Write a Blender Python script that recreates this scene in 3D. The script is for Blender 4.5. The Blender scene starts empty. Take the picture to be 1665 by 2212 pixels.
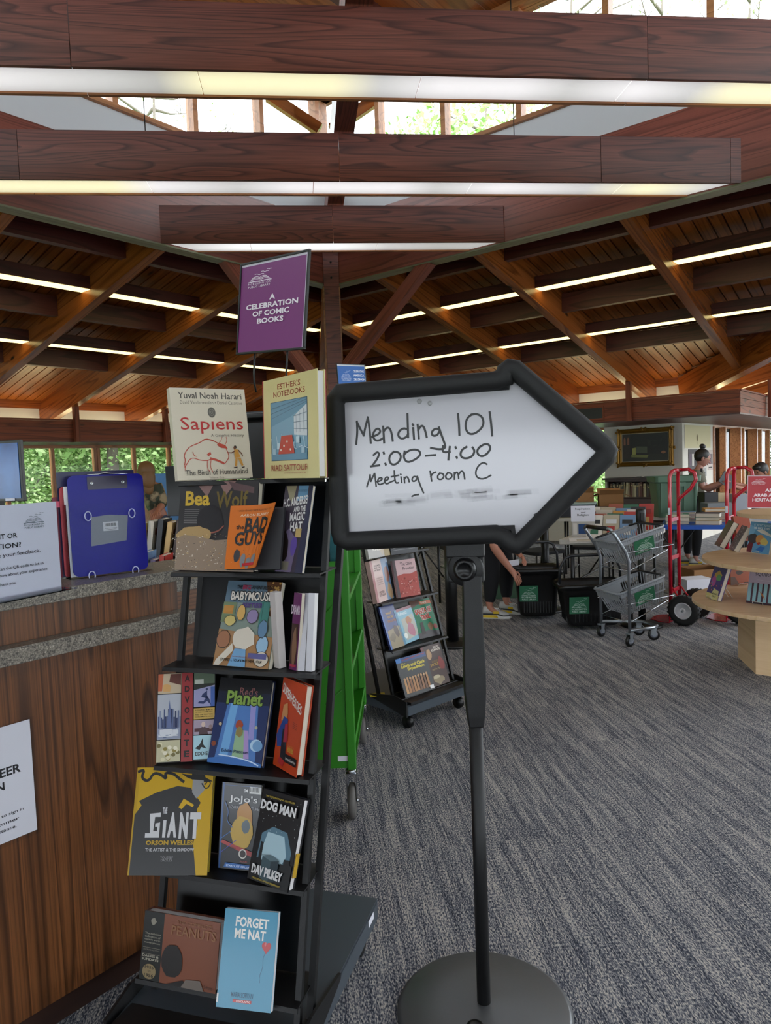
import bpy, bmesh, math, random
from mathutils import Vector, Matrix
random.seed(7)
SC = bpy.context.scene
COL = SC.collection
PI = math.pi
V3 = Vector
# ---------------- camera (1665 x 2212 frame) ----------------
FPX, PITCH, ROLL, EYE = 1572.0, math.radians(3.673), math.radians(-2.121), 1.5
_R0, _U0 = V3((1, 0, 0)), V3((0, math.sin(PITCH), math.cos(PITCH)))
FW = V3((0, math.cos(PITCH), -math.sin(PITCH)))
RT = _R0*math.cos(ROLL)+_U0*math.sin(ROLL)
UP = _U0*math.cos(ROLL)-_R0*math.sin(ROLL)
EYEP = V3((0, 0, EYE))
cam = bpy.data.cameras.new('camera')
cam.sensor_fit = 'HORIZONTAL'; cam.sensor_width = 36.0; cam.lens = 36.0*FPX/1665.0
cam.clip_start = 0.05; cam.clip_end = 300
camo = bpy.data.objects.new('camera', cam); COL.objects.link(camo)
camo.matrix_world = Matrix(((RT.x, UP.x, -FW.x, 0), (RT.y, UP.y, -FW.y, 0), (RT.z, UP.z, -FW.z, EYE), (0, 0, 0, 1)))
SC.camera = camo
# ---------------- world, exposure ----------------
W = bpy.data.worlds.new('sky'); SC.world = W; W.use_nodes = True
_bg = W.node_tree.nodes['Background']
_bg.inputs[0].default_value = (0.86, 0.93, 1.0, 1); _bg.inputs[1].default_value = 7.0
SC.view_settings.view_transform = 'Standard'; SC.view_settings.look = 'None'
SC.view_settings.exposure = 0.0; SC.view_settings.gamma = 1.0; SC.view_settings.use_curve_mapping = False
SC.cycles.use_denoising = True
SC.cycles.max_bounces = 7; SC.cycles.diffuse_bounces = 4; SC.cycles.glossy_bounces = 3; SC.cycles.transmission_bounces = 5
SC.cycles.sample_clamp_indirect = 6.0; SC.cycles.caustics_reflective = False; SC.cycles.caustics_refractive = False
LOUVRE_E, STRIP_E, COVE_E = 0.98, 2.6, 24.0

# ---------------- measuring helpers: a pixel of the photograph -> a point of the room ----------------
def ray(x, y): return FW*FPX + RT*(x-832.5) - UP*(y-1106)
def atz(x, y, z=0.0):
    d = ray(x, y); return EYEP + d*((z-EYE)/d.z)
def aty(x, y, Y):
    d = ray(x, y); return EYEP + d*(Y/d.y)
def atp(x, y, q, n):
    d = ray(x, y); return EYEP + d*((V3(q)-EYEP).dot(n)/d.dot(n))
YAW = math.radians(38.814)
A = V3((math.sin(YAW), math.cos(YAW), 0)); B = V3((-math.cos(YAW), math.sin(YAW), 0))
UU = (A-B).normalized(); VV = (A+B).normalized()
def AB(a, b, z=0.0): return A*a + B*b + V3((0, 0, z))

# ---------------- colour and materials ----------------
def lin(v): return v/12.92 if v <= 0.04045 else ((v+0.055)/1.055)**2.4
def hx(s):
    s = s.lstrip('#'); s = s if len(s) == 6 else ''.join(k*2 for k in s); return tuple(lin(int(s[i:i+2], 16)/255) for i in (0, 2, 4)) + (1.0,)
def _c(c): return hx(c) if isinstance(c, str) else (tuple(c)+(1.0,) if len(c) == 3 else tuple(c))
MATS = {}
def mat(name, col=None, rough=0.5, metal=0.0, spec=0.5, emit=None, es=0.0, trans=0.0, coat=0.0, bump=None):
    if name in MATS: return MATS[name]
    m = bpy.data.materials.new(name); m.use_nodes = True; MATS[name] = m
    p = m.node_tree.nodes['Principled BSDF']
    if col is not None: p.inputs['Base Color'].default_value = _c(col)
    p.inputs['Roughness'].default_value = rough; p.inputs['Metallic'].default_value = metal
    p.inputs['Specular IOR Level'].default_value = spec
    p.inputs['Transmission Weight'].default_value = trans
    p.inputs['Coat Weight'].default_value = coat; p.inputs['Coat Roughness'].default_value = 0.08
    if emit is not None:
        p.inputs['Emission Color'].default_value = _c(emit); p.inputs['Emission Strength'].default_value = es
    if bump:
        N = m.node_tree; t = N.nodes.new('ShaderNodeTexNoise'); t.inputs['Scale'].default_value = bump[0]; t.inputs['Detail'].default_value = 2
        tc = N.nodes.new('ShaderNodeTexCoord'); b = N.nodes.new('ShaderNodeBump'); b.inputs['Strength'].default_value = bump[1]; b.inputs['Distance'].default_value = 0.002
        N.links.new(tc.outputs['Object'], t.inputs['Vector']); N.links.new(t.outputs['Fac'], b.inputs['Height']); N.links.new(b.outputs['Normal'], p.inputs['Normal'])
    return m
class NG:
    """tiny node-graph helper"""
    def __init__(s, m): s.t = m.node_tree; s.p = s.t.nodes['Principled BSDF']
    def n(s, typ, **kw):
        x = s.t.nodes.new('ShaderNode'+typ)
        for k, v in kw.items(): setattr(x, k, v)
        return x
    def l(s, a, b): s.t.links.new(a, b)
    def coord(s, scale, rnd=True, rot=(0, 0, 0)):
        tc = s.n('TexCoord'); mp = s.n('Mapping'); mp.inputs['Scale'].default_value = scale; mp.inputs['Rotation'].default_value = rot
        if rnd:
            oi = s.n('ObjectInfo'); mu = s.n('VectorMath', operation='MULTIPLY'); mu.inputs[1].default_value = (37, 53, 71)
            ad = s.n('VectorMath', operation='ADD'); s.l(oi.outputs['Random'], mu.inputs[0]); s.l(tc.outputs['Object'], ad.inputs[0]); s.l(mu.outputs[0], ad.inputs[1]); s.l(ad.outputs[0], mp.inputs['Vector'])
        else: s.l(tc.outputs['Object'], mp.inputs['Vector'])
        return mp.outputs[0]
    def noise(s, vec, scale=1.0, detail=2.0, rough=0.5, dist=0.0):
        t = s.n('TexNoise'); t.inputs['Scale'].default_value = scale; t.inputs['Detail'].default_value = detail
        t.inputs['Roughness'].default_value = rough; t.inputs['Distortion'].default_value = dist; s.l(vec, t.inputs['Vector']); return t.outputs['Fac']
    def math(s, op, a, b=0.0):
        t = s.n('Math', operation=op)
        for i, v in enumerate((a, b)):
            if isinstance(v, (int, float)): t.inputs[i].default_value = v
            else: s.l(v, t.inputs[i])
        return t.outputs[0]
    def ramp(s, fac, stops, interp='LINEAR'):
        r = s.n('ValToRGB'); r.color_ramp.interpolation = interp; e = r.color_ramp.elements
        while len(e) < len(stops): e.new(0.5)
        for i, (p, c) in enumerate(stops): e[i].position = p; e[i].color = _c(c)
        s.l(fac, r.inputs[0]); return r.outputs[0]
    def mix(s, fac, a, b, bt='MIX'):
        m = s.n('Mix', data_type='RGBA', blend_type=bt)
        for i, v in ((0, fac), (6, a), (7, b)):
            if isinstance(v, (int, float)): m.inputs[i].default_value = v
            elif isinstance(v, (tuple, str)): m.inputs[i].default_value = _c(v)
            else: s.l(v, m.inputs[i])
        return m.outputs[2]
def wood(name, c0, c1, rough=0.35, rings=13.0, sc=(0.55, 5.5, 5.5), fine=0.35, spec=0.5, line=0.62, knots=False):
    """plank with grain along its own x axis"""
    m = mat(name, c0, rough, spec=spec); g = NG(m)
    v = g.coord(sc)
    n = g.noise(v, 1.0, 1.5, 0.4, 0.25)
    f = g.math('FRACT', g.math('MULTIPLY', n, rings))
    band = g.ramp(f, [(0.0, (1, 1, 1)), (line, (0.75, 0.75, 0.75)), (0.9, (0, 0, 0)), (1.0, (0.7, 0.7, 0.7))])
    v2 = g.coord((sc[0]*5, sc[1]*22, sc[2]*22)); fn = g.noise(v2, 1.0, 2, 0.6)
    fb = g.ramp(fn, [(0.36, (0, 0, 0)), (0.6, (1, 1, 1))])
    k = g.mix(fine, band, fb, 'MULTIPLY')
    col = g.mix(k, c1, c0)
    oi = g.n('ObjectInfo'); val = g.math('ADD', g.math('MULTIPLY', oi.outputs['Random'], 0.35), 0.82)
    hsv = g.n('HueSaturation'); g.l(val, hsv.inputs['Value']); g.l(col, hsv.inputs['Color'])
    out = hsv.outputs[0]
    if knots:
        vo = g.n('TexVoronoi'); vo.inputs['Scale'].default_value = 1.0; g.l(g.coord((1.6, 4.5, 4.5)), vo.inputs['Vector'])
        kk = g.ramp(vo.outputs['Distance'], [(0.05, (0, 0, 0)), (0.12, (1, 1, 1))]); out = g.mix(kk, (0.05, 0.02, 0.008), out)
    g.l(out, g.p.inputs['Base Color'])
    b = g.n('Bump'); b.inputs['Strength'].default_value = 0.15; b.inputs['Distance'].default_value = 0.001
    g.l(fn, b.inputs['Height']); g.l(b.outputs[0], g.p.inputs['Normal'])
    return m
REDWOOD = wood('stained oak veneer', '#834a3d', '#4a2722', 0.4, 13, (0.5, 7, 7), fine=.5)
RINGW = wood('glulam beam', '#9c5848', '#6e3a30', 0.3, 6, (0.4, 12, 12))
RAFTER = wood('fir rafter', '#a8602c', '#743c18', 0.26, 7, (0.35, 7, 7), knots=True)
PURLIN = wood('dark purlin', '#5e2e2a', '#3e1c1a', 0.4, 6)
PINE = wood('pine decking', '#ae6a34', '#80481e', 0.3, 6, (0.4, 6, 6), knots=True)
FASCIA = wood('fascia cedar', '#86442a', '#5a2a18', 0.6, 8, (0.45, 7, 7), knots=True)
TRIMW = wood('cedar trim', '#b5754a', '#8a5230', 0.4, 8, (0.5, 8, 8))
OAKDESK = wood('counter oak', '#7a4b28', '#40240f', 0.35, 10, (0.42, 9, 9), 0.65)
BIRCH = wood('birch veneer', '#e2c29c', '#d2ae82', 0.4, 6, (0.5, 5, 5))
DARKW = wood('dark walnut', '#3a231a', '#24140f', 0.4, 8)
OUTTRIM = wood('pale trim', '#c48a5c', '#9c6840', 0.45, 6)
WALLW = mat('off white paint', '#cfc9bd', 0.8, bump=(60, 0.05))
SHAFTW = mat('white plaster', '#d5dadd', 0.75)
BLACKM = mat('black powder coat', '#0d0d0f', 0.45, bump=(900, 0.25))
BLACKP = mat('black plastic', '#08080a', 0.35)
FOAM = mat('black foam frame', '#0c0c0e', 0.6, bump=(1500, 0.35))
CHROME = mat('chrome', '#b9bdc2', 0.18, 1.0)
STEEL = mat('galvanised steel', '#9aa0a6', 0.32, 0.85)
GALV = mat('brushed base plate', '#6c6e70', 0.42, 0.6, bump=(40, 0.3))
WHITEP = mat('white paper', '#dddde6', 0.7)
PAGES = mat('page edges', '#cfc6b4', 0.85)
PAGEW = mat('bright page edges', '#d8d6d6', 0.85)
RED = mat('red enamel', '#b80f28', 0.25, coat=0.5)
GREEN = mat('green enamel', '#2b7d15', 0.42)
RUBBER = mat('black rubber', '#141414', 0.7)
GREYR = mat('grey rubber', '#5d5a57', 0.6)
WHITEM = mat('white enamel', '#d8d8dc', 0.3)
GREYP = mat('grey basket plastic', '#8c9095', 0.45)
SKIN = mat('skin', '#a8705a', 0.5); HAIRD = mat('dark hair', '#15100f', 0.5); HAIRB = mat('blonde hair', '#75522f', 0.55)
CLOTHB = mat('black cloth', '#0d0d12', 0.9); CLOTHO = mat('olive cloth', '#6b6a5c', 0.9)
CARD = mat('cardboard', '#9a7047', 0.85); TUBG = mat('green tub plastic', '#4a6853', 0.45)
TABLEW = mat('table plastic', '#c8c4ba', 0.5); TABLEB = mat('blue table plastic', '#1a56b8', 0.4)
GOLD = mat('gilded frame', '#8a6424', 0.38, 0.55, bump=(70, 0.9))
TOTE = mat('dark grey cloth', '#33353b', 0.8)
def glass(name, col=(1, 1, 1), rough=0.0, a=0.12):
    m = bpy.data.materials.new(name); m.use_nodes = True; MATS[name] = m; t = m.node_tree
    for n in list(t.nodes): t.nodes.remove(n)
    o = t.nodes.new('ShaderNodeOutputMaterial'); tr = t.nodes.new('ShaderNodeBsdfTransparent'); gl = t.nodes.new('ShaderNodeBsdfGlossy'); mx = t.nodes.new('ShaderNodeMixShader')
    tr.inputs[0].default_value = _c(col); gl.inputs['Roughness'].default_value = rough; fr = t.nodes.new('ShaderNodeLayerWeight'); fr.inputs[0].default_value = a
    t.links.new(fr.outputs['Fresnel'], mx.inputs[0]); t.links.new(tr.outputs[0], mx.inputs[1]); t.links.new(gl.outputs[0], mx.inputs[2]); t.links.new(mx.outputs[0], o.inputs[0]); return m
GLASS = glass('window glass', (0.97, 0.98, 0.97)); ACRYL = glass('clear acrylic', (0.96, 0.97, 0.99), 0.08, 0.04)
def attr_mat(name, rough, coat=0.0):
    m = mat(name, (1, 1, 1), rough, coat=coat); g = NG(m); a = g.n('Attribute', attribute_name='ink'); g.l(a.outputs['Color'], g.p.inputs['Base Color']); return m
INK = attr_mat('printed card', 0.45); INKG = attr_mat('printed gloss cover', 0.3, 0.15); INKM = attr_mat('print matte', 0.8)

# ---------------- mesh builder ----------------
class MB:
    def __init__(s): s.v = []; s.f = []; s.m = []; s.sm = []; s.c = []
    def add(s, vs, fs, mi=0, smooth=False, M=None, col=None):
        o = len(s.v); s.v += [(M @ V3(p)) if M is not None else V3(p) for p in vs]
        for f in fs: s.f.append(tuple(i+o for i in f)); s.m.append(mi); s.sm.append(smooth); s.c.append(col)
        return s
    def box(s, c, d, mi=0, M=None, rz=0.0, col=None):
        x, y, z = d[0]/2, d[1]/2, d[2]/2
        vs = [V3((i*x, j*y, k*z)) for k in (-1, 1) for j in (-1, 1) for i in (-1, 1)]
        R = Matrix.Rotation(rz, 4, 'Z') if rz else Matrix.Identity(4)
        vs = [R @ v + V3(c) for v in vs]
        return s.add(vs, [(0, 2, 3, 1), (4, 5, 7, 6), (0, 1, 5, 4), (2, 6, 7, 3), (0, 4, 6, 2), (1, 3, 7, 5)], mi, False, M, col)
    def prism(s, poly, h0, h1, axis='z', mi=0, M=None, col=None, smooth=False):
        n = len(poly); f = {'z': lambda p, h: (p[0], p[1], h), 'y': lambda p, h: (p[0], h, p[1]), 'x': lambda p, h: (h, p[0], p[1])}[axis]
        vs = [f(p, h0) for p in poly] + [f(p, h1) for p in poly]
        a = sum(poly[i][0]*poly[(i+1) % n][1]-poly[(i+1) % n][0]*poly[i][1] for i in range(n))
        flip = (a < 0) != (axis == 'y') ; flip = flip != (h1 < h0)
        fs = [tuple(range(n-1, -1, -1)), tuple(range(n, 2*n))] + [(i, (i+1) % n, n+(i+1) % n, n+i) for i in range(n)]
        if flip: fs = [tuple(reversed(q)) for q in fs]
        return s.add(vs, fs, mi, smooth, M, col)
    def tube(s, pts, r, n=8, mi=0, M=None, closed=False, caps=True, col=None, flat=False):
        pts = [V3(p) for p in pts]; N = len(pts); rs = r if isinstance(r, (list, tuple)) else [r]*N
        T = []
        for i in range(N):
            a = pts[(i-1) % N] if (closed or i > 0) else pts[i]; b = pts[(i+1) % N] if (closed or i < N-1) else pts[i]
            d1 = (pts[i]-a).normalized() if (pts[i]-a).length > 1e-9 else V3((0, 0, 0)); d2 = (b-pts[i]).normalized() if (b-pts[i]).length > 1e-9 else V3((0, 0, 0))
            t = (d1+d2); T.append(t.normalized() if t.length > 1e-6 else d1)
        up = V3((0, 0, 1)) if abs(T[0].z) < 0.9 else V3((1, 0, 0))
        X = T[0].cross(up).normalized(); vs = []
        for i in range(N):
            X = (X - T[i]*X.dot(T[i])); X = X.normalized() if X.length > 1e-6 else T[i].orthogonal().normalized()
            Y = T[i].cross(X)
            d0 = pts[i]-pts[(i-1) % N]; k = 1.0
            if 0 < i < N-1 or closed:
                cs = T[i].dot(d0.normalized()) if d0.length > 1e-9 else 1; k = 1.0/max(cs, 0.5)
            bend = None
            if k > 1.02:
                d2 = (pts[(i+1) % N]-pts[i]).normalized(); bend = (d0.normalized()-d2).normalized(); bend = bend - T[i]*bend.dot(T[i]); bend = bend.normalized() if bend.length > 1e-6 else None
            for j in range(n):
                a = 2*PI*j/n + (PI/n if flat else 0); o = X*math.cos(a)*rs[i]+Y*math.sin(a)*rs[i]
                if bend is not None: o = o + bend*(o.dot(bend)*(k-1))
                vs.append(pts[i]+o)
        fs = []
        for i in range(N if closed else N-1):
            for j in range(n): fs.append((i*n+j, i*n+(j+1) % n, ((i+1) % N)*n+(j+1) % n, ((i+1) % N)*n+j))
        if not closed and caps: fs += [tuple(range(n-1, -1, -1)), tuple((N-1)*n+j for j in range(n))]
        return s.add(vs, fs, mi, not flat, M, col)
    def lathe(s, prof, n=24, c=(0, 0, 0), mi=0, M=None, smooth=True, axis='z', col=None, caps=True):
        vs = []; 
        for r, h in prof:
            for j in range(n):
                a = 2*PI*j/n; p = (r*math.cos(a), r*math.sin(a), h)
                if axis == 'y': p = (p[0], p[2], p[1])
                if axis == 'x': p = (p[2], p[0], p[1])
                vs.append(V3(p)+V3(c))
        fs = [(i*n+j, i*n+(j+1) % n, (i+1)*n+(j+1) % n, (i+1)*n+j) for i in range(len(prof)-1) for j in range(n)]
        if caps: fs += [tuple(range(n-1, -1, -1)), tuple((len(prof)-1)*n+j for j in range(n))]
        return s.add(vs, fs, mi, smooth, M, col)
    def sphere(s, c, r, nu=12, nv=8, mi=0, M=None, col=None):
        r = r if isinstance(r, (tuple, list)) else (r, r, r); vs = [V3((c[0], c[1], c[2]-r[2]))]
        for i in range(1, nv):
            t = PI*i/nv
            for j in range(nu): a = 2*PI*j/nu; vs.append(V3((c[0]+r[0]*math.sin(t)*math.cos(a), c[1]+r[1]*math.sin(t)*math.sin(a), c[2]-r[2]*math.cos(t))))
        vs.append(V3((c[0], c[1], c[2]+r[2]))); L = len(vs)-1
        fs = [(0, 1+(j+1) % nu, 1+j) for j in range(nu)] + [(L, L-nu+j, L-nu+(j+1) % nu) for j in range(nu)]
        for i in range(nv-2):
            for j in range(nu): fs.append((1+i*nu+j, 1+i*nu+(j+1) % nu, 1+(i+1)*nu+(j+1) % nu, 1+(i+1)*nu+j))
        return s.add(vs, fs, mi, True, M, col)
    def build(s, name, mats, parent=None, loc=None, rz=0.0, M=None, bev=0.0, kind=None, label=None, cat=None, group=None):
        me = bpy.data.meshes.new(name); me.from_pydata([tuple(v) for v in s.v], [], s.f)
        for m in (mats if isinstance(mats, (list, tuple)) else [mats]): me.materials.append(m)
        me.polygons.foreach_set('material_index', s.m); me.polygons.foreach_set('use_smooth', s.sm)
        if any(c is not None for c in s.c):
            at = me.attributes.new('ink', 'FLOAT_COLOR', 'CORNER'); buf = []
            for p, c in zip(me.polygons, s.c): buf += list(_cc(c))*p.loop_total
            at.data.foreach_set('color', buf)
        me.update()
        o = bpy.data.objects.new(name, me); COL.objects.link(o)
        if parent is not None: o.parent = parent
        if M is not None: o.matrix_local = M
        else:
            if loc is not None: o.location = loc
            o.rotation_euler = (0, 0, rz)
        if bev:
            b = o.modifiers.new('b', 'BEVEL'); b.width = bev; b.segments = 2; b.limit_method = 'ANGLE'; b.harden_normals = False
        return tag(o, label, cat, group, kind)
_CC = {}
def _cc(c):
    if c is None: return (1, 1, 1, 1)
    if c not in _CC: _CC[c] = _c(c)
    return _CC[c]
def tag(o, label=None, cat=None, group=None, kind=None):
    if label: o['label'] = label
    if cat: o['category'] = cat
    if group: o['group'] = group
    if kind: o['kind'] = kind
    return o
def thing(name, label, cat, loc=(0, 0, 0), rz=0.0, group=None, kind=None):
    o = bpy.data.objects.new(name, None); COL.objects.link(o); o.location = loc; o.rotation_euler = (0, 0, rz); o.empty_display_size = 0.1
    return tag(o, label, cat, group, kind)
def copy_tree(o, loc=None, rz=None, label=None, group=None, parent=None):
    c = o.copy(); COL.objects.link(c)
    if parent is not None: c.parent = parent
    if loc is not None: c.location = loc
    if rz is not None: c.rotation_euler = (0, 0, rz)
    if label: c['label'] = label
    if group: c['group'] = group
    for ch in [x for x in list(o.children)]: copy_tree(ch, parent=c)
    return c
def frame(o, x, y):
    """matrix with origin o, x axis x, y axis about y"""
    x = V3(x).normalized(); z = x.cross(V3(y)).normalized(); y = z.cross(x)
    return Matrix(((x.x, y.x, z.x, o[0]), (x.y, y.y, z.y, o[1]), (x.z, y.z, z.z, o[2]), (0, 0, 0, 1)))
def beam(name, p0, p1, w, h, m, parent=None, up=(0, 0, 1), **kw):
    """board from p0 to p1 (its bottom centre line), w wide, h high; grain runs along it"""
    p0, p1 = V3(p0), V3(p1); L = (p1-p0).length; x = (p1-p0).normalized(); y = V3(up).cross(x).normalized()
    return MB().box((L/2, 0, h/2), (L, w, h)).build(name, m, parent, M=frame(p0, x, y), **kw)

# ---------------- lettering and flat print ----------------
_TX = {}
def text_shape(s, bold=0.0, shear=0.0, sp=1.0, ls=1.0, align='CENTER'):
    k = (s, bold, shear, sp, ls, align)
    if k in _TX: return _TX[k]
    cu = bpy.data.curves.new('t', 'FONT'); cu.body = s; cu.size = 1; cu.align_x = align; cu.offset = bold; cu.shear = shear; cu.space_character = sp; cu.space_line = ls; cu.resolution_u = 2
    ob = bpy.data.objects.new('t', cu); COL.objects.link(ob); dg = bpy.context.evaluated_depsgraph_get(); ev = ob.evaluated_get(dg); me = ev.to_mesh()
    vs = [(v.co.x, v.co.y) for v in me.vertices]; fs = [tuple(p.vertices) for p in me.polygons]; ev.to_mesh_clear()
    bpy.data.objects.remove(ob); bpy.data.curves.remove(cu); _TX[k] = (vs, fs); return _TX[k]
class Art:
    """flat print on a sheet w x h: shapes in sheet units 0..1, later shapes lie on earlier ones"""
    def __init__(s, w, h, bg=None): s.w, s.h, s.P, s.k = w, h, [], 0; bg and s.rect(0, 0, 1, 1, bg)
    def _a(s, vs, fs, c): s.k += 1; s.P.append((vs, fs, c, s.k)); return s
    def poly(s, pts, c): return s._a([tuple(p) for p in pts], [tuple(range(len(pts)))], c)
    def rect(s, x0, y0, x1, y1, c): return s.poly([(x0, y0), (x1, y0), (x1, y1), (x0, y1)], c)
    def ell(s, x, y, rx, ry, c, n=20, a0=0.0, a1=2*PI):
        m = n if a1-a0 > 6.2 else n+1; return s.poly([(x+rx*math.cos(a0+(a1-a0)*i/n), y+ry*math.sin(a0+(a1-a0)*i/n)) for i in range(m)], c)
    def line(s, pts, t, c):
        """t is the stroke width in metres"""
        W_, H_ = s.w, s.h; Q = [V3((p[0]*W_, p[1]*H_)) for p in pts]; vs = []; fs = []; n = len(Q)
        for i, q in enumerate(Q):
            a, b = Q[max(i-1, 0)], Q[min(i+1, n-1)]; d = (b-a); d = d.normalized() if d.length > 1e-9 else V3((1, 0)); nn = V3((-d.y, d.x))*t/2
            e = d*t/2*(-1 if i == 0 else (1 if i == n-1 else 0)); e = e*0.6
            for sg in (1, -1): p = q+nn*sg+e; vs.append((p.x/W_, p.y/H_))
        for i in range(n-1): fs.append((2*i+1, 2*i+3, 2*i+2, 2*i))
        return s._a(vs, fs, c)
    def txt(s, t, x0, y0, x1, y1, c, bold=0.0, rot=0.0, **kw):
        vs, fs = text_shape(t, bold, **kw)
        if not vs: return s
        ax, bx = min(v[0] for v in vs), max(v[0] for v in vs); ay, by = min(v[1] for v in vs), max(v[1] for v in vs)
        sx, sy = (x1-x0)/max(bx-ax, 1e-6), (y1-y0)/max(by-ay, 1e-6); cx, cy = (x0+x1)/2, (y0+y1)/2; out = []
        for v in vs:
            x, y = (x0+(v[0]-ax)*sx-cx)*s.w, (y0+(v[1]-ay)*sy-cy)*s.h
            out.append((cx+(x*math.cos(rot)-y*math.sin(rot))/s.w, cy+(x*math.sin(rot)+y*math.cos(rot))/s.h))
        return s._a(out, fs, c)
    def build(s, name, parent, M=None, fn=None, m=None, lift=0.00012, **kw):
        """M: matrix from sheet metres (x right, y up, z out); fn: bends (u,v,lift)->point"""
        mb = MB()
        for vs, fs, c, k in s.P:
            z = 0.0004+lift*k
            if fn: mb.add([fn(u, v, z) for u, v in vs], fs, 0, False, None, c)
            else: mb.add([(u*s.w, v*s.h, z) for u, v in vs], fs, 0, False, None, c)
        return mb.build(name, m or INK, parent, M=M if not fn else None, **kw)
def logo(art, x, y, w, h, c, words=True, asp=None):
    """library emblem: open book with three birds over it"""
    t = w*art.w*0.016
    X = lambda u: x+u*w
    Y = lambda v: y+v*h
    def bird(cx, cy, s_):
        art.line([(X(cx-s_), Y(cy+s_*0.35)), (X(cx-s_*0.5), Y(cy+s_*0.42)), (X(cx), Y(cy)), (X(cx+s_*0.5), Y(cy+s_*0.25)), (X(cx+s_), Y(cy+s_*0.15))], t*0.9, c)
    for k, (hh, ww) in enumerate(((0.0, 0.5), (0.08, 0.44), (0.16, 0.38), (0.24, 0.32))):
        for sg in (-1, 1):
            art.line([(X(0.5+sg*ww*f), Y(0.36+hh*0.95+0.07*math.sin(f*PI)*(1 if k else 0.4)-0.02*(1-f))) for f in (0, 0.25, 0.5, 0.75, 1)], t*(1.5 if k == 0 else 1), c)
    bird(0.48, 0.72, 0.2); bird(0.72, 0.84, 0.16); bird(0.90, 0.95, 0.1)
    if words:
        art.txt('PICKERINGTON', X(0), Y(0.17), X(1), Y(0.29), c, 0.01, sp=1.25); art.txt('PUBLIC LIBRARY', X(0.02), Y(0.0), X(0.98), Y(0.12), c, 0.01, sp=1.15)

def ordw(i):
    o = ['first', 'second', 'third', 'fourth', 'fifth', 'sixth', 'seventh', 'eighth', 'ninth', 'tenth', 'eleventh', 'twelfth', 'thirteenth', 'fourteenth', 'fifteenth', 'sixteenth', 'seventeenth', 'eighteenth', 'nineteenth', 'twentieth']
    return o[i] if i < 20 else ('twenty-'+o[i-20] if i < 29 else ('thirtieth' if i == 29 else 'thirty-'+o[i-30]))

# =====================================================================================
# STRUCTURE: a square clerestory ring turned 45 degrees, sloping bays, eaves, walls
# =====================================================================================
ZR, SL = 3.6, 0.25
RA, RB = 6.35, 5.79            # inner faces of the ring beams
OA, OB = 6.46, 5.95            # where the bays start
SIDE = 9.2
# ---- carpet ----
m = mat('carpet', '#55575d', 0.95, spec=0.1); g = NG(m)
rz = math.atan2(VV.y, VV.x)
tc = g.n('TexCoord'); mp0 = g.n('Mapping', vector_type='TEXTURE'); mp0.inputs['Rotation'].default_value = (0, 0, rz); g.l(tc.outputs['Object'], mp0.inputs['Vector'])
wn = g.n('TexWhiteNoise', noise_dimensions='2D'); fl = g.n('VectorMath', operation='FLOOR'); sc_ = g.n('VectorMath', operation='MULTIPLY'); sc_.inputs[1].default_value = (1.1, 2.2, 0)
g.l(mp0.outputs[0], sc_.inputs[0]); g.l(sc_.outputs[0], fl.inputs[0]); g.l(fl.outputs[0], wn.inputs['Vector'])
off = g.n('VectorMath', operation='MULTIPLY'); off.inputs[1].default_value = (7, 7, 0); g.l(wn.outputs['Color'], off.inputs[0])
ad = g.n('VectorMath', operation='ADD'); g.l(mp0.outputs[0], ad.inputs[0]); g.l(off.outputs[0], ad.inputs[1])
def cmap(sx, sy):
    q = g.n('Mapping'); q.inputs['Scale'].default_value = (sx, sy, 1); g.l(ad.outputs[0], q.inputs['Vector']); return q.outputs[0]
streak = g.noise(cmap(1.3, 26), 1, 2, 0.55); streak2 = g.noise(cmap(5, 120), 1, 2, 0.6)
fleck = g.noise(cmap(95, 240), 1, 1.0, 0.5)
s1 = g.math('ADD', g.math('MULTIPLY', streak, 0.26), g.math('MULTIPLY', streak2, 0.34))
s2 = g.math('ADD', s1, g.math('MULTIPLY', fleck, 0.72))
col = g.ramp(s2, [(0.49, '#30343f'), (0.61, '#5a5e69'), (0.69, '#8e8e92'), (0.79, '#c8c2ba')])
g.l(col, g.p.inputs['Base Color'])
bm_ = g.n('Bump'); bm_.inputs['Strength'].default_value = 0.5; bm_.inputs['Distance'].default_value = 0.003; g.l(fleck, bm_.inputs['Height']); g.l(bm_.outputs[0], g.p.inputs['Normal'])
MB().box((4, 8, -0.05), (34, 36, 0.1)).build('floor', MATS['carpet'], kind='structure', label='grey flecked striped carpet covering the library floor', cat='floor')
# ---- ring beams ----
def wall_box(name, p0, p1, t, z0, z1, m, parent=None, **kw):
    """upright slab from p0 to p1 in plan; t thick to the left of the direction"""
    p0 = V3((p0[0], p0[1], 0)); p1 = V3((p1[0], p1[1], 0)); L = (p1-p0).length; x = (p1-p0).normalized(); y = V3((0, 0, 1)).cross(x)
    return MB().box((L/2, t/2, (z1-z0)/2), (L, abs(t), z1-z0)).build(name, m, parent, M=frame(p0+V3((0, 0, z0)), x, y), **kw)
REFLECTW = wood('painted window reflection', '#8d8f74', '#6c6e58', 0.35, 5, (0.4, 12, 12))  # greenish window reflection put into the colour of a strip added under each ring beam
a0, b0 = RA-SIDE, RB-SIDE
ringL = [(AB(a0, RB), AB(RA+0.13, RB), 'left'), (AB(RA, RB+0.13), AB(RA, b0), 'right'), (AB(a0, b0), AB(RA, b0), 'rear right'), (AB(a0, RB), AB(a0, b0), 'rear left')]
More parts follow.
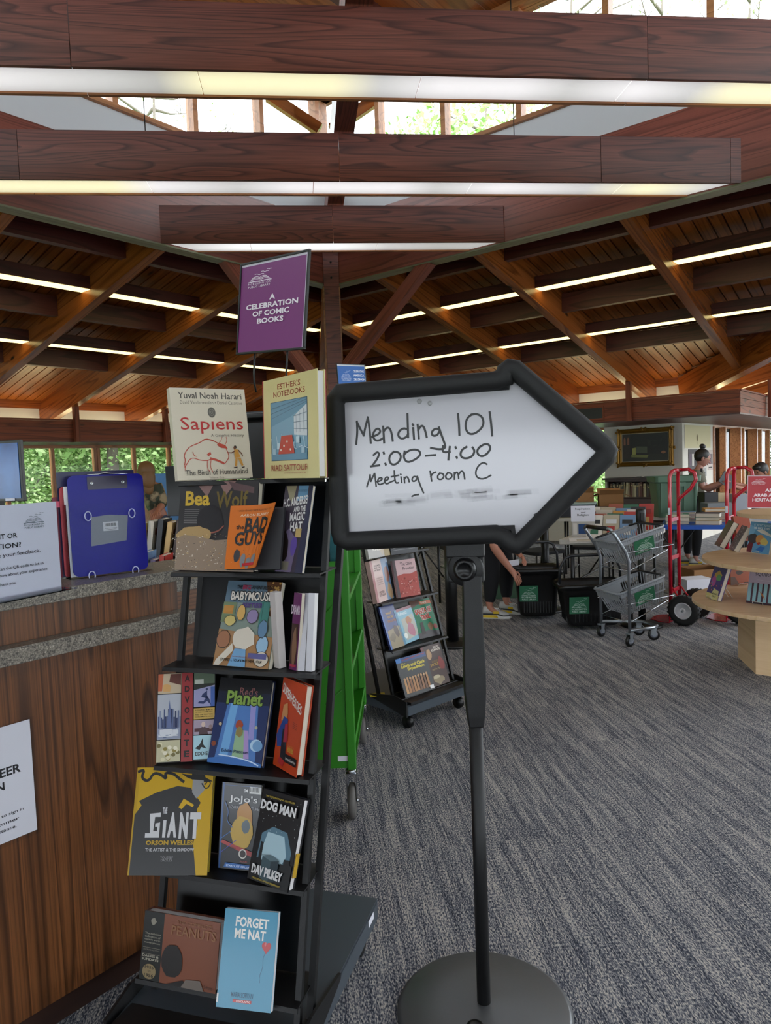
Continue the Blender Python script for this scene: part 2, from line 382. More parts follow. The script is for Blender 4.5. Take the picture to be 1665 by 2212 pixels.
for i, (p, q, nm) in enumerate(ringL):
    t = 0.13 if i in (0, 1) else -0.13
    t = {0: 0.13, 1: 0.13, 2: -0.13, 3: -0.13}[i]
    if i == 0: p, q = p, q; tt = 0.13
    d = (q-p).normalized()
    y = V3((0, 0, 1)).cross(d)           # left of direction
    inward = (AB((a0+RA)/2, (b0+RB)/2)-p).dot(y) > 0
    tt = -0.13 if inward else 0.13
    def slab(name, z0, z1, th, m, off=0.0, **kw):
        s_ = 1 if tt > 0 else -1
        L = (q-p).length; M = frame(p+V3((0, 0, z0))+y*s_*off, d, y)
        return MB().box((L/2, s_*th/2, (z1-z0)/2), (L, th, z1-z0)).build(name, m, M=M, **kw)
    slab('reflection_strip', 3.585, 3.6, 0.142, REFLECTW, kind='structure', label=f'weathered grey-green underside board of the {nm} ring beam', cat='trim')
    slab('ceiling_beam', 3.6, 4.3, 0.14, RINGW, kind='structure', label=f'deep reddish ring beam on the {nm} side of the skylight opening', cat='beam')
    lw = thing('wall_clerestory', f'white upstand and clerestory glazing over the {nm} ring beam', 'wall', (0, 0, 0), kind='structure')
    for nm2, z0, z1, th, mm, of in (('upstand', 4.3, 4.66, 0.1, SHAFTW, 0.03), ('sill', 4.66, 4.70, 0.16, OUTTRIM, -0.01), ('head', 5.70, 5.78, 0.12, OUTTRIM, 0.0), ('pane', 4.70, 5.70, 0.008, GLASS, 0.08)):
        o = slab(nm2, z0, z1, th, mm, of); o.parent = lw
    L = (q-p).length; n = int(L/0.85); s_ = 1 if tt > 0 else -1
    corner_off = {0: (6.25-a0) % 0.85, 1: (RB+0.13-5.042) % 0.85}.get(i, 0.3)
    for k in range(n+1):
        x = corner_off+k*0.85
        if x > L: break
        MB().box((0, 0, 0.5), (0.055, 0.11, 1.0)).build('mullion', OUTTRIM, lw, M=frame(p+d*x+y*s_*0.07+V3((0, 0, 4.70)), d, y))
# lantern roof
cap = thing('ceiling_lantern', 'brown boarded lantern ceiling over the clerestory windows', 'ceiling', kind='structure')
for k in range(24):
    wdt = (SIDE+0.6)/24
    MB().box((0, 0, 0.02), (SIDE+0.6, wdt-0.006, 0.04)).build('plank', PINE, cap, M=frame(AB((a0+RA)/2, b0-0.3+wdt*(k+0.5), 5.78), A, B))
for k in range(4):
    beam('cross_beam', AB(a0+0.05, b0+1.5+2.1*k, 5.60), AB(RA-0.05, b0+1.5+2.1*k, 5.60), 0.1, 0.18, PURLIN, cap)
# spine beam over the troughs, corner post, braces
beam('ceiling_beam', AB(RA-0.02, RB-0.02, 3.96), AB(a0+0.4, b0+0.4, 3.96), 0.15, 0.26, REDWOOD, kind='structure', label='dark spine beam running over the light troughs to the corner post', cat='beam')
for sgn, nm in ((1, 'rising left'), (-1, 'rising right')):
    p = AB(RA-0.12, RB-0.12, 5.22)+UU*(-sgn)*.10; e = p+UU*(-sgn)*.55+V3((0, 0, .36))
    beam('ceiling_brace', p, e, 0.09, 0.12, RAFTER, kind='structure', label=f'short wooden strut {nm} beside the clerestory mullions above the corner post', cat='brace')
pt = thing('column', 'tall redwood post carrying the corner of the ring beams', 'column', AB(RA-0.03, RB-0.03), kind='structure')
pt['label'] = 'tall redwood post carrying the corner of the ring beams'
def vM(off, z): return frame(AB(RA, RB, z)+VV*off, UU, VV)
MB().box((0, 0, 1.78), (0.165, 0.05, 3.56)).build('front_board', REDWOOD, M=vM(-0.06, 0)).parent = None
fb = bpy.data.objects[-1] if False else None
for o in [x for x in COL.objects if x.name == 'front_board']:
    mw = o.matrix_basis.copy(); o.parent = pt; o.matrix_local = Matrix.Translation(-pt.location) @ mw
for nm, off, wd, th, mm, z0, z1 in (('backing_post', 0.02, 0.2, 0.1, OUTTRIM, 0, 3.6), ('head_plate', -0.09, 0.175, 0.03, REDWOOD, 3.56, 3.98)):
    o = MB().box((0, 0, (z1-z0)/2), (wd, th, z1-z0)).build(nm, mm, pt); o.matrix_local = Matrix.Translation(-pt.location) @ vM(off, z0)
for zz in (3.66, 3.83):
    o = MB().lathe([(0.012, 0), (0.012, 0.012)], 10).build('bolt', BLACKM, pt); o.matrix_local = Matrix.Translation(-pt.location) @ frame(AB(RA, RB, zz)+VV*(-0.105), UU, V3((0, 0, 1)))
p = atp(935, 567, A*6.41, A); e = atp(765, 790, A*6.41, A); e = p+(e-p)*1.25
beam('ceiling_brace', p+V3((0, 0, -0.02)), e, 0.11, 0.13, RINGW, kind='structure', label='diagonal brace from the right ring beam down to the corner post', cat='brace')
p = atp(478, 562, B*5.86, B); e = atp(650, 800, B*5.86, B); e = p+(e-p)*1.2
beam('ceiling_brace', p+V3((0, 0, -0.02)), e, 0.11, 0.13, RINGW, kind='structure', label='diagonal brace from the left ring beam, passing behind the purple sign', cat='brace')

# ---- louvre light troughs ----
def diffuser_mat(name, stops, L):
    m = mat(name, (0.8, 0.8, 0.8), 0.5); g = NG(m); tc = g.n('TexCoord'); sx = g.n('SeparateXYZ'); g.l(tc.outputs['Object'], sx.inputs[0])
    fx = g.math('ADD', g.math('MULTIPLY', sx.outputs[0], 1.0/12), 0.5)
    col = g.ramp(fx, [((u/12+0.5), c) for u, c in stops])
    yy = g.math('ABSOLUTE', g.math('SUBTRACT', sx.outputs[1], 0.5)); prof = g.math('SUBTRACT', 1.0, g.math('MULTIPLY', g.math('MULTIPLY', yy, yy), 1.5))
    g.l(col, g.p.inputs['Emission Color']); g.l(g.math('MULTIPLY', prof, LOUVRE_E), g.p.inputs['Emission Strength']); return m
WH, WD, YL, GD = (0.86, 0.83, 0.85), (0.55, 0.54, 0.54), (0.98, 0.90, 0.55), (0.42, 0.41, 0.40)
LV = [(5.68, [(-6, WH), (-1.75, WH), (-0.95, WD), (-0.70, GD), (-0.45, YL), (0.25, YL), (0.5, WD), (0.85, WH), (1.3, WH), (1.6, WD), (2.0, WH), (2.35, WD), (2.6, YL), (3.4, YL)], [-4.0, -1.1, 2.0, 4.9], 'nearest the viewer, highest in view'),
      (7.77, [(-6, WH), (-2.0, YL), (-1.3, YL), (-1.0, WH), (-0.4, WD), (0.0, WH), (0.8, WH), (1.1, WD), (1.6, WH), (2.3, WD), (2.8, YL), (3.3, WD)], [-3.2, -1.9, 0.35, 2.35, 3.4], 'second from the corner post'),
      (9.86, [(-6, WH), (-1.0, WD), (-0.5, (1, 1, 1)), (0.4, (1, 1, 1)), (0.9, WD), (1.4, GD), (2, GD)], [-1.4, 0.36, 2.0], 'shortest one, closest to the corner post'),
      (3.5, [(-6, WH), (0, WH), (6, WH)], [-5, -2, 1, 4, 6], 'overhead beyond the picture')]
for k, (s, stops, joints, nm) in enumerate(LV):
    ul, ur = (s-2*RB), (2*RA-s)          # (a-b) at the two ends
    ul, ur = ul/2**.5, ur/2**.5; v0 = s/2**.5
    # ends follow the ring faces: at depth dv the trough shortens by dv on both sides
    t = thing('light_trough', f'long boxed fluorescent light trough faced in dark oak, {nm}', 'ceiling light', (0, 0, 0), group='light troughs under the skylight')
    def board(name, j0, j1, d0, d1, z0, z1, mt):
        Mx = frame(VV*v0+V3((0, 0, z0)), UU, VV)
        def lim(u, d): return max(min(u, ur-d+0.0), ul+d)
        poly = [(lim(j0, d0), d0), (lim(j1, d0), d0), (lim(j1, d1), d1), (lim(j0, d1), d1)]
        if poly[1][0]-poly[0][0] < 0.02: return
        o = MB().prism(poly, 0, z1-z0).build(name, mt, t, M=Mx); return o
    js = [ul-1]+[j for j in joints if ul < j < ur]+[ur+1]
    for j0, j1 in zip(js, js[1:]):
        board('face_board', j0+0.002, j1-0.002, 0.0, 0.025, 3.6, 3.94, REDWOOD); board('back_board', j0+0.002, j1-0.002, 0.285, 0.31, 3.6, 3.94, TRIMW)
    dm = diffuser_mat(f'diffuser glow {k}', stops, 0)
    x = ul-1.1+0.35*(k % 3)
    while x < ur:
        # panel mesh: local y spans 0..1 so that the glow follows the tube above it
        lo, hi = max(x, ul+0.03), min(x+1.2, ur-0.03)
        if hi-lo > 0.05:
            dd0, dd1 = 0.025, 0.285
            c0 = [(max(lo, ul+dd0), 0), (min(hi, ur-dd0), 0), (min(hi, ur-dd1), 1), (max(lo, ul+dd1), 1)]
            if c0[2][0] > c0[3][0]:
                M = frame(VV*(v0+dd0)+V3((0, 0, 3.612)), UU, VV) @ Matrix.Diagonal((1, dd1-dd0, 1, 1))
                MB().prism([(c0[0][0]+.002, 0), (c0[1][0]-.002, 0), (c0[2][0]-.002, 1), (c0[3][0]+.002, 1)], 0, 0.006).build('diffuser_panel', dm, t, M=M)
        x += 1.2
for x in (312, 1109):   # suspension wires
    p = aty(x, 250, 5.4) if x < 500 else aty(x, 250, 5.9)
    MB().tube([(p.x, p.y, 3.9), (p.x, p.y, 5.8)], 0.004, 6).build('wire', BLACKM, label='thin suspension wire in front of the '+('left' if x < 500 else 'right')+' clerestory panes', cat='wire')

# ---- sloping bays: decking planks, rafters, purlins, strip lights ----
ceil_ = thing('ceiling', 'sloping pine plank ceiling around the clerestory', 'ceiling', kind='structure')
DECK = 0.385
def dk(bay, s, across, off=DECK):
    """point of the deck: s metres down the slope from the ring, across = the other building coordinate"""
    return AB(across, OB+s, ZR-SL*s+off) if bay == 'L' else AB(OA+s, across, ZR-SL*s+off)
pm = {}
def plank(bay, ac, s0, s1, w):
    p, q = dk(bay, s0, ac), dk(bay, s1, ac); L = (q-p).length; key = (bay, round(L, 3))
    x = (q-p).normalized(); y = V3((0, 0, 1)).cross(x).normalized()
    if key in pm: o = bpy.data.objects.new('plank', pm[key]); COL.objects.link(o); o.parent = ceil_; o.matrix_local = frame(p, x, y)
    else: o = MB().box((L/2, 0, 0.011), (L, w-0.016, 0.022)).build('plank', PINE, ceil_, M=frame(p, x, y)); pm[key] = o.data
PW = 0.135
k = 0; a = 0.2
while a < 11.0: plank('L', a, max(0.0, a-OA), 5.2, PW); a += PW
b = -1.2
while b < 10.5:
    e = min(5.2, b+8.3-OA)
    if e > 0.3 and max(0, b-OB) < e: plank('R', b, max(0.0, b-OB), e, PW)
    b += PW
# decking above the joints and the two bays behind the viewer
def roofslab(pts, name='roof_panel'):
    vs = [V3(p) for p in pts]; n = len(vs); up = V3((0, 0, 0.05))
    MB().add(vs+[v+up for v in vs], [tuple(range(n-1, -1, -1)), tuple(range(n, 2*n))]+[(i, (i+1) % n, n+(i+1) % n, n+i) for i in range(n)]).build(name, DARKW, ceil_)
roofslab([dk('L', 0, a0-6, .41), dk('L', 5.4, a0-6, .41), dk('L', 5.4, OA+5.4, .41), dk('L', 0, OA, .41)])
roofslab([dk('R', 0, OB, .41), dk('R', 5.4, OB+5.4, .41), dk('R', 5.4, 3.5, .41), dk('R', 0, -1.8, .41), dk('R', 0, b0-1, .41)])
roofslab([AB(a0-6, RB, 4.0), AB(a0, RB, 4.0), AB(a0, b0-5, 4.0), AB(a0-6, b0-5, 4.0)]); roofslab([AB(a0, b0, 4.0), AB(OA+4, b0, 4.0), AB(OA+4, b0-5, 4.0), AB(a0, b0-5, 4.0)])
LR = [0.05, 1.42, 2.80, 4.185, 5.57, 7.03]; RRr = [5.21, 3.92, 2.40, 0.95, -0.5]
def slopebeam(name, bay, ac, s0, s1, w, h, off, m, parent, **kw): return beam(name, dk(bay, s0, ac, off), dk(bay, s1, ac, off), w, h, m, parent, **kw)
for ac in LR: slopebeam('rafter', 'L', ac, max(0, ac-OA)+0.02, 5.25, 0.105, 0.37, 0, RAFTER, ceil_)
for ac in RRr: slopebeam('rafter', 'R', ac, 0.02, min(5.25, ac+8.2-OA-0.05), 0.105, 0.37, 0, RAFTER, ceil_)
slopebeam('rafter', 'L', 8.45, 8.45-OA+0.1, 5.25, 0.105, 0.37, 0, RAFTER, ceil_); slopebeam('rafter', 'R', 6.66, 6.66-OB+0.1, 5.25, 0.105, 0.37, 0, RAFTER, ceil_)
slopebeam('rafter', 'R', 8.1, 8.1-OB+0.1, 5.25, 0.105, 0.37, 0, RAFTER, ceil_); slopebeam('rafter', 'L', 9.8, 9.8-OA+0.1, 5.25, 0.105, 0.37, 0, RAFTER, ceil_)
beam('hip_rafter', AB(OA, OB, 3.55), AB(OA+5.2, OB+5.2, 3.55-SL*5.2), 0.13, 0.40, RAFTER, ceil_)
beam('valley_rafter', AB(6.9, -1.3, ZR-SL*0.44-0.05), AB(11.6, 3.4, ZR-SL*5.14-0.05), 0.15, 0.40, RAFTER, ceil_)
LS = LR+[8.45, 9.8]; RS = [-0.5, 0.95, 2.40, 3.92, 5.21, 6.66, 8.1]
def cross(bay, s):
    """bays between rafters at slope distance s"""
    if bay == 'L':
        xs = [x for x in LS if x-OA < s]; out = [(x0+.055, x1-.055) for x0, x1 in zip(xs, xs[1:])]; e = s+OA-0.12
        if e-xs[-1] > .3: out.append((xs[-1]+.055, e))
        return out
    xs = [x for x in RS if x-OB < s and x+8.2-OA > s+0.1]; out = [(x0+.055, x1-.055) for x0, x1 in zip(xs, xs[1:])]; e = s+OB-0.12
    if e-xs[-1] > .3: out.append((xs[-1]+.055, e))
    lo = OA+s-8.2+0.15
    if xs[0]-lo > .3: out.insert(0, (lo, xs[0]-.055))
    return out
for bay in 'LR':
    for s in (0.55, 1.93, 3.30):
        for x0, x1 in cross(bay, s):
            beam('purlin', dk(bay, s, x0, .15), dk(bay, s, x1, .15), 0.09, 0.215, PURLIN, ceil_)
STRIP = mat('strip light diffuser', (0.8, 0.8, 0.7), 0.5, emit=(1.0, 0.82, 0.32), es=STRIP_E)
for bay, nm in (('L', 'left'), ('R', 'right')):
    for row, s in ((0, 1.28), (1, 2.67)):
        segs = cross(bay, s); segs = segs if bay == 'L' else segs
        order = segs[::-1]
        for i, (x0, x1) in enumerate(order):
            p, q = dk(bay, s, x0, .15), dk(bay, s, x1, .15)
            L = (q-p).length; x = (q-p).normalized(); t = thing('strip_light', f'glowing strip light, {["upper", "lower"][row]} row of the {nm} roof bay, number {i+1} counted from the hip by the corner post', 'ceiling light', group='strip lights between the rafters')
            t['label'] = f'yellowish strip light in the {["upper", "lower"][row]} row of the {nm} roof bay, {["first", "second", "third", "fourth", "fifth", "sixth", "seventh", "eighth"][min(i,7)]} from the hip'
            t.matrix_basis = frame(p, x, V3((0, 0, 1)).cross(x)); 
            hb = MB(); hb.box((L/2, -.085, .069), (L, .012, .122)); hb.box((L/2, .085, .069), (L, .012, .122)); hb.box((L/2, 0, .13), (L, .182, .012))
            hb.build('housing', PURLIN, t); MB().box((L/2, 0, .004), (L-.004, .158, .006)).build('diffuser', STRIP, t)
# ---- wing beyond the valley ----
wing = thing('ceiling_wing', 'pine plank slope of the far wing beyond the valley beam', 'ceiling', kind='structure')
def wz(b, off=DECK): return (ZR-SL*(10.65-OA))-SL*(b-2.45)+off
a = 8.6
while a < 19:
    b1 = min(a-8.2, 3.7); p, q = AB(a, -1.5, wz(-1.5)), AB(a, b1, wz(b1)); L = (q-p).length; x = (q-p).normalized()
    MB().box((L/2, 0, .011), (L, .27, .022)).build('plank', PINE, wing, M=frame(p, x, V3((0, 0, 1)).cross(x))); a += .28
for a in (12.3, 13.9, 15.5, 17.1): beam('rafter', AB(a, -1.5, wz(-1.5, 0)), AB(a, min(a-8.3, 3.6), wz(min(a-8.3, 3.6), 0)), 0.1, 0.37, RAFTER, wing)
# ---- eave boxes (fascia troughs) with posts, cove tubes ----
BF_L, BF_R, BCOR = 10.35, 10.66, 2.42
COVE = mat('cove tube', (1, .9, .7), 0.5, emit=(1.0, 0.80, 0.42), es=COVE_E)
def fascia(name, P, D, N, L, posts, label, side):
    """P start, D along, N towards the room; boards, cap and soffit"""
    t = thing(name, label, 'trim', kind='structure'); z = 2.03; y = V3((0, 0, 1)).cross(D)
    xs = [0]+sorted(posts)+[L]
    for r in range(3):
        for x0, x1 in zip(xs, xs[1:]):
            if x1-x0 > 0.05: beam('board', P+D*x0+V3((0, 0, z+r*.098+.002)), P+D*x1+V3((0, 0, z+r*.098+.002)), .025, .093, FASCIA, t)
    beam('backing', P+D*.01+V3((0, 0, z+.003))-N*.018, P+D*(L-.01)+V3((0, 0, z+.003))-N*.018, .012, .29, PURLIN, t)
    beam('cap_board', P+V3((0, 0, 2.325))-N*.02, P+D*L+V3((0, 0, 2.325))-N*.02, .09, .022, FASCIA, t)
    for x in posts:
        q = P+D*x+N*.04; top = 2.58
        beam('hanger_post', q+V3((0, 0, 2.01)), q+V3((0, 0, top)), .07, .07, FASCIA, t, up=N)
    return t
fascia('trim_1', AB(-1.5, BF_L), A, -B, BF_R+1.5, [x+1.5 for x in (2.80, 4.2, 5.59, 7.12, 8.5)], 'dark cedar fascia box along the left eave above the windows', 'L')
fascia('trim_2', AB(BF_R, BCOR), B, -A, BF_L-BCOR, [x-BCOR for x in (3.89, 5.25, 6.7)], 'dark cedar fascia box along the right eave, with a vent grille', 'R')
fascia('trim_3', AB(BF_R, BCOR), A, -B, 9.5, [12.25-BF_R, 14.2-BF_R, 16-BF_R], 'dark cedar fascia box turning the corner toward the far wing', 'W')
vg = thing('vent_grille', 'black air vent grille set in the cedar fascia behind the arrow tip', 'vent', AB(BF_R-.016, 4.31, 2.075))
vg.matrix_basis = frame(AB(BF_R-.016, 4.31, 2.075), B, V3((0, 0, 1)))
f = MB(); f.box((.45, .09, 0), (.94, .012, .02)); 
f = MB(); [f.box(c, d) for c, d in (((.45, .0, 0), (.94, .02, .02)), ((.45, .18, 0), (.94, .02, .02)), ((-.01, .09, 0), (.02, .2, .02)), ((.91, .09, 0), (.02, .2, .02)))]
f.build('frame', FASCIA, vg); MB().box((.45, .09, -.004), (.9, .17, .004)).build('duct', BLACKP, vg)
for k in range(7): MB().box((.45, .022+k*.023, .002), (.9, .004, .012)).build('slat', BLACKM, vg)
sf = thing('ceiling_soffit', 'dark boarded soffit under the eave box', 'ceiling', kind='structure')
for k in range(6):
    w_ = 1.2/6
    beam('board', AB(-1.5, BF_L+.0+w_*(k+.5), 2.012), AB(BF_R+.3*k, BF_L+.0+w_*(k+.5), 2.012), w_-.0005, .024, PURLIN, sf)
for k in range(8):
    w_ = 1.75/8
    beam('board', AB(BF_R-.01+w_*(k+.5), BCOR-.01, 2.012), AB(BF_R-.01+w_*(k+.5), 11.5, 2.012), w_-.0005, .024, PURLIN, sf)
for k in range(6):
    w_ = 1.25/6
    beam('board', AB(12.4, BCOR-.01+w_*(k+.5), 2.012), AB(20, BCOR-.01+w_*(k+.5), 2.012), w_-.0005, .024, PURLIN, sf)
for nm, P, D, L in (('left', AB(1.0, 10.95, 2.12), A, 9), ('right', AB(11.35, 2.9, 2.12), B, 7.4), ('wing', AB(11.6, 2.9, 2.12), A, 7)):
    t = thing('cove_light', f'row of warm tubes hidden in the {nm} eave box', 'cove light', group='cove lights in the eave boxes')
    n = int(L/1.3)
    for i in range(n): MB().tube([P+D*(i*1.3+.05), P+D*(i*1.3+1.2)], .02, 8).build('tube', COVE, t)
# ---- walls ----
BW, AW = 11.5, 12.3
def wallp(name, p, d, n, L, z0, z1, m, label, th=.1):
    return beam(name, p+V3((0, 0, z0)), p+d*L+V3((0, 0, z0)), th, z1-z0, m, kind='structure', label=label, cat='wall')
wallp('wall_left', AB(-3, BW+.02), A, B, 15.3, 0.0, .62, WALLW, 'off-white low wall below the left windows')
wallp('wall_left', AB(-3, 11.28), A, B, 14.9, 2.03, 2.62, SHAFTW, 'white strip of wall between the left rafters above the eave box')
wallp('wall_right', AB(11.78, 3.5), B, A, 8.0, 2.03, 2.62, SHAFTW, 'white strip of wall between the right rafters above the eave box')
wallp('trim_4', AB(-3, 11.22), A, B, 14.8, 2.565, 2.70, RAFTER, 'wide plate board over the white strip of the left eave')
wallp('trim_5', AB(11.72, 3.5), B, A, 8.0, 2.565, 2.70, RAFTER, 'wide plate board over the white strip of the right eave')
wallp('wall_back', AB(AW+.05, 3.65), B, A, 1.31, 0, 2.03, WALLW, 'off-white wall carrying the gilt framed painting')
wallp('wall_back', AB(AW+.05, 5.75), B, A, 5.8, 0, 2.03, WALLW, 'off-white far wall hidden behind the arrow sign')
wallp('wall_back', AB(AW+.05, 4.96), B, A, .8, 0, .55, WALLW, 'off-white apron below the narrow green window')
wallp('wall_side', AB(AW, 3.70), A, B, 1.83, 0, 2.03, WALLW, 'off-white return wall with pinned posters')
wallp('wall_side', AB(14.1, 3.70), A, B, 6.5, 0, .5, WALLW, 'low wall below the finned windows')
def window(name, P, D, L, z0, z1, mull, label, md=.08, mw=.05, m=TRIMW, depth_dir=None):
    t = thing(name, label, 'window', kind='structure'); y = V3((0, 0, 1)).cross(D)
    beam('header', P+V3((0, 0, z1-.05)), P+D*L+V3((0, 0, z1-.05)), .1, .05, m, t); beam('sill', P+V3((0, 0, z0)), P+D*L+V3((0, 0, z0)), .14, .04, m, t)
    xs = sorted(mull)
    for x in xs: beam('mullion', P+D*x+V3((0, 0, z0)), P+D*x+V3((0, 0, z1-.03)), mw, md, m, t, up=y)
    ed = [0]+xs+[L]
    for e0, e1 in zip(ed, ed[1:]):
        if e1-e0 > .1: MB().box(((e1-e0)/2, 0, (z1-z0)/2), (e1-e0-.04, .006, z1-z0-.08)).build('pane', GLASS, t, M=frame(P+D*e0+V3((0, 0, z0))+y*.03, D, y))
    return t
window('window_1', AB(-3, BW), A, 15.2, .62, 2.02, [x+3 for x in (-2.1, -1.4, -.7, 0.0, .73, 1.46, 2.19, 2.92, 3.65, 4.38, 5.10, 5.83, 6.56, 6.62, 7.30, 8.02, 8.75, 9.48, 9.54, 10.2, 10.9)], 'long band of windows under the left eave, woods behind')
window('window_2', AB(AW, 4.96), B, .8, .55, 2.02, [], 'narrow window beside the painting wall')
W3 = window('window_3', AB(14.1, 3.70), A, 6.5, .5, 2.015, [], 'tall narrow windows between deep cedar fins', m=TRIMW)
for i, a in enumerate((14.13, 14.70, 15.45, 16.19, 16.95, 17.72, 18.6, 19.6)):
    wd = .05 if i % 2 == 0 else .06; dp = [.06, .11, .2, .1, .18, .11, .1, .1][i]
    MB().box((0, -dp/2, .74), (wd, dp, 1.44)).build('fin', TRIMW, W3, M=frame(AB(a, 3.68, .52), A, B) ); 
# ground outside
gm = mat('outside ground', '#5f7a3c', 0.95)

# the rest of the hall behind the viewer: plain walls with the same window band
for nm, P, D, L in (('left rear', AB(-9, BW), V3((0, 0, 1)).cross(A)*-1, 20), ('rear', AB(-9, -9), A, 29), ('right rear', AB(20, -9), B, 12.5)):
    for z0, z1, wh in ((0, .6, 'low'), (2.02, 4.1, 'upper')):
        beam('wall_rear', P+V3((0, 0, z0)), P+D*L+V3((0, 0, z0)), .1, z1-z0, WALLW, kind='structure', label=f'{wh} off-white wall on the {nm} side behind the viewer', cat='wall')
for z0, z1, wh in ((0, .6, 'low'), (2.02, 4.1, 'upper')):
    beam('wall_rear', AB(-9, BW, z0), AB(-3, BW, z0), .1, z1-z0, WALLW, kind='structure', label=f'{wh} off-white wall continuing the left window wall behind the viewer', cat='wall')

# =====================================================================================
# ARROW SIGN ON ITS STAND
# =====================================================================================
sn = V3((math.sin(math.radians(-11.5)), -math.cos(math.radians(11.5)), 0))      # faces the viewer, its tip end slightly nearer
SQ = V3((0.215, 1.872, 1.3))
def sp(x, y, off=0.0): return atp(x, y, SQ+sn*off, sn)
sign = thing('arrow_sign', 'white arrow-shaped whiteboard in a thick black frame on a pole, with handwritten meeting notice', 'sign', (0.219, 1.895, 0))
SO = V3((0.219, 1.895, 0))
inner = [(740.4, 869.5), (1099.8, 841.5), (1101.7, 817), (1291, 978), (1114.4, 1159.8), (1111.3, 1134.8), (751.9, 1149.4)]
BOARD = mat('whiteboard', '#b5b3ba', 0.18, coat=0.3)
outp = [(728, 858), (1090, 829), (1094, 800), (1307, 975), (1112, 1176), (1098, 1147), (738, 1165)]
fr_ = [sp(x, y, -0.006)-SO for x, y in outp]; bk = [p-sn*0.012 for p in fr_]
n = len(fr_)
MB().add(fr_+bk, [tuple(range(n)), tuple(range(2*n-1, n-1, -1))]+[(i, n+i, n+(i+1) % n, (i+1) % n) for i in range(n)]).build('whiteboard', BOARD, sign)
cl = [(724, 866), (737, 849), (1070, 823), (1090, 815), (1093, 803), (1101, 797), (1113, 799), (1303, 961), (1311, 974), (1306, 988), (1128, 1170), (1116, 1176), (1105, 1174), (1088, 1160), (1070, 1154), (752, 1169), (738, 1162), (734, 1148)]
MB().tube([sp(x, y, 0.004)-SO for x, y in cl], 0.0245, 16, closed=True).build('tube_frame', FOAM, sign)
# inner lip between the tube and the board
lip = MB(); ins = [sp(x, y, 0.006)-SO for x, y in inner]; inb = [sp(x, y, -0.006)-SO for x, y in outp]
k = len(ins)
mid = [sp(x, y, 0.0135)-SO for x, y in [(731, 860), (1092, 832), (1097, 806), (1301, 976), (1113, 1169), (1103, 1144), (743, 1159)]]
lip.add(mid+ins, [(i, (i+1) % k, k+(i+1) % k, k+i) for i in range(k)]); lip.add(ins+[p-sn*0.011 for p in ins], [(i, (i+1) % k, k+(i+1) % k, k+i) for i in range(k)])
lip.build('frame_lip', FOAM, sign)
# handwriting: strokes (pixels of the zoom 2.6016 from 700,760)
hw = [[(180, 518), (187, 450), (184, 392)], [(184, 395), (222, 470)], [(222, 470), (232, 420), (246, 368)], [(246, 370), (256, 440), (262, 512)],
      [(270, 478), (300, 466), (318, 450), (306, 428), (284, 440), (272, 470), (284, 496), (306, 500), (330, 486)],
      [(337, 510), (334, 460), (331, 420)], [(334, 448), (352, 424), (370, 430), (380, 462), (385, 500)],
      [(468, 350), (470, 420), (472, 480)], [(470, 436), (445, 428), (418, 448), (416, 476), (436, 490), (462, 480), (472, 462)],
      [(500, 428), (505, 490)], [(497, 408), (500, 412)], [(532, 486), (528, 432), (525, 410)], [(528, 440), (545, 414), (560, 420), (570, 452), (576, 478)],
      [(648, 436), (626, 430), (606, 446), (604, 466), (620, 474), (640, 464), (650, 440)], [(645, 425), (660, 470), (676, 512), (682, 535), (670, 546), (640, 548), (600, 540)],
      [(752, 350), (758, 410), (760, 466)], [(830, 352), (802, 372), (792, 420), (806, 458), (838, 464), (876, 440), (898, 404), (888, 364), (856, 348), (826, 354)],
      [(930, 340), (938, 400), (944, 470)],
      [(278, 580), (298, 562), (310, 572), (300, 600), (268, 644)], [(262, 644), (310, 638)], [(334, 566), (336, 572)], [(344, 628), (346, 634)],
      [(392, 562), (370, 580), (364, 610), (380, 636), (410, 630), (432, 600), (428, 572), (404, 560), (386, 566)], [(452, 560), (446, 596), (466, 622), (500, 612), (536, 588), (542, 564), (520, 548), (480, 552), (454, 572)],
      [(572, 584), (624, 580)], [(668, 530), (664, 566), (706, 562)], [(706, 534), (700, 580), (698, 606)], [(738, 536), (740, 542)], [(744, 590), (746, 596)],
      [(800, 534), (776, 548), (764, 574), (774, 596), (806, 600), (836, 584), (846, 556), (834, 538)], [(880, 530), (860, 550), (862, 576), (886, 590), (916, 574), (936, 544), (926, 520), (900, 518), (876, 534)],
      [(240, 758), (252, 720), (258, 692)], [(258, 692), (262, 726)], [(262, 728), (282, 684)], [(284, 684), (292, 754)],
      [(298, 730), (318, 724), (328, 712), (316, 706), (302, 716), (300, 738), (312, 748), (334, 738)], [(338, 728), (356, 720), (364, 708), (352, 702), (340, 714), (340, 734), (352, 744), (372, 732), (392, 724)],
      [(394, 670), (396, 710), (402, 738), (416, 736)], [(378, 702), (418, 694)], [(432, 704), (436, 734)], [(430, 688), (431, 690)],
      [(452, 736), (450, 706)], [(450, 716), (462, 700), (472, 708), (478, 730)], [(520, 702), (502, 700), (492, 716), (500, 730), (518, 722), (524, 704)], [(524, 700), (536, 740), (558, 792)],
      [(494, 812), (510, 804), (530, 802)], [(596, 672), (600, 700), (604, 726)], [(600, 700), (610, 682), (626, 676)],
      [(650, 682), (636, 698), (640, 716), (660, 718), (674, 702), (668, 684), (650, 682)], [(694, 680), (682, 696), (686, 714), (706, 716), (720, 700), (714, 682), (694, 680)],
      [(732, 716), (732, 680)], [(732, 690), (746, 672), (754, 690), (756, 712)], [(756, 690), (770, 668), (784, 676), (790, 714)],
      [(914, 632), (894, 620), (866, 640), (850, 674), (856, 704), (884, 716), (912, 708), (936, 694)],
      [(1182, 916), (1196, 908), (1212, 902)]]
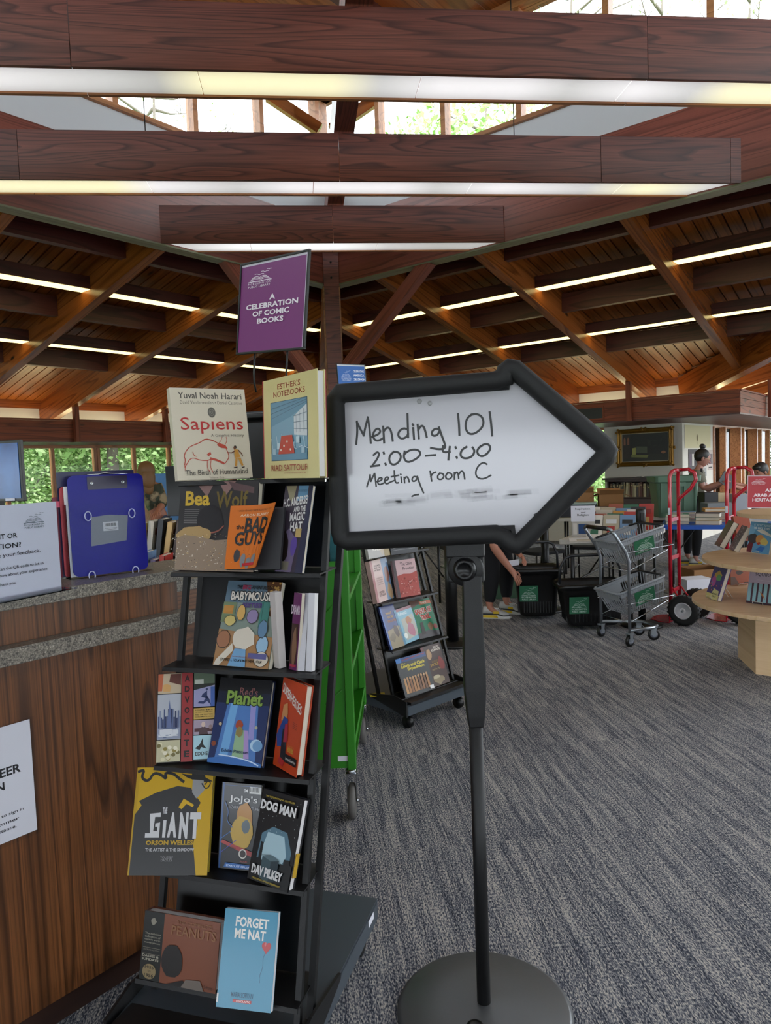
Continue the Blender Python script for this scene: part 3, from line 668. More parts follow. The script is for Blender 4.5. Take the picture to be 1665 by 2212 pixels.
def smooth(pts, it=2):
    for _ in range(it):
        if len(pts) < 3: break
        q = [pts[0]]
        for a, b in zip(pts, pts[1:]): q += [(a[0]*.75+b[0]*.25, a[1]*.75+b[1]*.25), (a[0]*.25+b[0]*.75, a[1]*.25+b[1]*.75)]
        pts = q+[pts[-1]]
    return pts
def ribbon(mb, pts, w, off, col, step):
    P = [sp(700+x/2.6016, 760+y/2.6016, off)-SO for x, y in pts]; n = len(P); vs = []
    for i, p in enumerate(P):
        a, b = P[max(i-1, 0)], P[min(i+1, n-1)]; d = (b-a).normalized(); s = d.cross(sn).normalized()*w/2
        e = d*(w*.45)*(-1 if i == 0 else (1 if i == n-1 else 0)); vs += [p+s+e, p-s+e]
    mb.add([v+sn*step for v in vs], [(2*i, 2*i+2, 2*i+3, 2*i+1) for i in range(n-1)], 0, False, None, col)
for lo, hi in ((0, 15), (15, 31), (31, 99)):
    mb = MB()
    for i, st in enumerate(hw[lo:hi]): ribbon(mb, smooth(st), 0.0056 if lo < 31 else 0.0044, -0.0055, '#141416', 0.00002*i)
    mb.build('handwriting', MATS.get('marker ink') or attr_mat('marker ink', 0.35), sign)
sm = MB()
random.seed(3)
for i in range(26):
    x = 300+random.random()*760; y = 840-(x-300)*0.06+random.uniform(-28, 24)
    ribbon(sm, [(x, y), (x+random.uniform(60, 150), y-random.uniform(2, 14))], random.uniform(.008, .018), -0.0058, '#c3c3ca', 0.000003*i)
smm = mat('marker smudge', '#77777a', 0.6); smm.node_tree.nodes['Principled BSDF'].inputs['Alpha'].default_value = 0.06
sm.build('wiped_smudge', smm, sign)
SEAL = mat('clear rubber bumper', '#9a9a9c', 0.15, spec=0.8)
for i, (x, y, r) in enumerate(((535, 278, .0065), (594, 288, .006))):
    c = sp(700+x/2.6016, 760+y/2.6016, -0.0055)-SO
    MB().lathe([(r, 0), (r, .001), (r*.6, .0025), (r*.45, .001)], 14, M=frame(c, RT, UP)).build('bumper', SEAL, sign)
# bracket, knob, pole, base
bo = sp(1003, 1193)-SO
Mb = frame(bo, V3((0, 0, 1)).cross(sn)*1, V3((0, 0, 1)))
MB().box((0, .012, -.03), (.10, .055, .045)).box((0, -.045, -.035), (.095, .075, .035)).build('bracket', BLACKM, sign, M=Mb, bev=.004)
MB().lathe([(.047, -.06), (.047, -.012), (.044, -.008)], 28, (0, -.045, 0)).build('bracket_disc', BLACKM, sign, M=Mb)
MB().lathe([(.03, -.01), (.031, .0), (.026, .014), (.019, .018), (.018, .011)], 24, (0, -.045, 0)).build('knob', BLACKP, sign, M=Mb)
sl = MB(); x0, y0 = 0, 0
def ring_(z, hw_, hd): return [(sx_*hw_, sy_*hd, z) for sx_, sy_ in ((-1, -1), (1, -1), (1, 1), (-1, 1))]
lv = [(0.80, .0195, .0195), (.83, .023, .022), (.90, .028, .024), (.96, .0285, .024), (1.05, .026, .022), (1.14, .0245, .02), (1.205, .0245, .02)]
vs = []; fs = []
for z_, a_, d_ in lv: vs += ring_(z_, a_, d_)
for i in range(len(lv)-1):
    for j in range(4): fs.append((i*4+j, i*4+(j+1) % 4, i*4+4+(j+1) % 4, i*4+4+j))
fs += [(3, 2, 1, 0), tuple(len(vs)-4+j for j in range(4))]
sl.add(vs, fs).build('sleeve', BLACKM, sign, bev=.004)
MB().tube([(0, 0, .02), (0, 0, .83)], .0185, 20).build('pole', BLACKM, sign)
MB().lathe([(.235, 0), (.238, .008), (.225, .016), (.12, .026), (.04, .030), (.024, .032)], 56).build('base_plate', GALV, sign)
MB().lathe([(.024, 0), (.022, .005), (.012, .006)], 20, (-.035, -.085, .0275)).build('base_plug', BLACKP, sign)

# =====================================================================================
# BOOK BUILDER
# =====================================================================================
def stand(bl, br, z, tl, maxlean=0.42):
    """a sheet standing on height z whose corners fall on these pixels: (matrix, width, height)"""
    P, Q = atz(*bl, z), atz(*br, z); x = (Q-P).normalized(); nn = V3((0, 0, 1)).cross(x)
    d = ray(*tl); M = Matrix((d, (0, 0, -1), -nn)).transposed()
    t, p, q = M.inverted() @ (P-EYEP); 
    if q < 0.02*p or q > maxlean*p:
        q = min(max(q, 0.02*p), maxlean*p); r = q/p; v = V3((0, 0, 1))+nn*r
        N_ = d.cross(RT); h = ((EYEP-P).dot(N_))/(v.dot(N_)); p, q = h, h*r
    h = math.hypot(p, q); y = (V3((0, 0, 1))*p+nn*q).normalized()
    return frame(P, x, y), (Q-P).length, h
def book(name, label, M, w, h, t, cover, art=None, hard=True, pages=None, gloss=True, group=None, back=None, cat='book', print_label=None):
    """local x right, y up, z out of the front cover; spine on the left"""
    o = bpy.data.objects.new(name, None); COL.objects.link(o); o.matrix_basis = M; tag(o, label, cat, group)
    bt = .0028 if hard else .0007; ins = .004 if hard else .0004
    c = MB(); c.box((w/2, h/2, -bt/2), (w, h, bt)); c.box((w/2, h/2, -t+bt/2), (w, h, bt)); c.box((bt/2, h/2, -t/2), (bt, h, t-2*bt))
    c.build('cover', cover, o); MB().box(((w-ins)/2+bt/2, h/2, -t/2), (w-ins-bt, h-2*ins, t-2*bt)).build('pages', pages or PAGES, o)
    if art: art.build('cover_print', o, Matrix.Identity(4), m=INKG if gloss else INK)
    return o
def cov(c, r=.35): return mat('cover '+c, c, r)
def blob(cx, cy, rx, ry, n, seed, j=.25):
    R = random.Random(seed); return [(cx+rx*(1+R.uniform(-j, j))*math.cos(2*PI*i/n), cy+ry*(1+R.uniform(-j, j))*math.sin(2*PI*i/n)) for i in range(n)]

# =====================================================================================
# BOOK DISPLAY RACKS
# =====================================================================================
TZ = [.225, .475, .725, .975, 1.225, 1.475]
def ty(z): return .09+(z-.225)*.26
def rack(name, label, loc, rz, TZ=TZ, w=.46):
    t = thing(name, label, 'book rack', loc, rz)
    for x in (.022, w-.012):
        MB().tube([(x, ty(.15)+(.075 if x < .2 else .02), .15), (x, ty(1.50)+.055, 1.50)], .011, 4, flat=True).build('front_post', BLACKM, t)
        MB().tube([(x+(.012 if x > .2 else -.008), ty(.15)+(.19 if x < .2 else .075), .15), (x+(.012 if x > .2 else -.008), ty(1.5)+.15, 1.52)], .012, 4, flat=True).build('rear_post', BLACKM, t)
    for i, z in enumerate(TZ):
        y = ty(z)
        pr = [(y-.016, z-.012), (y-.012, z-.002), (y+.115, z-.002), (y+.115, z-.006), (y-.008, z-.006), (y-.012, z-.014)]
        MB().prism([(p[0], p[1]) for p in pr], .012, w-.002, 'x').build('shelf', BLACKM, t)
        if i < 6:
            zt = z+.235 if i < 5 else z+.20
            bp = [(y+.100, z), (y+.104, z), (y+.104+(zt-z)*.26, zt), (y+.100+(zt-z)*.26, zt)]
            MB().prism(bp, .05, w-.035, 'x').build('back_panel', BLACKP, t)
    top = MB(); top.tube([(.03, ty(1.5)+.13, 1.50), (.03, ty(1.5)+.13, 1.62), (.07, ty(1.5)+.13, 1.66), (w-.07, ty(1.5)+.13, 1.66), (w-.02, ty(1.5)+.13, 1.62), (w-.0, ty(1.5)+.13, 1.50)], .010, 8)
    top.build('top_rail', BLACKM, t)
    # dolly base
    b_ = MB(); b_.box((w/2, .33, .142), (w+.03, .66, .012)); b_.box((w/2, .006, .115), (w+.03, .012, .06)); b_.box((w/2, .654, .115), (w+.03, .012, .06)); b_.box((-.009, .33, .115), (.012, .66, .06)); b_.box((w+.009, .33, .115), (.012, .66, .06))
    b_.build('base', mat('grey black base', '#454d55', 0.4), t)
    for x in (0.0, w): MB().prism([(-.005, .08), (.30, .145), (.30, .16), (.10, .19), (-.005, .17)], x-.004+(.02 if x else -.02), x+.004+(.02 if x else -.02), 'x').build('gusset_plate', BLACKM, t)
    MB().prism([(-.02, .150), (.075, .150), (.075, .158), (-.02, .166)], .0, w, 'x').build('foot_shelf', BLACKM, t)
    for x in (.03, w-.03):
        for y in (.05, .61):
            c = MB(); c.box((x, y, .078), (.05, .05, .012)); c.lathe([(.036, -.012), (.036, .012)], 16, (x, y-.01, .036), axis='x'); c.build('castor', BLACKP, t)
    return t
R1 = V3((-.713, 1.70, 0)); rack('book_rack', 'black tiered metal rack of comic books standing against the counter', R1, math.radians(-16.5))
MB().box((0, 0, 0), (.001, .05, .02)).build('barcode_tag', WHITEP, [o for o in COL.objects if o.name == 'book_rack'][0], loc=(.477, .585, .125))

T0, T1, T2, T3, T4, T5 = TZ
CG = 'books on the comic rack'
# --- top tier (near the horizon: placed by depth) ---
def placed(tl, bl, br, Yl, Yr):
    P, Q = aty(*bl, Yl), aty(*br, Yr); Q.z = P.z; x = (Q-P).normalized(); nn = V3((0, 0, 1)).cross(x); v = V3((0, 0, 1))+nn*.12
    d = ray(*tl); N_ = d.cross(RT); h = ((EYEP-P).dot(N_))/(v.dot(N_)); return frame(P, x, v), (Q-P).length, h*v.length
M, w, h = placed((389, 837), (384, 1038), (546, 1036), 1.93, 2.05); M.translation.z = max(M.translation.z, T5+.003)
a = Art(w, h, '#cdc3b0')
a.txt('Yuval Noah Harari', .10, .885, .95, .955, '#4c4741', .012); a.txt('David Vandermeulen \u2022 Daniel Casanave', .12, .825, .95, .862, '#6a635a', .0)
a.ell(.52, .735, .052, .058, '#6b675f'); [a.ell(.52, .735, .044-.009*k, .05-.010*k, '#7f7b72' if k % 2 else '#5a564f') for k in range(5)]
a.txt('Sap\u0131ens', .10, .50, .93, .68, '#b22a2c', .004); a.txt('A Graphic History', .48, .455, .93, .495, '#5c554d')
B1 = '#b5412f'
bis = [(.10, .16), (.12, .22), (.10, .26), (.16, .34), (.22, .37), (.32, .40), (.40, .44), (.48, .43), (.55, .40), (.60, .38), (.66, .36), (.68, .30), (.70, .24), (.66, .19), (.62, .16), (.58, .19), (.52, .20), (.45, .22), (.40, .20), (.30, .21), (.22, .24), (.17, .22), (.14, .18), (.10, .14)]
a.line(smooth(bis, 2), .0022, B1); a.poly([(.56, .40), (.66, .37), (.69, .33), (.60, .34), (.55, .37)], B1)
a.poly(smooth([(.34, .415), (.40, .45), (.50, .43), (.56, .40), (.50, .415), (.42, .435)], 1), B1); a.poly([(.44, .24), (.52, .22), (.62, .18), (.62, .155), (.52, .195), (.44, .215)], B1); a.poly([(.40, .27), (.45, .30), (.46, .27), (.42, .25)], B1)
a.line(smooth([(.58, .40), (.61, .42), (.62, .46)]), .0015, B1); a.line(smooth([(.66, .38), (.69, .42), (.68, .46)]), .0015, B1)
for q in ([(.40, .20), (.39, .12), (.42, .08)], [(.45, .21), (.43, .13), (.46, .07)], [(.12, .18), (.10, .12), (.11, .10)], [(.22, .30), (.23, .26), (.27, .25)]): a.line(smooth(q), .0017, B1)
OC, SK = '#c08a3c', '#6e4028'
a.ell(.79, .345, .02, .018, '#2a1a14'); a.ell(.78, .335, .015, .018, SK); a.poly([(.77, .32), (.82, .32), (.85, .23), (.77, .225)], OC); a.line([(.78, .30), (.73, .28), (.69, .285)], .003, SK); a.line([(.83, .31), (.87, .27), (.88, .24)], .003, SK)
a.poly([(.78, .225), (.81, .225), (.79, .13), (.76, .13)], OC); a.poly([(.81, .225), (.85, .225), (.88, .14), (.855, .13)], OC); a.line([(.75, .115), (.79, .12)], .003, '#3a2418'); a.line([(.86, .115), (.89, .12)], .003, '#3a2418')
a.txt('The Birth of Humankind', .10, .045, .93, .105, '#4c4741', .006); a.txt('Volume One', .40, .004, .60, .026, '#6a635a')
book('book', 'cream hardcover with red serif title and a bison drawing, on the top tier', M, w, h, .022, cov('#cdc3b0'), a, group=CG)
M, w, h = placed((572, 824), (571, 1034), (688, 1031), 2.03, 1.80)
P_ = M.translation.copy(); xa = (aty(688, 1031, 1.80)-P_); xa.z = 0; xa.normalize(); M = frame(P_, xa, V3((0, 0, 1))+V3((0, 0, 1)).cross(xa)*.03); h = .268; w = .245*0.80
w = (aty(688, 1031, 1.80)-aty(571, 1034, 2.03)).length
a = Art(w, h, '#cfc28a'); a.rect(0, 0, .018, 1, '#a8323a'); a.txt("ESTHER'S", .30, .885, .72, .94, '#96412e', .01, rot=0); a.txt('NOTEBOOKS', .22, .81, .80, .865, '#96412e', .01)
a.rect(.16, .175, .84, .765, '#3b5468'); a.rect(.17, .18, .83, .76, '#7aa0b4'); a.poly([(.17, .76), (.83, .76), (.83, .70), (.55, .60), (.17, .52)], '#6790a6'); a.poly([(.60, .60), (.83, .70), (.83, .40), (.60, .42)], '#c9ced2')
for k in range(3): a.line([(.64+k*.07, .62+k*.02), (.64+k*.07, .44)], .0012, '#4f6878'); a.line([(.60, .48+k*.06), (.83, .46+k*.08)], .0012, '#4f6878'); a.line([(.17, .60+k*.05), (.83, .72+k*.02)], .001, '#4f6878')
a.poly([(.17, .18), (.83, .18), (.83, .30), (.50, .28), (.17, .25)], '#5f8ba3')
for k in range(7): a.line([(.18+k*.1, .40+(k % 3)*.02), (.20+k*.1, .30), (.26+k*.1, .28+(k % 2)*.03)], .0012, '#dfe3e2'); a.rect(.2+k*.09, .24+(k % 3)*.05, .26+k*.09, .30+(k % 3)*.05, '#b9cdd6' if k % 2 else '#9db8c6')
a.poly([(.32, .24), (.62, .24), (.58, .42), (.38, .42)], '#b84438'); [a.ell(.37+.06*k, .28+.04*(k % 3), .014, .012, '#d8d6cc', 8) for k in range(4)]
a.txt('RIAD SATTOUF', .18, .075, .84, .135, '#96412e', .01); a.txt('AUTHOR OF THE ARAB OF THE FUTURE', .42, .045, .82, .06, '#96412e')
o = book('book', 'yellow hardcover with a blue classroom picture panel, standing open-angled on the top tier', M, w, h, .024, cov('#cfc28a'), a, group=CG, pages=PAGEW)
MB().box((w-.006, h/2, -.0265), (.006, h, .004)).build('endpaper', mat('crimson endpaper', '#8e1226', .5), o)

# --- tier 5 (1.225) ---
M, w, h = stand((378, 1231), (548, 1236), T4, (391, 1043)); a = Art(w, h, '#2d2a2c')
for q, c in (([(.2, 1), (.36, .83), (.45, 1)], '#8a6a66'), ([(.5, 1), (.6, .84), (.72, 1)], '#8a6a66'), ([(.62, 1), (.95, .93), (.95, .86), (.7, .9)], '#5a4446')): a.poly(q, c)
a.txt('Bea', .08, .73, .40, .90, '#c8a436', .03); a.txt('Wolf', .48, .70, .88, .89, '#6b5a2a', .02)
[a.line([(.08, .69-.022*k), (.27, .688-.022*k)], .0016, '#7d7a78') for k in range(8)]
a.poly(blob(.42, .54, .17, .2, 18, 2, .05), '#1d1a1e'); a.line(smooth([(.28, .50), (.36, .42), (.52, .43), (.60, .50)]), .004, '#8c4f42')
a.poly(blob(.22, .40, .22, .10, 20, 5, .1), '#a98a5a'); a.poly([(0, .36), (.10, .40), (.3, .38), (.5, .34), (.8, .36), (1, .30), (1, 0), (0, 0)], '#8f7a66')
R_ = random.Random(9)
for k in range(260):
    x, y = R_.random(), R_.random()*.40; s = .004+R_.random()*.010; a.poly([(x, y), (x+s, y+s*.4), (x+s*.6, y+s), (x-s*.3, y+s*.6)], R_.choice(['#c8a878', '#6e5a4c', '#d9c8b4', '#a07c50', '#4f443e', '#e0d8cc']))
book('book', 'dark jacketed hardcover with gold lettering above a heap of pale gold, second tier', M, w, h, .028, cov('#232226', .25), a, group=CG)
M, w, h = stand((545, 1238), (592, 1233), T4, (566, 1096)); M.translation += -RT*.0; 
# paperback whose front cover curls open
P0 = atz(484, 1233, T4); Mx, w2, h2 = stand((484, 1233), (592, 1233), T4, (497, 1100)); Mx = Mx @ Matrix.Translation((.026, -.004, .048)); w2 = w2*1.06
o = bpy.data.objects.new('book', None); COL.objects.link(o); o.matrix_basis = Mx; tag(o, 'orange paperback whose front cover curls forward over a black back page', 'book', CG)
MB().box((w2/2, h2*.97/2, -.008), (w2, h2*.97, .012)).build('pages', cov('#26262a', .6), o)
def curl(u, v, z):
    k = max(0.0, u-.25)*(0.75+.1*(1-v)); x = u*w2*(.78+.22*v)-.25*w2*k*k; return (x, v*h2, .001+.11*w2*k*k*2.2*2.2+z)
g_ = MB(); NU = 12
vs = [curl(i/NU, j, 0) for j in (0, 1) for i in range(NU+1)]+[tuple(V3(curl(i/NU, j, 0))+V3((0, 0, -.0008))) for j in (0, 1) for i in range(NU+1)]
g_.add(vs, [(i, i+1, NU+2+i, NU+1+i) for i in range(NU)]+[(2*NU+2+i+1, 2*NU+2+i, 3*NU+3+i, 3*NU+4+i) for i in range(NU)], 0, True); g_.build('cover', cov('#c8691c', .25), o)
a = Art(w2, h2)
for k in range(10): a.rect(k*.1, 0, (k+1)*.1, 1, '#c8691c')
a.txt("'I WISH I'D HAD THESE BOOKS AS A KID!'", .15, .90, .92, .93, '#4a2a14'); a.txt('AARON BLABEY', .22, .82, .86, .86, '#e0d0b8'); a.txt('the', .16, .62, .32, .69, '#1c1a1a', .02); a.txt('BAD', .34, .56, .92, .80, '#1f2023', .035); a.txt('GUYS', .16, .36, .90, .58, '#1f2023', .03)
for q in (0.2, .36, .52, .68): a.poly(blob(q+.05, .14+.06*math.sin(q*9), .07, .10, 10, int(q*100), .15), '#77787c' if q > .3 else '#3c3c40')
a.rect(.42, .045, .80, .085, '#b3212c'); a.txt('SCHOLASTIC', .46, .053, .76, .077, '#f0e0e0')
# slice wide shapes so that they follow the curl
a.build('cover_print', o, fn=curl, m=INKG)
M, w, h = stand((592, 1234), (652, 1238), T4, (617, 1050)); a = Art(w, h, '#3c3440')
a.poly([(.05, 1), (.42, 1), (.35, .78), (.2, .86)], '#8d8468'); a.poly([(.5, 1), (.85, 1), (.85, .85), (.5, .82)], '#5c87a8')
a.txt('THE ADVENTURES OF', .50, .93, .82, .955, '#23303c'); a.txt('H.C. ANDERSEN', .02, .77, .96, .87, '#d4d2cf', .03, rot=.14); a.txt('AND THE', .42, .70, .84, .76, '#d4d2cf', .03, rot=.1); a.txt('MAGIC', .32, .59, .86, .69, '#d4d2cf', .03, rot=.08); a.txt('HAT', .38, .47, .80, .58, '#d4d2cf', .03, rot=.05)
a.poly([(.05, 0), (.6, 0), (.7, .36), (.35, .5), (.1, .4)], '#6a5d78'); a.rect(.60, .40, .80, .50, '#b59a64'); a.poly(blob(.22, .28, .2, .18, 12, 4, .2), '#241d1c'); a.poly(blob(.6, .3, .12, .12, 9, 8, .2), '#5b4790'); a.rect(.1, .02, .5, .12, '#7a7465'); a.poly(blob(.14, .12, .1, .05, 10, 3, .1), '#7c2a28')
a.poly([(.75, 0), (1, 0), (1, 1), (.92, 1)], '#2c2c44')
book('book', 'dark purple comic with slanted grey hand-drawn title, at the post end of the second tier', M, w, h, .010, cov('#2c4f74', .2), a, False, group=CG)
# --- tier 4 (.975) ---
M, w, h = stand((461, 1436), (580, 1446), T3, (497, 1254)); a = Art(w, h, '#7d8a80'); a.rect(0, .74, 1, 1, '#5a7080'); a.poly([(.72, 1), (1, 1), (1, .55), (.86, .6)], '#5a3a24')
for k in range(22): R_ = random.Random(k); a.poly(blob(.86+R_.uniform(-.05, .12), .62+.38*R_.random(), .018, .016, 6, k, .3), '#b08a4c')
a.rect(0, .50, .24, .74, '#6d7c5c'); a.rect(.02, .60, .2, .70, '#b5803c'); a.rect(.70, .45, .86, .78, '#3f7a70'); a.line([(.74, .77), (.74, .46)], .0015, '#27504a')
a.poly([(0, 0), (1, 0), (1, .35), (0, .42)], '#a07850')
a.txt('THE', .20, .90, .30, .945, '#181818', .02); a.txt('BIG', .31, .895, .46, .95, '#9c3a58', .04); a.txt('ADVENTURES OF', .48, .90, .86, .945, '#181818', .02)
a.txt('BABYMOUSE', .11, .755, .89, .88, '#23201e', .09); a.txt('BABYMOUSE', .12, .765, .88, .87, '#cfc8bd', .03); a.txt('BESTIES!', .36, .68, .72, .74, '#4a3570', .05)
for i, (x, y, rx, ry, c) in enumerate(((.36, .62, .07, .09, '#c9a05a'), (.58, .58, .10, .08, '#8a7ba0'), (.18, .52, .10, .06, '#c2b06a'), (.12, .30, .12, .10, '#9a6a4c'), (.84, .26, .10, .10, '#8fb0c8'), (.80, .44, .08, .10, '#5f7f9a'), (.86, .10, .12, .08, '#c9bfae'))): a.poly(blob(x, y, rx*1.08, ry*1.08, 16, i, .06), '#2a2420'); a.poly(blob(x, y, rx, ry, 16, i, .06), c)
a.poly(blob(.50, .32, .20, .13, 14, 3, .15), '#cfc6b6')
a.poly([(.05, .06), (.30, .26), (.34, .18), (.12, 0), (.02, 0)], '#cfc6b6'); a.poly([(.28, 0), (.36, .2), (.56, .2), (.60, 0)], '#6f9cc0'); a.rect(.62, .10, .95, .16, '#5a5a8a')
a.txt('JENNIFER L. HOLM & MATTHEW HOLM', .13, .045, .88, .085, '#191717', .02); a.txt('from New York Times bestselling authors', .28, .10, .70, .12, '#8e3a30')
book('book', 'colourful comic with a busy patchwork cover and fat pale title, on the third tier', M, w, h, .018, cov('#7d8a80'), a, False, group=CG)
def fan(bl, br, tl, t, c, lab, art=None, pg=None, z=T3):
    M, w, h = stand(bl, br, z, tl); return book('book', lab, M, w, h, t, c, art, False, pages=pg or PAGEW, group=CG)
o_ = fan((609, 1446), (624, 1442), (634, 1281), .025, cov('#b9b2ae', .6), 'thick paperback seen by its curled pale outer leaf, third tier'); o_.matrix_basis = o_.matrix_basis @ Matrix.Translation((0, 0, -.012))
M, w, h = stand((624, 1445), (640, 1449), T3, (636, 1280)); a = Art(w, h, '#5b1f52'); a.txt('DRAMA', -.2, .72, .95, .84, '#c8b8c4', .02); a.rect(0, .08, .9, .60, '#3a2420'); a.poly(blob(.5, .3, .3, .25, 10, 2, .2), '#7a5a44'); a.rect(.1, .04, .9, .07, '#a03040')
book('book', 'purple paperback squeezed between pale page edges, third tier', M, w, h, .012, cov('#5b1f52'), a, False, group=CG)
fan((643, 1449), (657, 1450), (654, 1281), .02, cov('#bdbcc2', .6), 'coverless-looking book showing a white page block, third tier, next to the purple one')
fan((660, 1450), (673, 1451), (667, 1281), .02, cov('#c2c1c6', .6), 'book showing a white page block, third tier, against the post')
# --- tier 3 (.725) ---
M, w, h = stand((337, 1649), (466, 1641), T2, (341, 1456)); a = Art(w, h, '#171416'); a.rect(.01, .77, .405, .995, '#b8a68c'); a.poly([(.01, .995), (.10, .995), (.08, .80), (.01, .80)], '#b05c3c'); a.poly([(.2, .9), (.4, .86), (.4, .99), (.22, .99)], '#5c3028'); a.poly(blob(.16, .83, .08, .05, 8, 1), '#c89a60')
a.rect(.01, .255, .405, .76, '#a9adb6'); R_ = random.Random(4)
for k in range(16): x = .02+k*.024; hh = .08+R_.random()*.14; a.rect(x, .38, x+.022, .40+hh, R_.choice(['#3c4a70', '#5a6688', '#2c3658', '#7a84a0']))
a.poly([(.17, .38), (.26, .38), (.215, .70)], '#5d6a92'); a.rect(.01, .26, .405, .38, '#8d93a8')
for k in range(30): a.rect(.02+R_.random()*.34, .27+R_.random()*.10, .05+R_.random()*.34, .29+R_.random()*.10, R_.choice(['#c9ccd2', '#5f6a88', '#9aa1b4'])) if k % 3 else None
a.rect(.01, .01, .405, .245, '#b8b292'); [a.ell(.05+R_.random()*.32, .04+R_.random()*.17, .035, .022, R_.choice(['#6e6438', '#cfc8a8', '#8a7a3c', '#dcd6c0']), 12) for k in range(18)]
a.rect(.425, .0, .615, .995, '#8e2a2e')
for i, ch in enumerate('ADVOCATE'): a.txt(ch, .475, .895-.1205*i, .565, .965-.1205*i, '#1a1114', .04)
a.rect(.635, .80, .99, .99, '#51604e'); a.rect(.635, .80, .99, .86, '#20231f'); a.rect(.65, .86, .80, .91, '#b4b8ae'); a.poly([(.635, .79), (.99, .84), (.99, .60), (.635, .60)], '#8f8fb2'); a.rect(.92, .60, .99, .82, '#3c5a9a')
a.poly([(.78, .74), (.86, .78), (.86, .72), (.80, .66), (.72, .66), (.70, .64), (.80, .63), (.86, .66), (.93, .61), (.90, .68), (.86, .72), (.76, .71)], '#23305c'); a.ell(.855, .795, .02, .014, '#23305c', 10)
a.rect(.635, .46, .99, .585, '#b8984c'); [a.txt(s_, .66, .555-.026*i, .96, .57-.026*i, '#2a2016', .01) for i, s_ in enumerate(('A GRAPHIC MEMOIR', 'OF FAMILY, COMMUNITY,', 'AND THE FIGHT FOR', 'ENVIRONMENTAL JUSTICE'))]
a.rect(.635, .29, .99, .45, '#9a8c9c'); a.rect(.65, .32, .99, .36, '#4a2830'); a.poly([(.72, .29), (.74, .36), (.80, .38), (.86, .36), (.88, .29)], '#4a343c'); a.ell(.80, .40, .035, .03, '#c8b0a4', 12); a.ell(.92, .37, .03, .025, '#8a7474', 12)
a.rect(.635, .02, .99, .28, '#9cc0cc'); a.poly([(.66, .14), (.74, .18), (.79, .25), (.80, .18), (.86, .13), (.77, .15), (.74, .12)], '#191a1c'); a.txt('EDDIE AHN', .67, .06, 1.06, .10, '#23201e', .02)
book('book', 'comic with a red vertical title strip and sketch panels of a city, fourth tier', M, w*.98, h, .014, cov('#c9c4ba'), a, False, group=CG)
M, w, h = stand((453, 1646), (568, 1659), T2, (485, 1464)); M = M @ Matrix.Translation((0, 0, .012)); a = Art(w, h, '#26335c'); a.rect(0, .82, 1, 1, '#17181c'); a.poly([(.0, .7), (1, .7), (1, .84), (0, .84)], '#1d2336')
a.poly([(.22, .70), (.80, .70), (.88, .06), (.12, .06)], '#4f78b4'); a.poly([(.28, .70), (.42, .70), (.36, .08), (.2, .08)], '#6fa4d4'); a.poly([(.66, .70), (.76, .70), (.80, .3), (.70, .3)], '#8f8cc4'); a.poly([(.45, .40), (.60, .40), (.66, .08), (.44, .08)], '#8fae8a'); a.poly([(.60, .40), (.68, .40), (.76, .08), (.66, .08)], '#a58cc0')
a.txt("Red's", .42, .80, .76, .90, '#8a5a58', .0); a.txt('Planet', .18, .68, .88, .86, '#1c2a18', .07); a.txt('Planet', .19, .69, .87, .85, '#7f9c4a', .03)
a.ell(.86, .24, .11, .07, '#a9c6dc'); a.ell(.89, .235, .09, .06, '#6f98c0'); a.ell(.07, .22, .045, .03, '#8a4a34'); a.ell(.14, .45, .03, .02, '#b9a888', 10); a.ell(.82, .44, .03, .02, '#a8a890', 10)
a.poly([(0, 0), (1, 0), (1, .04), (.7, .08), (.3, .085), (0, .05)], '#3c6cae'); a.line(smooth([(.2, .10), (.5, .09), (.8, .06), (.95, .02)]), .003, '#c8dcf0'); a.txt('Eddie Pittman', .24, .135, .74, .17, '#1b2c50', .01)
a.poly(blob(.50, .46, .07, .05, 10, 6, .2), '#a04a34'); a.poly(blob(.52, .38, .07, .06, 10, 7, .2), '#8a7a4a')
book('book', 'glossy blue jacketed comic with planets and green title, fourth tier', M, w, h, .020, cov('#202b4c', .2), a, group=CG)
M, w, h = stand((594, 1650), (643, 1679), T2, (617, 1462)); M = M @ Matrix.Translation((0, 0, .006)); a = Art(w, h, '#b8421f'); [a.txt(ch, .04+.082*i, .83-.016*i, .12+.082*i, .94-.017*i, '#d9d2c8', .02) for i, ch in enumerate('SUPERHEROES')]
a.poly([(.18, .70), (.34, .74), (.40, .62), (.30, .50), (.14, .52)], '#c48a58'); a.poly([(.10, .22), (.44, .26), (.44, .56), (.26, .58), (.02, .34)], '#1b3f86'); a.poly([(.28, .10), (.50, .12), (.44, .44), (.26, .44)], '#191b24'); a.poly([(.34, .30), (.52, .32), (.46, .52), (.34, .50)], '#9c1f34'); a.poly([(.20, .06), (.44, .03), (.50, .10), (.26, .13)], '#a8262a')
a.txt('Amelia Rules!', .56, .22, .80, .30, '#c8a03c', .02); a.rect(.46, .10, .98, .19, '#1c1a1c'); a.txt('Jimmy Gownley', .52, .12, .94, .16, '#d8d2ca'); [a.line([(.66, .56-.02*k), (.84, .555-.02*k)], .001, '#5a1c10') for k in range(4)]
book('book', 'red-orange comic with wobbly white title, turned edgewise on the fourth tier', M, w, h, .022, cov('#a03a1c', .3), a, True, group=CG)
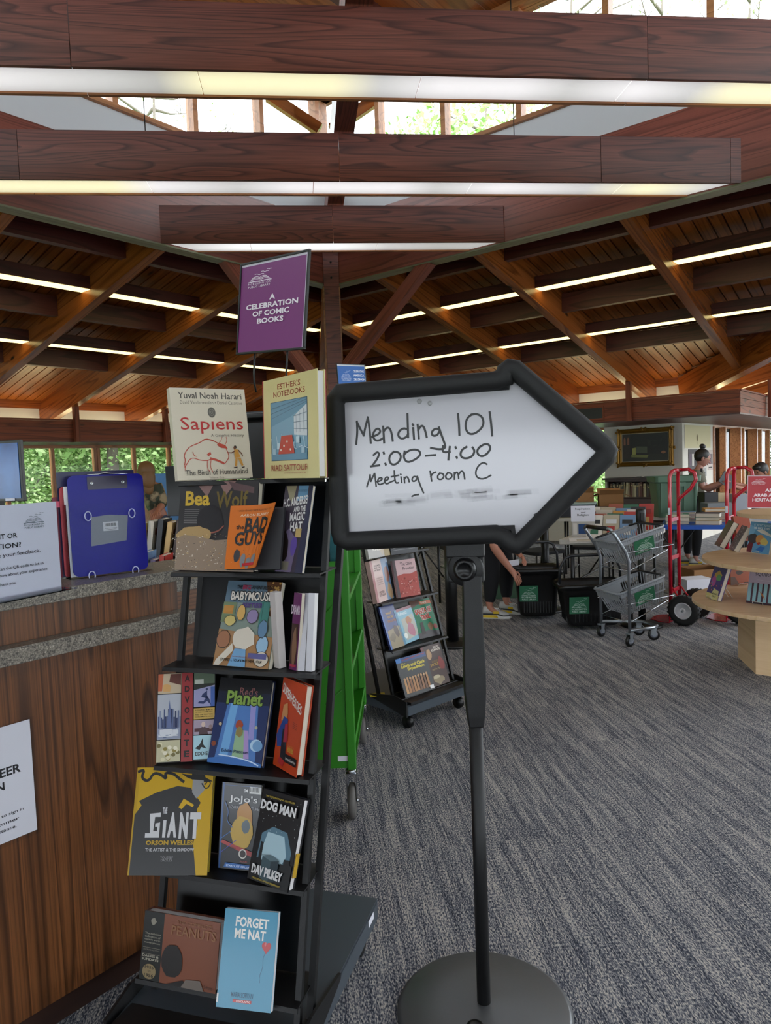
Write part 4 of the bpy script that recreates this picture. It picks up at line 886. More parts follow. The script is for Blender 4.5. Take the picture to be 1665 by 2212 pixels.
# --- tier 2 (.475) ---
M, w, h = stand((275, 1891), (447, 1891), T1, (300, 1658)); a = Art(w, h, '#bd9718'); a.rect(.0, 0, .04, 1, '#b08c18')
a.poly([(.02, .55), (.10, .64), (.06, .68), (.28, .76), (.55, .82), (.72, .80), (.80, .72), (.86, .66), (.82, .60), (.84, .45), (.80, .28), (.86, 0), (.02, 0)], '#333335')
a.poly([(.66, .90), (.58, .94), (.72, .92), (.74, .99), (.88, .99), (.90, .90), (1.0, .86), (.84, .85)], '#232325'); a.poly([(.74, .88), (.88, .87), (.90, .78), (.80, .70), (.74, .76)], '#8c8c8e')
a.line(smooth([(.02, .96), (.10, .98), (.06, .90), (.16, .86), (.22, .95), (.32, .93), (.40, .88), (.36, .95), (.48, .94), (.56, .89), (.62, .86)]), .007, '#26262a'); a.line(smooth([(.86, .84), (.92, .78), (.98, .84), (.94, .87), (.90, .83)]), .003, '#26262a')
a.poly([(.58, .62), (.64, .70), (.78, .64), (.76, .62), (.68, .65), (.62, .60)], '#c7a024')
a.txt('THE', .38, .56, .44, .62, '#c7c7c9', .05); a.poly([(.22, .56), (.36, .57), (.36, .53), (.29, .53), (.28, .40), (.33, .40), (.33, .44), (.30, .44), (.30, .47), (.36, .48), (.36, .34), (.18, .34), (.18, .38), (.24, .38)], '#c7c7c9')
for ch, x0, x1, y0, y1 in (('I', .40, .44, .34, .50), ('A', .46, .58, .34, .57), ('N', .61, .72, .33, .57), ('T', .74, .88, .33, .57)): a.txt(ch, x0, y0, x1, y1, '#c7c7c9', .06)
a.txt('ORSON WELLES,', .20, .265, .82, .315, '#b8962c', .04); a.txt('THE ARTIST & THE SHADOW', .20, .215, .82, .245, '#b9b9bb', .03); a.txt('YOUSSEF', .40, .15, .56, .17, '#9a9a9c'); a.txt('DAOUDI', .41, .125, .55, .145, '#9a9a9c')
book('book', 'large yellow and black jacketed book with a cloaked silhouette, fifth tier', M, w, h, .020, cov('#8c7a28', .2), a, group=CG)
M, w, h = stand((470, 1874), (556, 1884), T1, (481, 1689)); a = Art(w, h, '#14161e'); a.rect(.02, 0, .06, 1, '#1f4c86'); a.line([(.03, .97), (.9, .97)], .0012, '#1f4c86'); a.txt('04', .56, .90, .66, .94, '#d8d8d8', .02); a.rect(.70, .89, 1.0, .97, '#c6c6c4'); [a.rect(.72+.03*k, .91, .735+.03*k, .965, '#222') for k in range(8)]
a.txt("JoJo's", .20, .76, .92, .86, '#cfcfcf', .01); a.txt('BIZARRE ADVENTURE', .20, .70, .96, .735, '#9a9aa0'); a.poly(blob(.62, .60, .20, .18, 14, 3, .1), '#a8742a'); a.poly(blob(.56, .42, .28, .20, 14, 5, .12), '#b08e2c'); a.poly(blob(.66, .50, .10, .08, 10, 5, .1), '#4f5c62')
a.poly([(.04, .30), (.10, .33), (.98, .20), (.98, .14)], '#9c2c2c'); a.txt('HIROHIKO', .14, .235, .44, .265, '#26100f', .02, rot=-.14); a.ell(.62, .19, .10, .055, '#c9c4bc'); a.ell(.62, .19, .075, .042, '#2a2020')
a.line([(.04, .34), (.30, .44)], .0015, '#2a62a8'); a.line([(.06, .18), (.44, .34)], .0015, '#3a3f9a'); a.line(smooth([(.10, .78), (.22, .66), (.16, .56), (.34, .48)]), .0015, '#2a62a8'); a.txt('ARAKI', .56, .095, .74, .115, '#a04040'); a.poly([(.16, .02), (1, .02), (1, .07), (.2, .075)], '#1f5ca0'); a.txt('STARDUST CRUSADERS', .22, .032, .98, .055, '#b9cfe8', .02)
book('book', 'dark blue manga volume with a barcode sticker, mostly behind the black book, fifth tier', M, w, h, .018, cov('#14161e'), a, True, group=CG)
M, w, h = stand((534, 1896), (622, 1929), T1, (570, 1703)); a = Art(w, h, '#101114'); a.poly([(.12, .16), (.16, .52), (.4, .62), (.75, .60), (.92, .40), (.9, .16)], '#56788a'); a.poly([(.2, .3), (.3, .55), (.7, .55), (.82, .35), (.7, .2), (.3, .2)], '#a7c4cf')
for k in range(14): R_ = random.Random(k); x = .04+k*.068; a.rect(x, .0, x+.07, .22+R_.random()*.22*(1 if k in (0, 1, 2, 11, 12, 13) else .35), '#12181c')
[a.ell(random.Random(k).random(), .55+.4*random.Random(k+50).random(), .006, .004, '#c9d4da', 6) for k in range(26)]
a.poly([(.30, .06), (.52, .02), (.52, .26), (.30, .29)], '#3a5058'); a.poly([(.52, .02), (.70, .08), (.70, .29), (.52, .26)], '#263840'); a.poly([(.30, .29), (.52, .26), (.70, .29), (.48, .32)], '#5a7078')

a.txt('THE INTERNATIONAL BESTSELLER', .12, .925, .84, .945, '#b09a34', .02); a.txt('DOG MAN', .02, .77, .92, .90, '#222', .10); a.txt('DOG MAN', .04, .78, .90, .89, '#d9d9d9', .05); a.txt('DAV PiLKEY', .10, .08, .84, .18, '#d6d6d6', .05); a.txt('CREATOR OF CAPTAIN UNDERPANTS', .14, .025, .82, .045, '#b09a34', .02)
o = book('book', 'black hardcover with fat white title above a lit skyline, front of the fifth tier', M, w, h, .024, cov('#14151b', .3), a, group=CG, pages=PAGEW)
MB().box((w+.0012, h*.28, -.012), (.0012, h*.26, .014)).build('spine_label', cov('#b8922a'), o)
# --- bottom tier (.225) ---
M, w, h = stand((300, 2113), (465, 2147), T0, (314, 1966)); a = Art(w, h, '#7b4630'); a.rect(0, 0, .27, 1, '#1b1e1c')
a.poly(blob(.13, .86, .035, .05, 10, 2, .2), '#8a8578'); [a.txt(s_, .03, .66-.045*i, .24, .69-.045*i, '#a09b8c') for i, s_ in enumerate(('The definitive', 'collection of', 'comic strip', 'masterpieces'))]; a.line([(.02, .47), (.25, .47)], .001, '#7a7468'); a.line([(.02, .38), (.25, .38)], .001, '#7a7468')
a.txt('INTRODUCTION', .03, .43, .24, .45, '#7a7468'); a.txt('DAILIES &', .02, .335, .24, .37, '#b3ae9e', .02); a.txt('SUNDAYS', .02, .285, .24, .32, '#b3ae9e', .02); a.ell(.13, .13, .09, .11, '#8c7a58'); a.txt('1955', .07, .17, .19, .21, '#221c16', .02); a.txt('to', .11, .125, .15, .15, '#221c16'); a.txt('1956', .07, .05, .19, .10, '#221c16', .02)
a.txt('THE COMPLETE', .44, .89, .90, .94, '#8c6040'); a.txt('PEANUTS', .38, .72, .96, .86, '#8c6040', .01)
a.poly(blob(.42, .34, .14, .24, 16, 3, .06), '#201c1b'); a.poly([(.36, 0), (.58, .1), (.66, .0)], '#201c1b'); a.txt('by Schulz', .80, .03, .96, .09, '#3f241a')
a.poly([(.56, 0), (.62, .12), (.80, .14), (.86, 0)], '#6e645c')
book('book', 'squat brown hardcover with a black spine panel and years 1955 to 1956, bottom tier', M, w, h, .036, cov('#6b3c2a'), a, True, group=CG, pages=PAGEW)
M, w, h = stand((467, 2174), (585, 2188), T0, (505, 1961)); M = M @ Matrix.Translation((0, 0, .002)); a = Art(w, h, '#2f87a8'); a.txt('FORGET', .22, .82, .84, .925, '#e0ded8', .03, rot=-.02); a.txt('ME NAT', .22, .70, .80, .80, '#e0ded8', .03, rot=-.02)
heart = [(0, -.06)]+[(.075*math.sin(t)**3, .0045*(13*math.cos(t)-5*math.cos(2*t)-2*math.cos(3*t)-math.cos(4*t))) for t in [PI*(1-k/14) for k in range(29)]]
heart = [(.83+x*1.15, .635+y*.95) for x, y in heart[1:]]; a.poly(heart, '#b52a30'); a.poly([(.79, .66), (.81, .69), (.83, .68), (.81, .64)], '#d8666a'); a.line(smooth([(.82, .58), (.78, .52), (.80, .44), (.74, .34), (.76, .28)]), .0009, '#1f4c66')
a.txt('MARIA SCRIVAN', .26, .115, .66, .165, '#15506c', .01); a.rect(.30, .065, .64, .095, '#b3272c'); a.txt('SCHOLASTIC', .36, .07, .62, .09, '#e8d0d0', .02); a.rect(0, .05, .03, .14, '#d8d8d8')
book('book', 'turquoise paperback with white title and a red heart balloon, bottom tier', M, w, h, .016, cov('#2a7896'), a, False, group=CG, pages=PAGEW)

# purple sign above the rack
def sign_card(name, label, quad, d, col, fn, frame_mat, fw=.006, th=.008, cat='sign'):
    """upright card: quad = px of bl, br, tl; d = depths of its left and right edge"""
    P, Q = aty(*quad[0], d[0]), aty(*quad[1], d[1]); T = aty(*quad[2], d[0]); x = (Q-P); y = (T-P); w, h = x.length, y.length
    o = bpy.data.objects.new(name, None); COL.objects.link(o); o.matrix_basis = frame(P, x, y); tag(o, label, cat)
    f = MB(); f.box((w/2, -fw/2, 0), (w+2*fw, fw, th)); f.box((w/2, h+fw/2, 0), (w+2*fw, fw, th)); f.box((-fw/2, h/2, 0), (fw, h, th)); f.box((w+fw/2, h/2, 0), (fw, h, th)); f.box((w/2, h/2, -th/2+.001), (w, h, .002)); f.build('frame', frame_mat, o, bev=.001)
    a = Art(w, h, col); fn(a); a.build('poster', o, Matrix.Identity(4), m=INK); return o, w, h
def purple(a):
    a.rect(0, 0, .98, .975, '#76306f'); logo(a, .12, .72, .36, .19, '#e6d9e6')
    for i, (s_, x0, x1) in enumerate((('A', .47, .56), ('CELEBRATION', .11, .90), ('OF COMIC', .22, .78), ('BOOKS', .30, .70))): a.txt(s_, x0, .56-.085*i, x1, .62-.085*i, '#ece2ec', .03)
o, w_, h_ = sign_card('hanging_sign', 'purple framed sign rising on two rods over the comic rack', ((514, 762), (655, 750), (522, 575)), (2.18, 1.98), '#c9c2d0', purple, BLACKM)
Mi = o.matrix_basis.inverted(); rl = MB()
for xx in (.26, .76):
    p = V3((w_*xx, -.006, -.004)); q = Mi @ aty(548 if xx < .5 else 620, 830, 2.1); rl.tube([p, V3((p.x, -.06, -.004)), V3((p.x-.004, -.085, -.01)), V3((p.x-.006, -.115, -.02))], .0028, 8)
rl.build('rod', BLACKM, o)
M_ = None

# =====================================================================================
# SERVICE COUNTER AND WHAT STANDS ON IT
# =====================================================================================
CN = V3((A.y, -A.x, 0)); CO = V3((-.777, 2.057, 0))         # outward normal of the counter front; a point of it
MC = frame(CO, A, CN.cross(A)*-1 if False else V3((0, 0, 1)).cross(A))   # local x along, y inwards, z up
GRAN = mat('granite laminate', '#6f6a62', 0.35); g = NG(GRAN)
v = g.coord((1, 1, 1), rnd=False); n1 = g.noise(v, 260, 2, .7); n2 = g.noise(v, 120, 1, .5)
c1 = g.ramp(n1, [(.36, '#2c2926'), (.46, '#6c655c'), (.56, '#857d72'), (.66, '#c2b8a8')], 'CONSTANT'); g.l(g.mix(.35, c1, g.ramp(n2, [(.4, '#5a544c'), (.6, '#9a9183')])), g.p.inputs['Base Color'])
ct = thing('service_counter', 'oak service counter with speckled granite top and bumper ledge', 'counter', CO); ct.matrix_basis = MC
def cb(nm, x0, x1, y0, y1, z0, z1, m, rotgrain=False, **kw):
    if rotgrain:   # grain upright
        M = frame(V3(((x0+x1)/2, (y0+y1)/2, z0)), (0, 0, 1), (1, 0, 0)); return MB().box(((z1-z0)/2, 0, 0), (z1-z0, x1-x0, y1-y0)).build(nm, m, ct, M=M, **kw)
    return MB().box(((x0+x1)/2, (y0+y1)/2, (z0+z1)/2), (x1-x0, y1-y0, z1-z0)).build(nm, m, ct, **kw)
cb('front_panel', -1.55, .205, 0, .02, .10, 1.172, OAKDESK, True); cb('end_panel', .185, .205, .02, .13, .10, 1.172, OAKDESK, True)
cb('carcass', -1.55, .18, .025, .13, .10, 1.17, DARKW); cb('toe_kick', -1.52, .17, .05, .12, 0, .10, DARKW)
cb('countertop', -1.57, .225, -.02, .145, 1.172, 1.207, GRAN, bev=.002)
cb('bumper_ledge', -1.55, .215, -.055, -.001, 1.040, 1.083, GRAN, bev=.002)
ct2 = thing('counter_return', 'lower oak counter section with granite edge seen behind the comic rack', 'counter', CO); ct2.matrix_basis = MC
MB().box((.55, .40, .56), (.62, .5, 1.10)).build('body', OAKDESK, ct2); MB().box((.55, .40, 1.128), (.66, .54, .034)).build('countertop', GRAN, ct2); MB().box((.55, .135, 1.02), (.62, .03, .04)).build('bumper_ledge', GRAN, ct2)
# notice taped to the counter front
P = atp(63, 1553, CO-CN*-.001, CN)
nb = bpy.data.objects.new('paper_notice', None); COL.objects.link(nb); wN, hN = .216, .295
nb.matrix_basis = frame(P-A*wN+CN*.0012+V3((0, 0, -hN)), A, V3((0, 0, 1))); tag(nb, 'laminated white volunteer notice taped to the oak counter front', 'notice')
MB().box((wN/2+.006, hN/2-.004, -.0004), (wN+.014, hN+.016, .0005)).build('laminate', ACRYL, nb)
a = Art(wN, hN, '#c9c9d2'); a.txt('VOLUNTEER', .0, .565, .861, .645, '#18181c', .03); a.txt('SIGN IN', .16, .455, .662, .525, '#18181c', .03)
a.txt('Scan the QR code to sign in', .06, .215, .861, .25, '#24242a', .015); a.txt('or see Customer', .14, .155, .80, .185, '#24242a', .015); a.txt('Service for assistance.', .10, .095, .765, .125, '#24242a', .015)
a.build('print', nb, Matrix.Identity(4), m=INKM)
# acrylic sign with the feedback sheet
Pr = atz(133, 1268, 1.21); Pl = Pr+(atz(0, 1294, 1.21)-Pr).normalized()*.43; x = (Pr-Pl).normalized()
fs_ = bpy.data.objects.new('feedback_sign', None); COL.objects.link(fs_); Tt = atp(122, 1083, Pr, x.cross(V3((0, 0, 1)))); hS = Tt.z-1.21
fs_.matrix_basis = frame(Pl, x, V3((0, 0, 1))); tag(fs_, 'clear acrylic stand holding a white feedback sheet on the counter', 'sign')
MB().box((.215, hS/2, .0015), (.432, hS, .0018)).box((.215, .0012, .03), (.432, .0024, .07)).build('acrylic_stand', ACRYL, fs_)
MB().box((.215, hS/2, -.0012), (.43, hS-.004, .0008)).build('sheet', WHITEP, fs_)
a = Art(.43, hS, '#d4d4de'); logo(a, .770, .72, .135, .17, '#3f5258'); a.txt('COMPLIMENT OR', .365, .635, .722, .69, '#202126', .02); a.txt('SUGGESTION?', .385, .53, .742, .585, '#202126', .02); a.txt('We value your feedback.', .45, .43, .866, .485, '#24252a', .005)
a.txt('Scan the QR code to let us', .577, .295, .882, .335, '#24252a', .004); a.txt('know about your experience.', .577, .22, .909, .265, '#24252a', .004); a.txt('Thank you.', .577, .125, .692, .165, '#24252a', .004)
a.build('print', fs_, Matrix.Translation((0, 0, -.0004)), m=INKM)
# brochure holder with clipboards
M, w, h = stand((160, 1251), (322, 1232), 1.208, (172, 1028))
BLUE = mat('translucent blue plastic', '#0f0c84', 0.35, spec=.3)
def rr_poly(x0, y0, x1, y1, r, n=5):
    P = []
    for cx, cy, a0 in ((x1-r, y1-r, 0), (x0+r, y1-r, PI/2), (x0+r, y0+r, PI), (x1-r, y0+r, 1.5*PI)): P += [(cx+r*math.cos(a0+PI/2*i/n), cy+r*math.sin(a0+PI/2*i/n)) for i in range(n+1)]
    return P
def lay(nm, lab, z0, z1, poly, m, cat, dx=0, extra=None, group=None):
    o = bpy.data.objects.new(nm, None); COL.objects.link(o); o.matrix_basis = M @ Matrix.Translation((dx, 0, 0)); tag(o, lab, cat, group); MB().prism(poly, z0, z1).build('board' if nm == 'clipboard' else 'sheet', m, o); return o
cbd = lay('clipboard', 'shiny blue clipboard with its back to the viewer, front of the holder', -.006, -.003, rr_poly(0, .004, w, h, .018), BLUE, 'clipboard')
MB().prism(rr_poly(w*.25, h-.042, w*.78, h-.004, .004), -.003, -.0015).build('clip_backplate', mat('dark violet plate', '#1d0f3a', .3), cbd)
for xx in (.31, .72): MB().lathe([(.005, 0), (.005, .001), (.0025, .002), (.002, .0005)], 12, (w*xx, h-.024, -.0015)).build('rivet', CHROME, cbd)
MB().tube([(w*.27, h, -.012), (w*.42, h+.002, -.012), (w*.5, h+.006, -.012), (w*.58, h+.002, -.012), (w*.80, h, -.012)], .0022, 8).build('clip', CHROME, cbd)
a = Art(w, h); a.poly([(.25, .30), (.72, .33), (.76, .58), (.50, .60), (.27, .585)], '#7d8088'); a.rect(.42, .44, .62, .53, '#c9c9cc')
for k in range(13): a.rect(.45+.011*k, .485, .454+.011*k+(.003 if k % 3 else 0), .515, '#222')
a.line([(.44, .465), (.60, .467)], .0009, '#555'); a.line([(.45, .452), (.59, .454)], .0009, '#555'); a.build('label_print', cbd, Matrix.Translation((0, 0, -.003)), m=INK)
lay('clipboard', 'dark navy clipboard standing tallest at the back of the holder', -.040, -.037, [(-.02, .004), (w*.93, .004), (w*.93, h+.012), (-.02, h+.012)], mat('navy board', '#1b1846', .35), 'clipboard')
lay('folder', 'red folder between the blue and navy clipboards', -.026, -.024, rr_poly(-.018, .004, w*.6, h-.03, .012), mat('red folder', '#a8303a', .45), 'folder')
lay('paper_stack', 'white papers edge-on behind the blue clipboard', -.020, -.010, [(-.008, .004), (w*.9, .004), (w*.9, h-.03), (-.008, h-.03)], PAGEW, 'papers')
lay('tab_sheet', 'pink tab sheet sticking out of the clipboards', -.030, -.028, [(-.045, h*.70), (w*.3, h*.70), (w*.3, h*.76), (-.045, h*.76)], mat('pink tab', '#d85a78', .6), 'paper')
lay('folder', 'crimson pink folder at the far end of the holder', -.056, -.050, rr_poly(-.060, .004, w*.5, h*.66, .006), mat('pink folder', '#b03a5c', .45), 'folder')
lay('folder', 'dark red binder standing against the navy clipboard', -.049, -.043, rr_poly(-.034, .004, w*.5, h*.80, .004), mat('wine binder', '#7a1230', .4), 'folder')
ho = bpy.data.objects.new('brochure_holder', None); COL.objects.link(ho); ho.matrix_basis = M; tag(ho, 'clear acrylic holder with round hooks around the clipboards on the counter', 'holder')
f = MB(); f.box((w/2, h*.36, .006), (w+.02, h*.72, .0022)); f.box((-.011, h*.36, -.022), (.0022, h*.72, .058)); f.box((w+.01, h*.36, -.022), (.0022, h*.72, .058)); f.box((w/2, .001, -.022), (w+.02, .002, .058)); f.build('pocket', ACRYL, ho)
for xx, yy in ((.22, .60), (.80, .60), (.22, .015), (.80, .015)):
    MB().tube([(w*xx+.009*math.cos(t), h*yy+.013*math.sin(t), .009) for t in [2*PI*k/14 for k in range(14)]], .0016, 6, closed=True).build('hook', mat('clear hook', '#b8bce0', .1, spec=.9), ho)

# =====================================================================================
# SECOND RACK, ITS SIGN AND BOOKS
# =====================================================================================
TZ2 = [.165, .43, .70, .97, 1.24, 1.50]
rack('book_rack', 'black tiered metal rack of history books behind the arrow sign', V3((.09, 4.02, 0)), math.radians(43.7), TZ2, .50)
G2 = 'books on the history rack'
def b2(bl, br, tl, z, col, lab, fn=None, t=.02, hard=False, dz=0.0):
    M, w, h = stand(bl, br, z, tl); M = M @ Matrix.Translation((0, 0, dz)); a = Art(w, h, col); fn and fn(a); return book('book', lab, M, w, h, t, cov(col), a, hard, group=G2)
def f1(a):
    a.rect(0, .88, 1, 1, '#233f78'); a.rect(0, .88, .16, 1, '#2c6cb0'); a.line([(.2, .93), (.95, .97)], .004, '#8e2030'); a.txt('The', .12, .82, .28, .86, '#c8b42c', .02); a.txt('Lewis and Clark', .12, .73, .92, .82, '#c9b62c', .04); a.txt('Expedition', .30, .62, .86, .72, '#c9b62c', .04)
    for k in range(9): R_ = random.Random(k); x = .12+.09*k; a.poly(blob(x, .45, .035, .04, 8, k, .2), '#b58a60'); a.poly([(x-.04, .08), (x+.04, .08), (x+.03, .42), (x-.03, .42)], R_.choice(['#8a5a34', '#a87444', '#6c4428', '#b98a58']))
    a.rect(.84, .03, .97, .12, '#ddd')
b2((876, 1508), (940, 1487), (853, 1425), TZ2[0], '#2a2c30', 'comic with yellow title over buckskin figures, lowest tier of the history rack', f1, .012)
def f2(a):
    a.rect(0, 0, .14, 1, '#5c1c26'); a.poly(blob(.34, .78, .12, .14, 12, 2, .15), '#a8845c'); a.txt('BRIAN', .62, .90, .92, .95, '#cfc4b8', .02); a.txt('KILMEADE', .50, .83, .96, .89, '#cfc4b8', .03); a.txt('ANDREW', .36, .56, .78, .62, '#8a6a2c'); a.txt('JACKSON', .24, .47, .92, .55, '#b8902c', .02); a.txt('and the Miracle', .28, .38, .84, .43, '#a89060'); a.poly(blob(.82, .50, .14, .16, 12, 6, .3), '#7c1e1a'); a.poly(blob(.5, .14, .34, .10, 12, 8, .3), '#8a7a5c'); a.poly(blob(.4, .22, .2, .05, 10, 9, .2), '#b9ac8c')
b2((932, 1487), (972, 1472), (907, 1400), TZ2[0], '#3a1f1c', 'dark red biography with gold title, lowest tier of the history rack', f2, .03, True)
def f3(a):
    a.rect(0, 0, .1, 1, '#2a58a4'); a.txt('WHAT', .3, .78, .72, .84, '#c0963a', .03); a.txt('WAS THE', .36, .69, .74, .75, '#c0963a', .03); a.txt('OREGON TRAIL?', .30, .60, .95, .66, '#b07038', .03); a.poly([(.1, .0), (1, 0), (1, .5), (.1, .42)], '#8a7a5a'); a.poly(blob(.7, .38, .16, .14, 9, 4, .2), '#4a3426'); a.poly(blob(.35, .24, .18, .1, 9, 5, .3), '#6c5c40')
b2((845, 1404), (875, 1394), (818, 1312), TZ2[1], '#3a4478', 'blue paperback with yellow title and dusty trail scene, third tier up', f3, .014)
def f4(a):
    a.rect(0, .92, 1, 1, '#7a1f34'); a.rect(0, 0, .12, 1, '#3a7ea0'); a.txt('Rebecca', .18, .80, .66, .90, '#d8e4e4', .01); a.poly([(.22, .08), (.96, .14), (.94, .76), (.24, .68)], '#a8a89c'); a.poly(blob(.62, .60, .16, .12, 10, 2, .15), '#a86c40'); a.poly(blob(.64, .34, .2, .2, 10, 3, .2), '#a85f74'); a.ell(.24, .22, .1, .08, '#d8dcd4', 12)
b2((870, 1394), (906, 1379), (846, 1320), TZ2[1], '#6fa4b8', 'light blue paperback with a long-haired girl, second tier', f4, .014, dz=.012)
def f5(a):
    a.poly([(0, .8), (.55, .92), (.5, 1), (0, 1)], '#5a3a2c'); a.rect(.45, .86, 1, .95, '#c0663a'); a.txt('THAT?', .5, .87, .8, .94, '#e8dcc8', .04); a.txt('SANTA FE', .12, .62, .92, .78, '#d8cdc4', .14, rot=.05); a.txt('TRAIL', .32, .46, .80, .61, '#d8cdc4', .14, rot=.05); a.txt('SANTA FE', .13, .63, .91, .77, '#b03a28', .05, rot=.05); a.txt('TRAIL', .33, .47, .79, .60, '#b03a28', .05, rot=.05)
    a.poly([(0, 0), (1, 0), (1, .12), (.5, .18), (0, .14)], '#4a4648'); a.poly(blob(.66, .27, .12, .10, 12, 3, .1), '#7a5a3c'); a.poly(blob(.88, .24, .1, .07, 12, 4, .1), '#8c3a34'); a.poly([(.16, .1), (.22, .4), (.34, .42), (.36, .1)], '#3a3230')
b2((907, 1381), (951, 1370), (878, 1300), TZ2[1], '#14704c', 'green paperback with big red outlined title, second tier of the history rack', f5, .012)
def f6(a):
    a.rect(0, 0, .12, 1, '#9c5a58'); a.rect(.62, 0, 1, 1, '#5a7898'); a.poly(blob(.84, .6, .13, .2, 12, 2, .1), '#7a4a3a'); a.poly(blob(.86, .2, .14, .2, 10, 3, .2), '#a08460')
    for s_, y in (('TECUMSEH', .84), ('AND THE', .79), ('PROPHET', .73)): a.txt(s_, .18, y, .56, y+.04, '#4c3a36', .02)
    for k, s_ in enumerate(('THE SHAWNEE', 'BROTHERS', 'WHO DEFIED', 'A NATION')): a.txt(s_, .2, .55-.05*k, .54, .575-.05*k, '#6c5650')
    a.txt('PETER', .22, .20, .52, .25, '#5c3a34', .02); a.txt('COZZENS', .2, .13, .56, .18, '#5c3a34', .02)
b2((815, 1304), (851, 1291), (797, 1213), TZ2[2], '#c4a49c', 'pinkish biography with a side portrait, third tier of the history rack', f6, .03, True)
def f7(a):
    a.rect(0, 0, .12, 1, '#4a3c40'); a.poly([(.12, .58), (.4, .62), (.7, .60), (1, .66), (1, 0), (.12, 0)], '#a8423a'); a.txt('The Ohio', .32, .84, .84, .93, '#2e2a2c', .01); a.txt('Frontier', .40, .72, .90, .80, '#2e2a2c', .01)
    for k in range(40): R_ = random.Random(k); a.poly(blob(.15+.8*R_.random(), .05+.45*R_.random(), .03, .02, 5, k, .4), R_.choice(['#c46a60', '#7e2a26', '#d0948c']))
b2((860, 1292), (909, 1284), (846, 1212), TZ2[2], '#c9a6a8', 'pale pink book with a red battle scene below its title, third tier', f7, .02)
def f8(a): a.poly([(0, .3), (.5, .2), (.5, 1), (0, 1)], '#7a98b8'); a.poly(blob(.6, .5, .25, .4, 9, 2, .2), '#b4a694'); a.rect(.72, 0, 1, 1, '#8a743c'); a.txt('PIONEER', .2, .14, .62, .2, '#e8e4dc', .02)
b2((797, 1208), (843, 1199), (778, 1100), TZ2[3], '#a8a4a0', 'pale blue and tan book cut off by the lower bar of the arrow sign', f8, .02)
def f9(a): a.poly(blob(.5, .5, .3, .3, 9, 3, .2), '#46424a'); [a.line([(.1, .1+.05*k), (.9, .1+.05*k)], .0012, '#a8a8ac') for k in range(3)]
b2((845, 1199), (903, 1191), (832, 1110), TZ2[3], '#22252e', 'charcoal book with small white type just under the arrow sign', f9, .02)
yc = atz(815, 1500, .155); MB().box((0, 0, .002), (.09, .07, .002)).build('yellow_card', mat('yellow card', '#c8b422', .6), loc=(yc.x, yc.y, .151), rz=.1, label='small yellow card lying on the base of the history rack', cat='card')
def bluesign(a):
    a.rect(.0, 0, .985, .975, '#1f62b4'); logo(a, .12, .70, .34, .20, '#cfe0f4'); [a.txt(s_, .55, .86-.075*i, .95, .90-.075*i, '#dfe9f6', .03) for i, s_ in enumerate(('CELEBRATING', 'AMERICA', '250'))]
    for i, s_ in enumerate(('READING', 'THROUGH', 'HISTORY')): a.txt(s_, .20, .50-.14*i, .84, .60-.14*i, '#eef3fa', .03)
o, w_, h_ = sign_card('hanging_sign', 'blue sign on a rod above the history rack, peeking over the arrow sign', ((738, 905), (797, 903), (728, 787)), (4.25, 4.4), '#d8dde8', bluesign, BLACKM, .004)
MB().tube([(w_*.5, 0, -.006), (w_*.5, -.62, -.006)], .006, 8).build('rod', BLACKM, o)

# =====================================================================================
# GREEN BOOK CART
# =====================================================================================
gc = thing('book_cart', 'bright green metal library book cart behind the comic rack', 'book cart', (-.172, 3.03, 0), math.radians(-1.5))
def end(y):
    f = MB(); f.box((-.21, y, .66), (.40, .012, .88)); f.box((-.21, y, 1.095), (.40, .024, .02)); f.build('end_panel', GREEN, gc)
    for x in (-.005, -.415):
        MB().prism([(x-.022, y-.018), (x+.012, y-.018), (x+.012, y+.03), (x-.022, y+.03)], .215, 1.16).prism([(x-.022, y-.010), (x+.012, y-.010), (x+.012, y+.012), (x-.022, y+.012)], 1.16, 1.22).build('corner_post', GREEN, gc, bev=.003)
    for z0 in (.50, .88): MB().tube([(-.11, y-.008, z0), (-.04, y-.008, z0+.06)], .003, 6).build('rib', GREEN, gc)
end(0); end(.84)
for z in (.30, .62, .93):
    MB().prism([(.005, z), (-.19, z-.07), (-.19, z-.062), (.0, z+.012)], .01, .83, 'y').build('shelf', GREEN, gc); MB().prism([(-.43, z), (-.23, z-.07), (-.23, z-.062), (-.425, z+.012)], .01, .83, 'y').build('shelf', GREEN, gc)
    MB().box((-.21, .42, z+.05), (.006, .82, .26)).build('divider', GREEN, gc)
MB().box((-.21, .42, .225), (.42, .84, .012)).build('bottom_pan', GREEN, gc)
MB().box((-.045, -.008, .262), (.048, .002, .022)).build('barcode_tag', WHITEP, gc)
for x in (-.015, -.405):
    for y in (.0, .84):
        c = thing('castor', None, None); c.parent = gc; c.location = (x, y, 0)
        k = MB(); k.lathe([(.022, .200), (.022, .214)], 14); k.box((.021, .0, .135), (.003, .04, .13)); k.box((-.021, 0, .135), (.003, .04, .13)); k.box((0, 0, .198), (.046, .05, .006)); k.tube([(-.026, 0, .075), (.026, 0, .075)], .008, 8); k.build('fork', CHROME, c)
        MB().lathe([(.058, -.016), (.072, -.012), (.075, 0), (.072, .012), (.058, .016)], 24, (0, 0, .075), axis='x').build('wheel', GREYR, c)
R_ = random.Random(21)
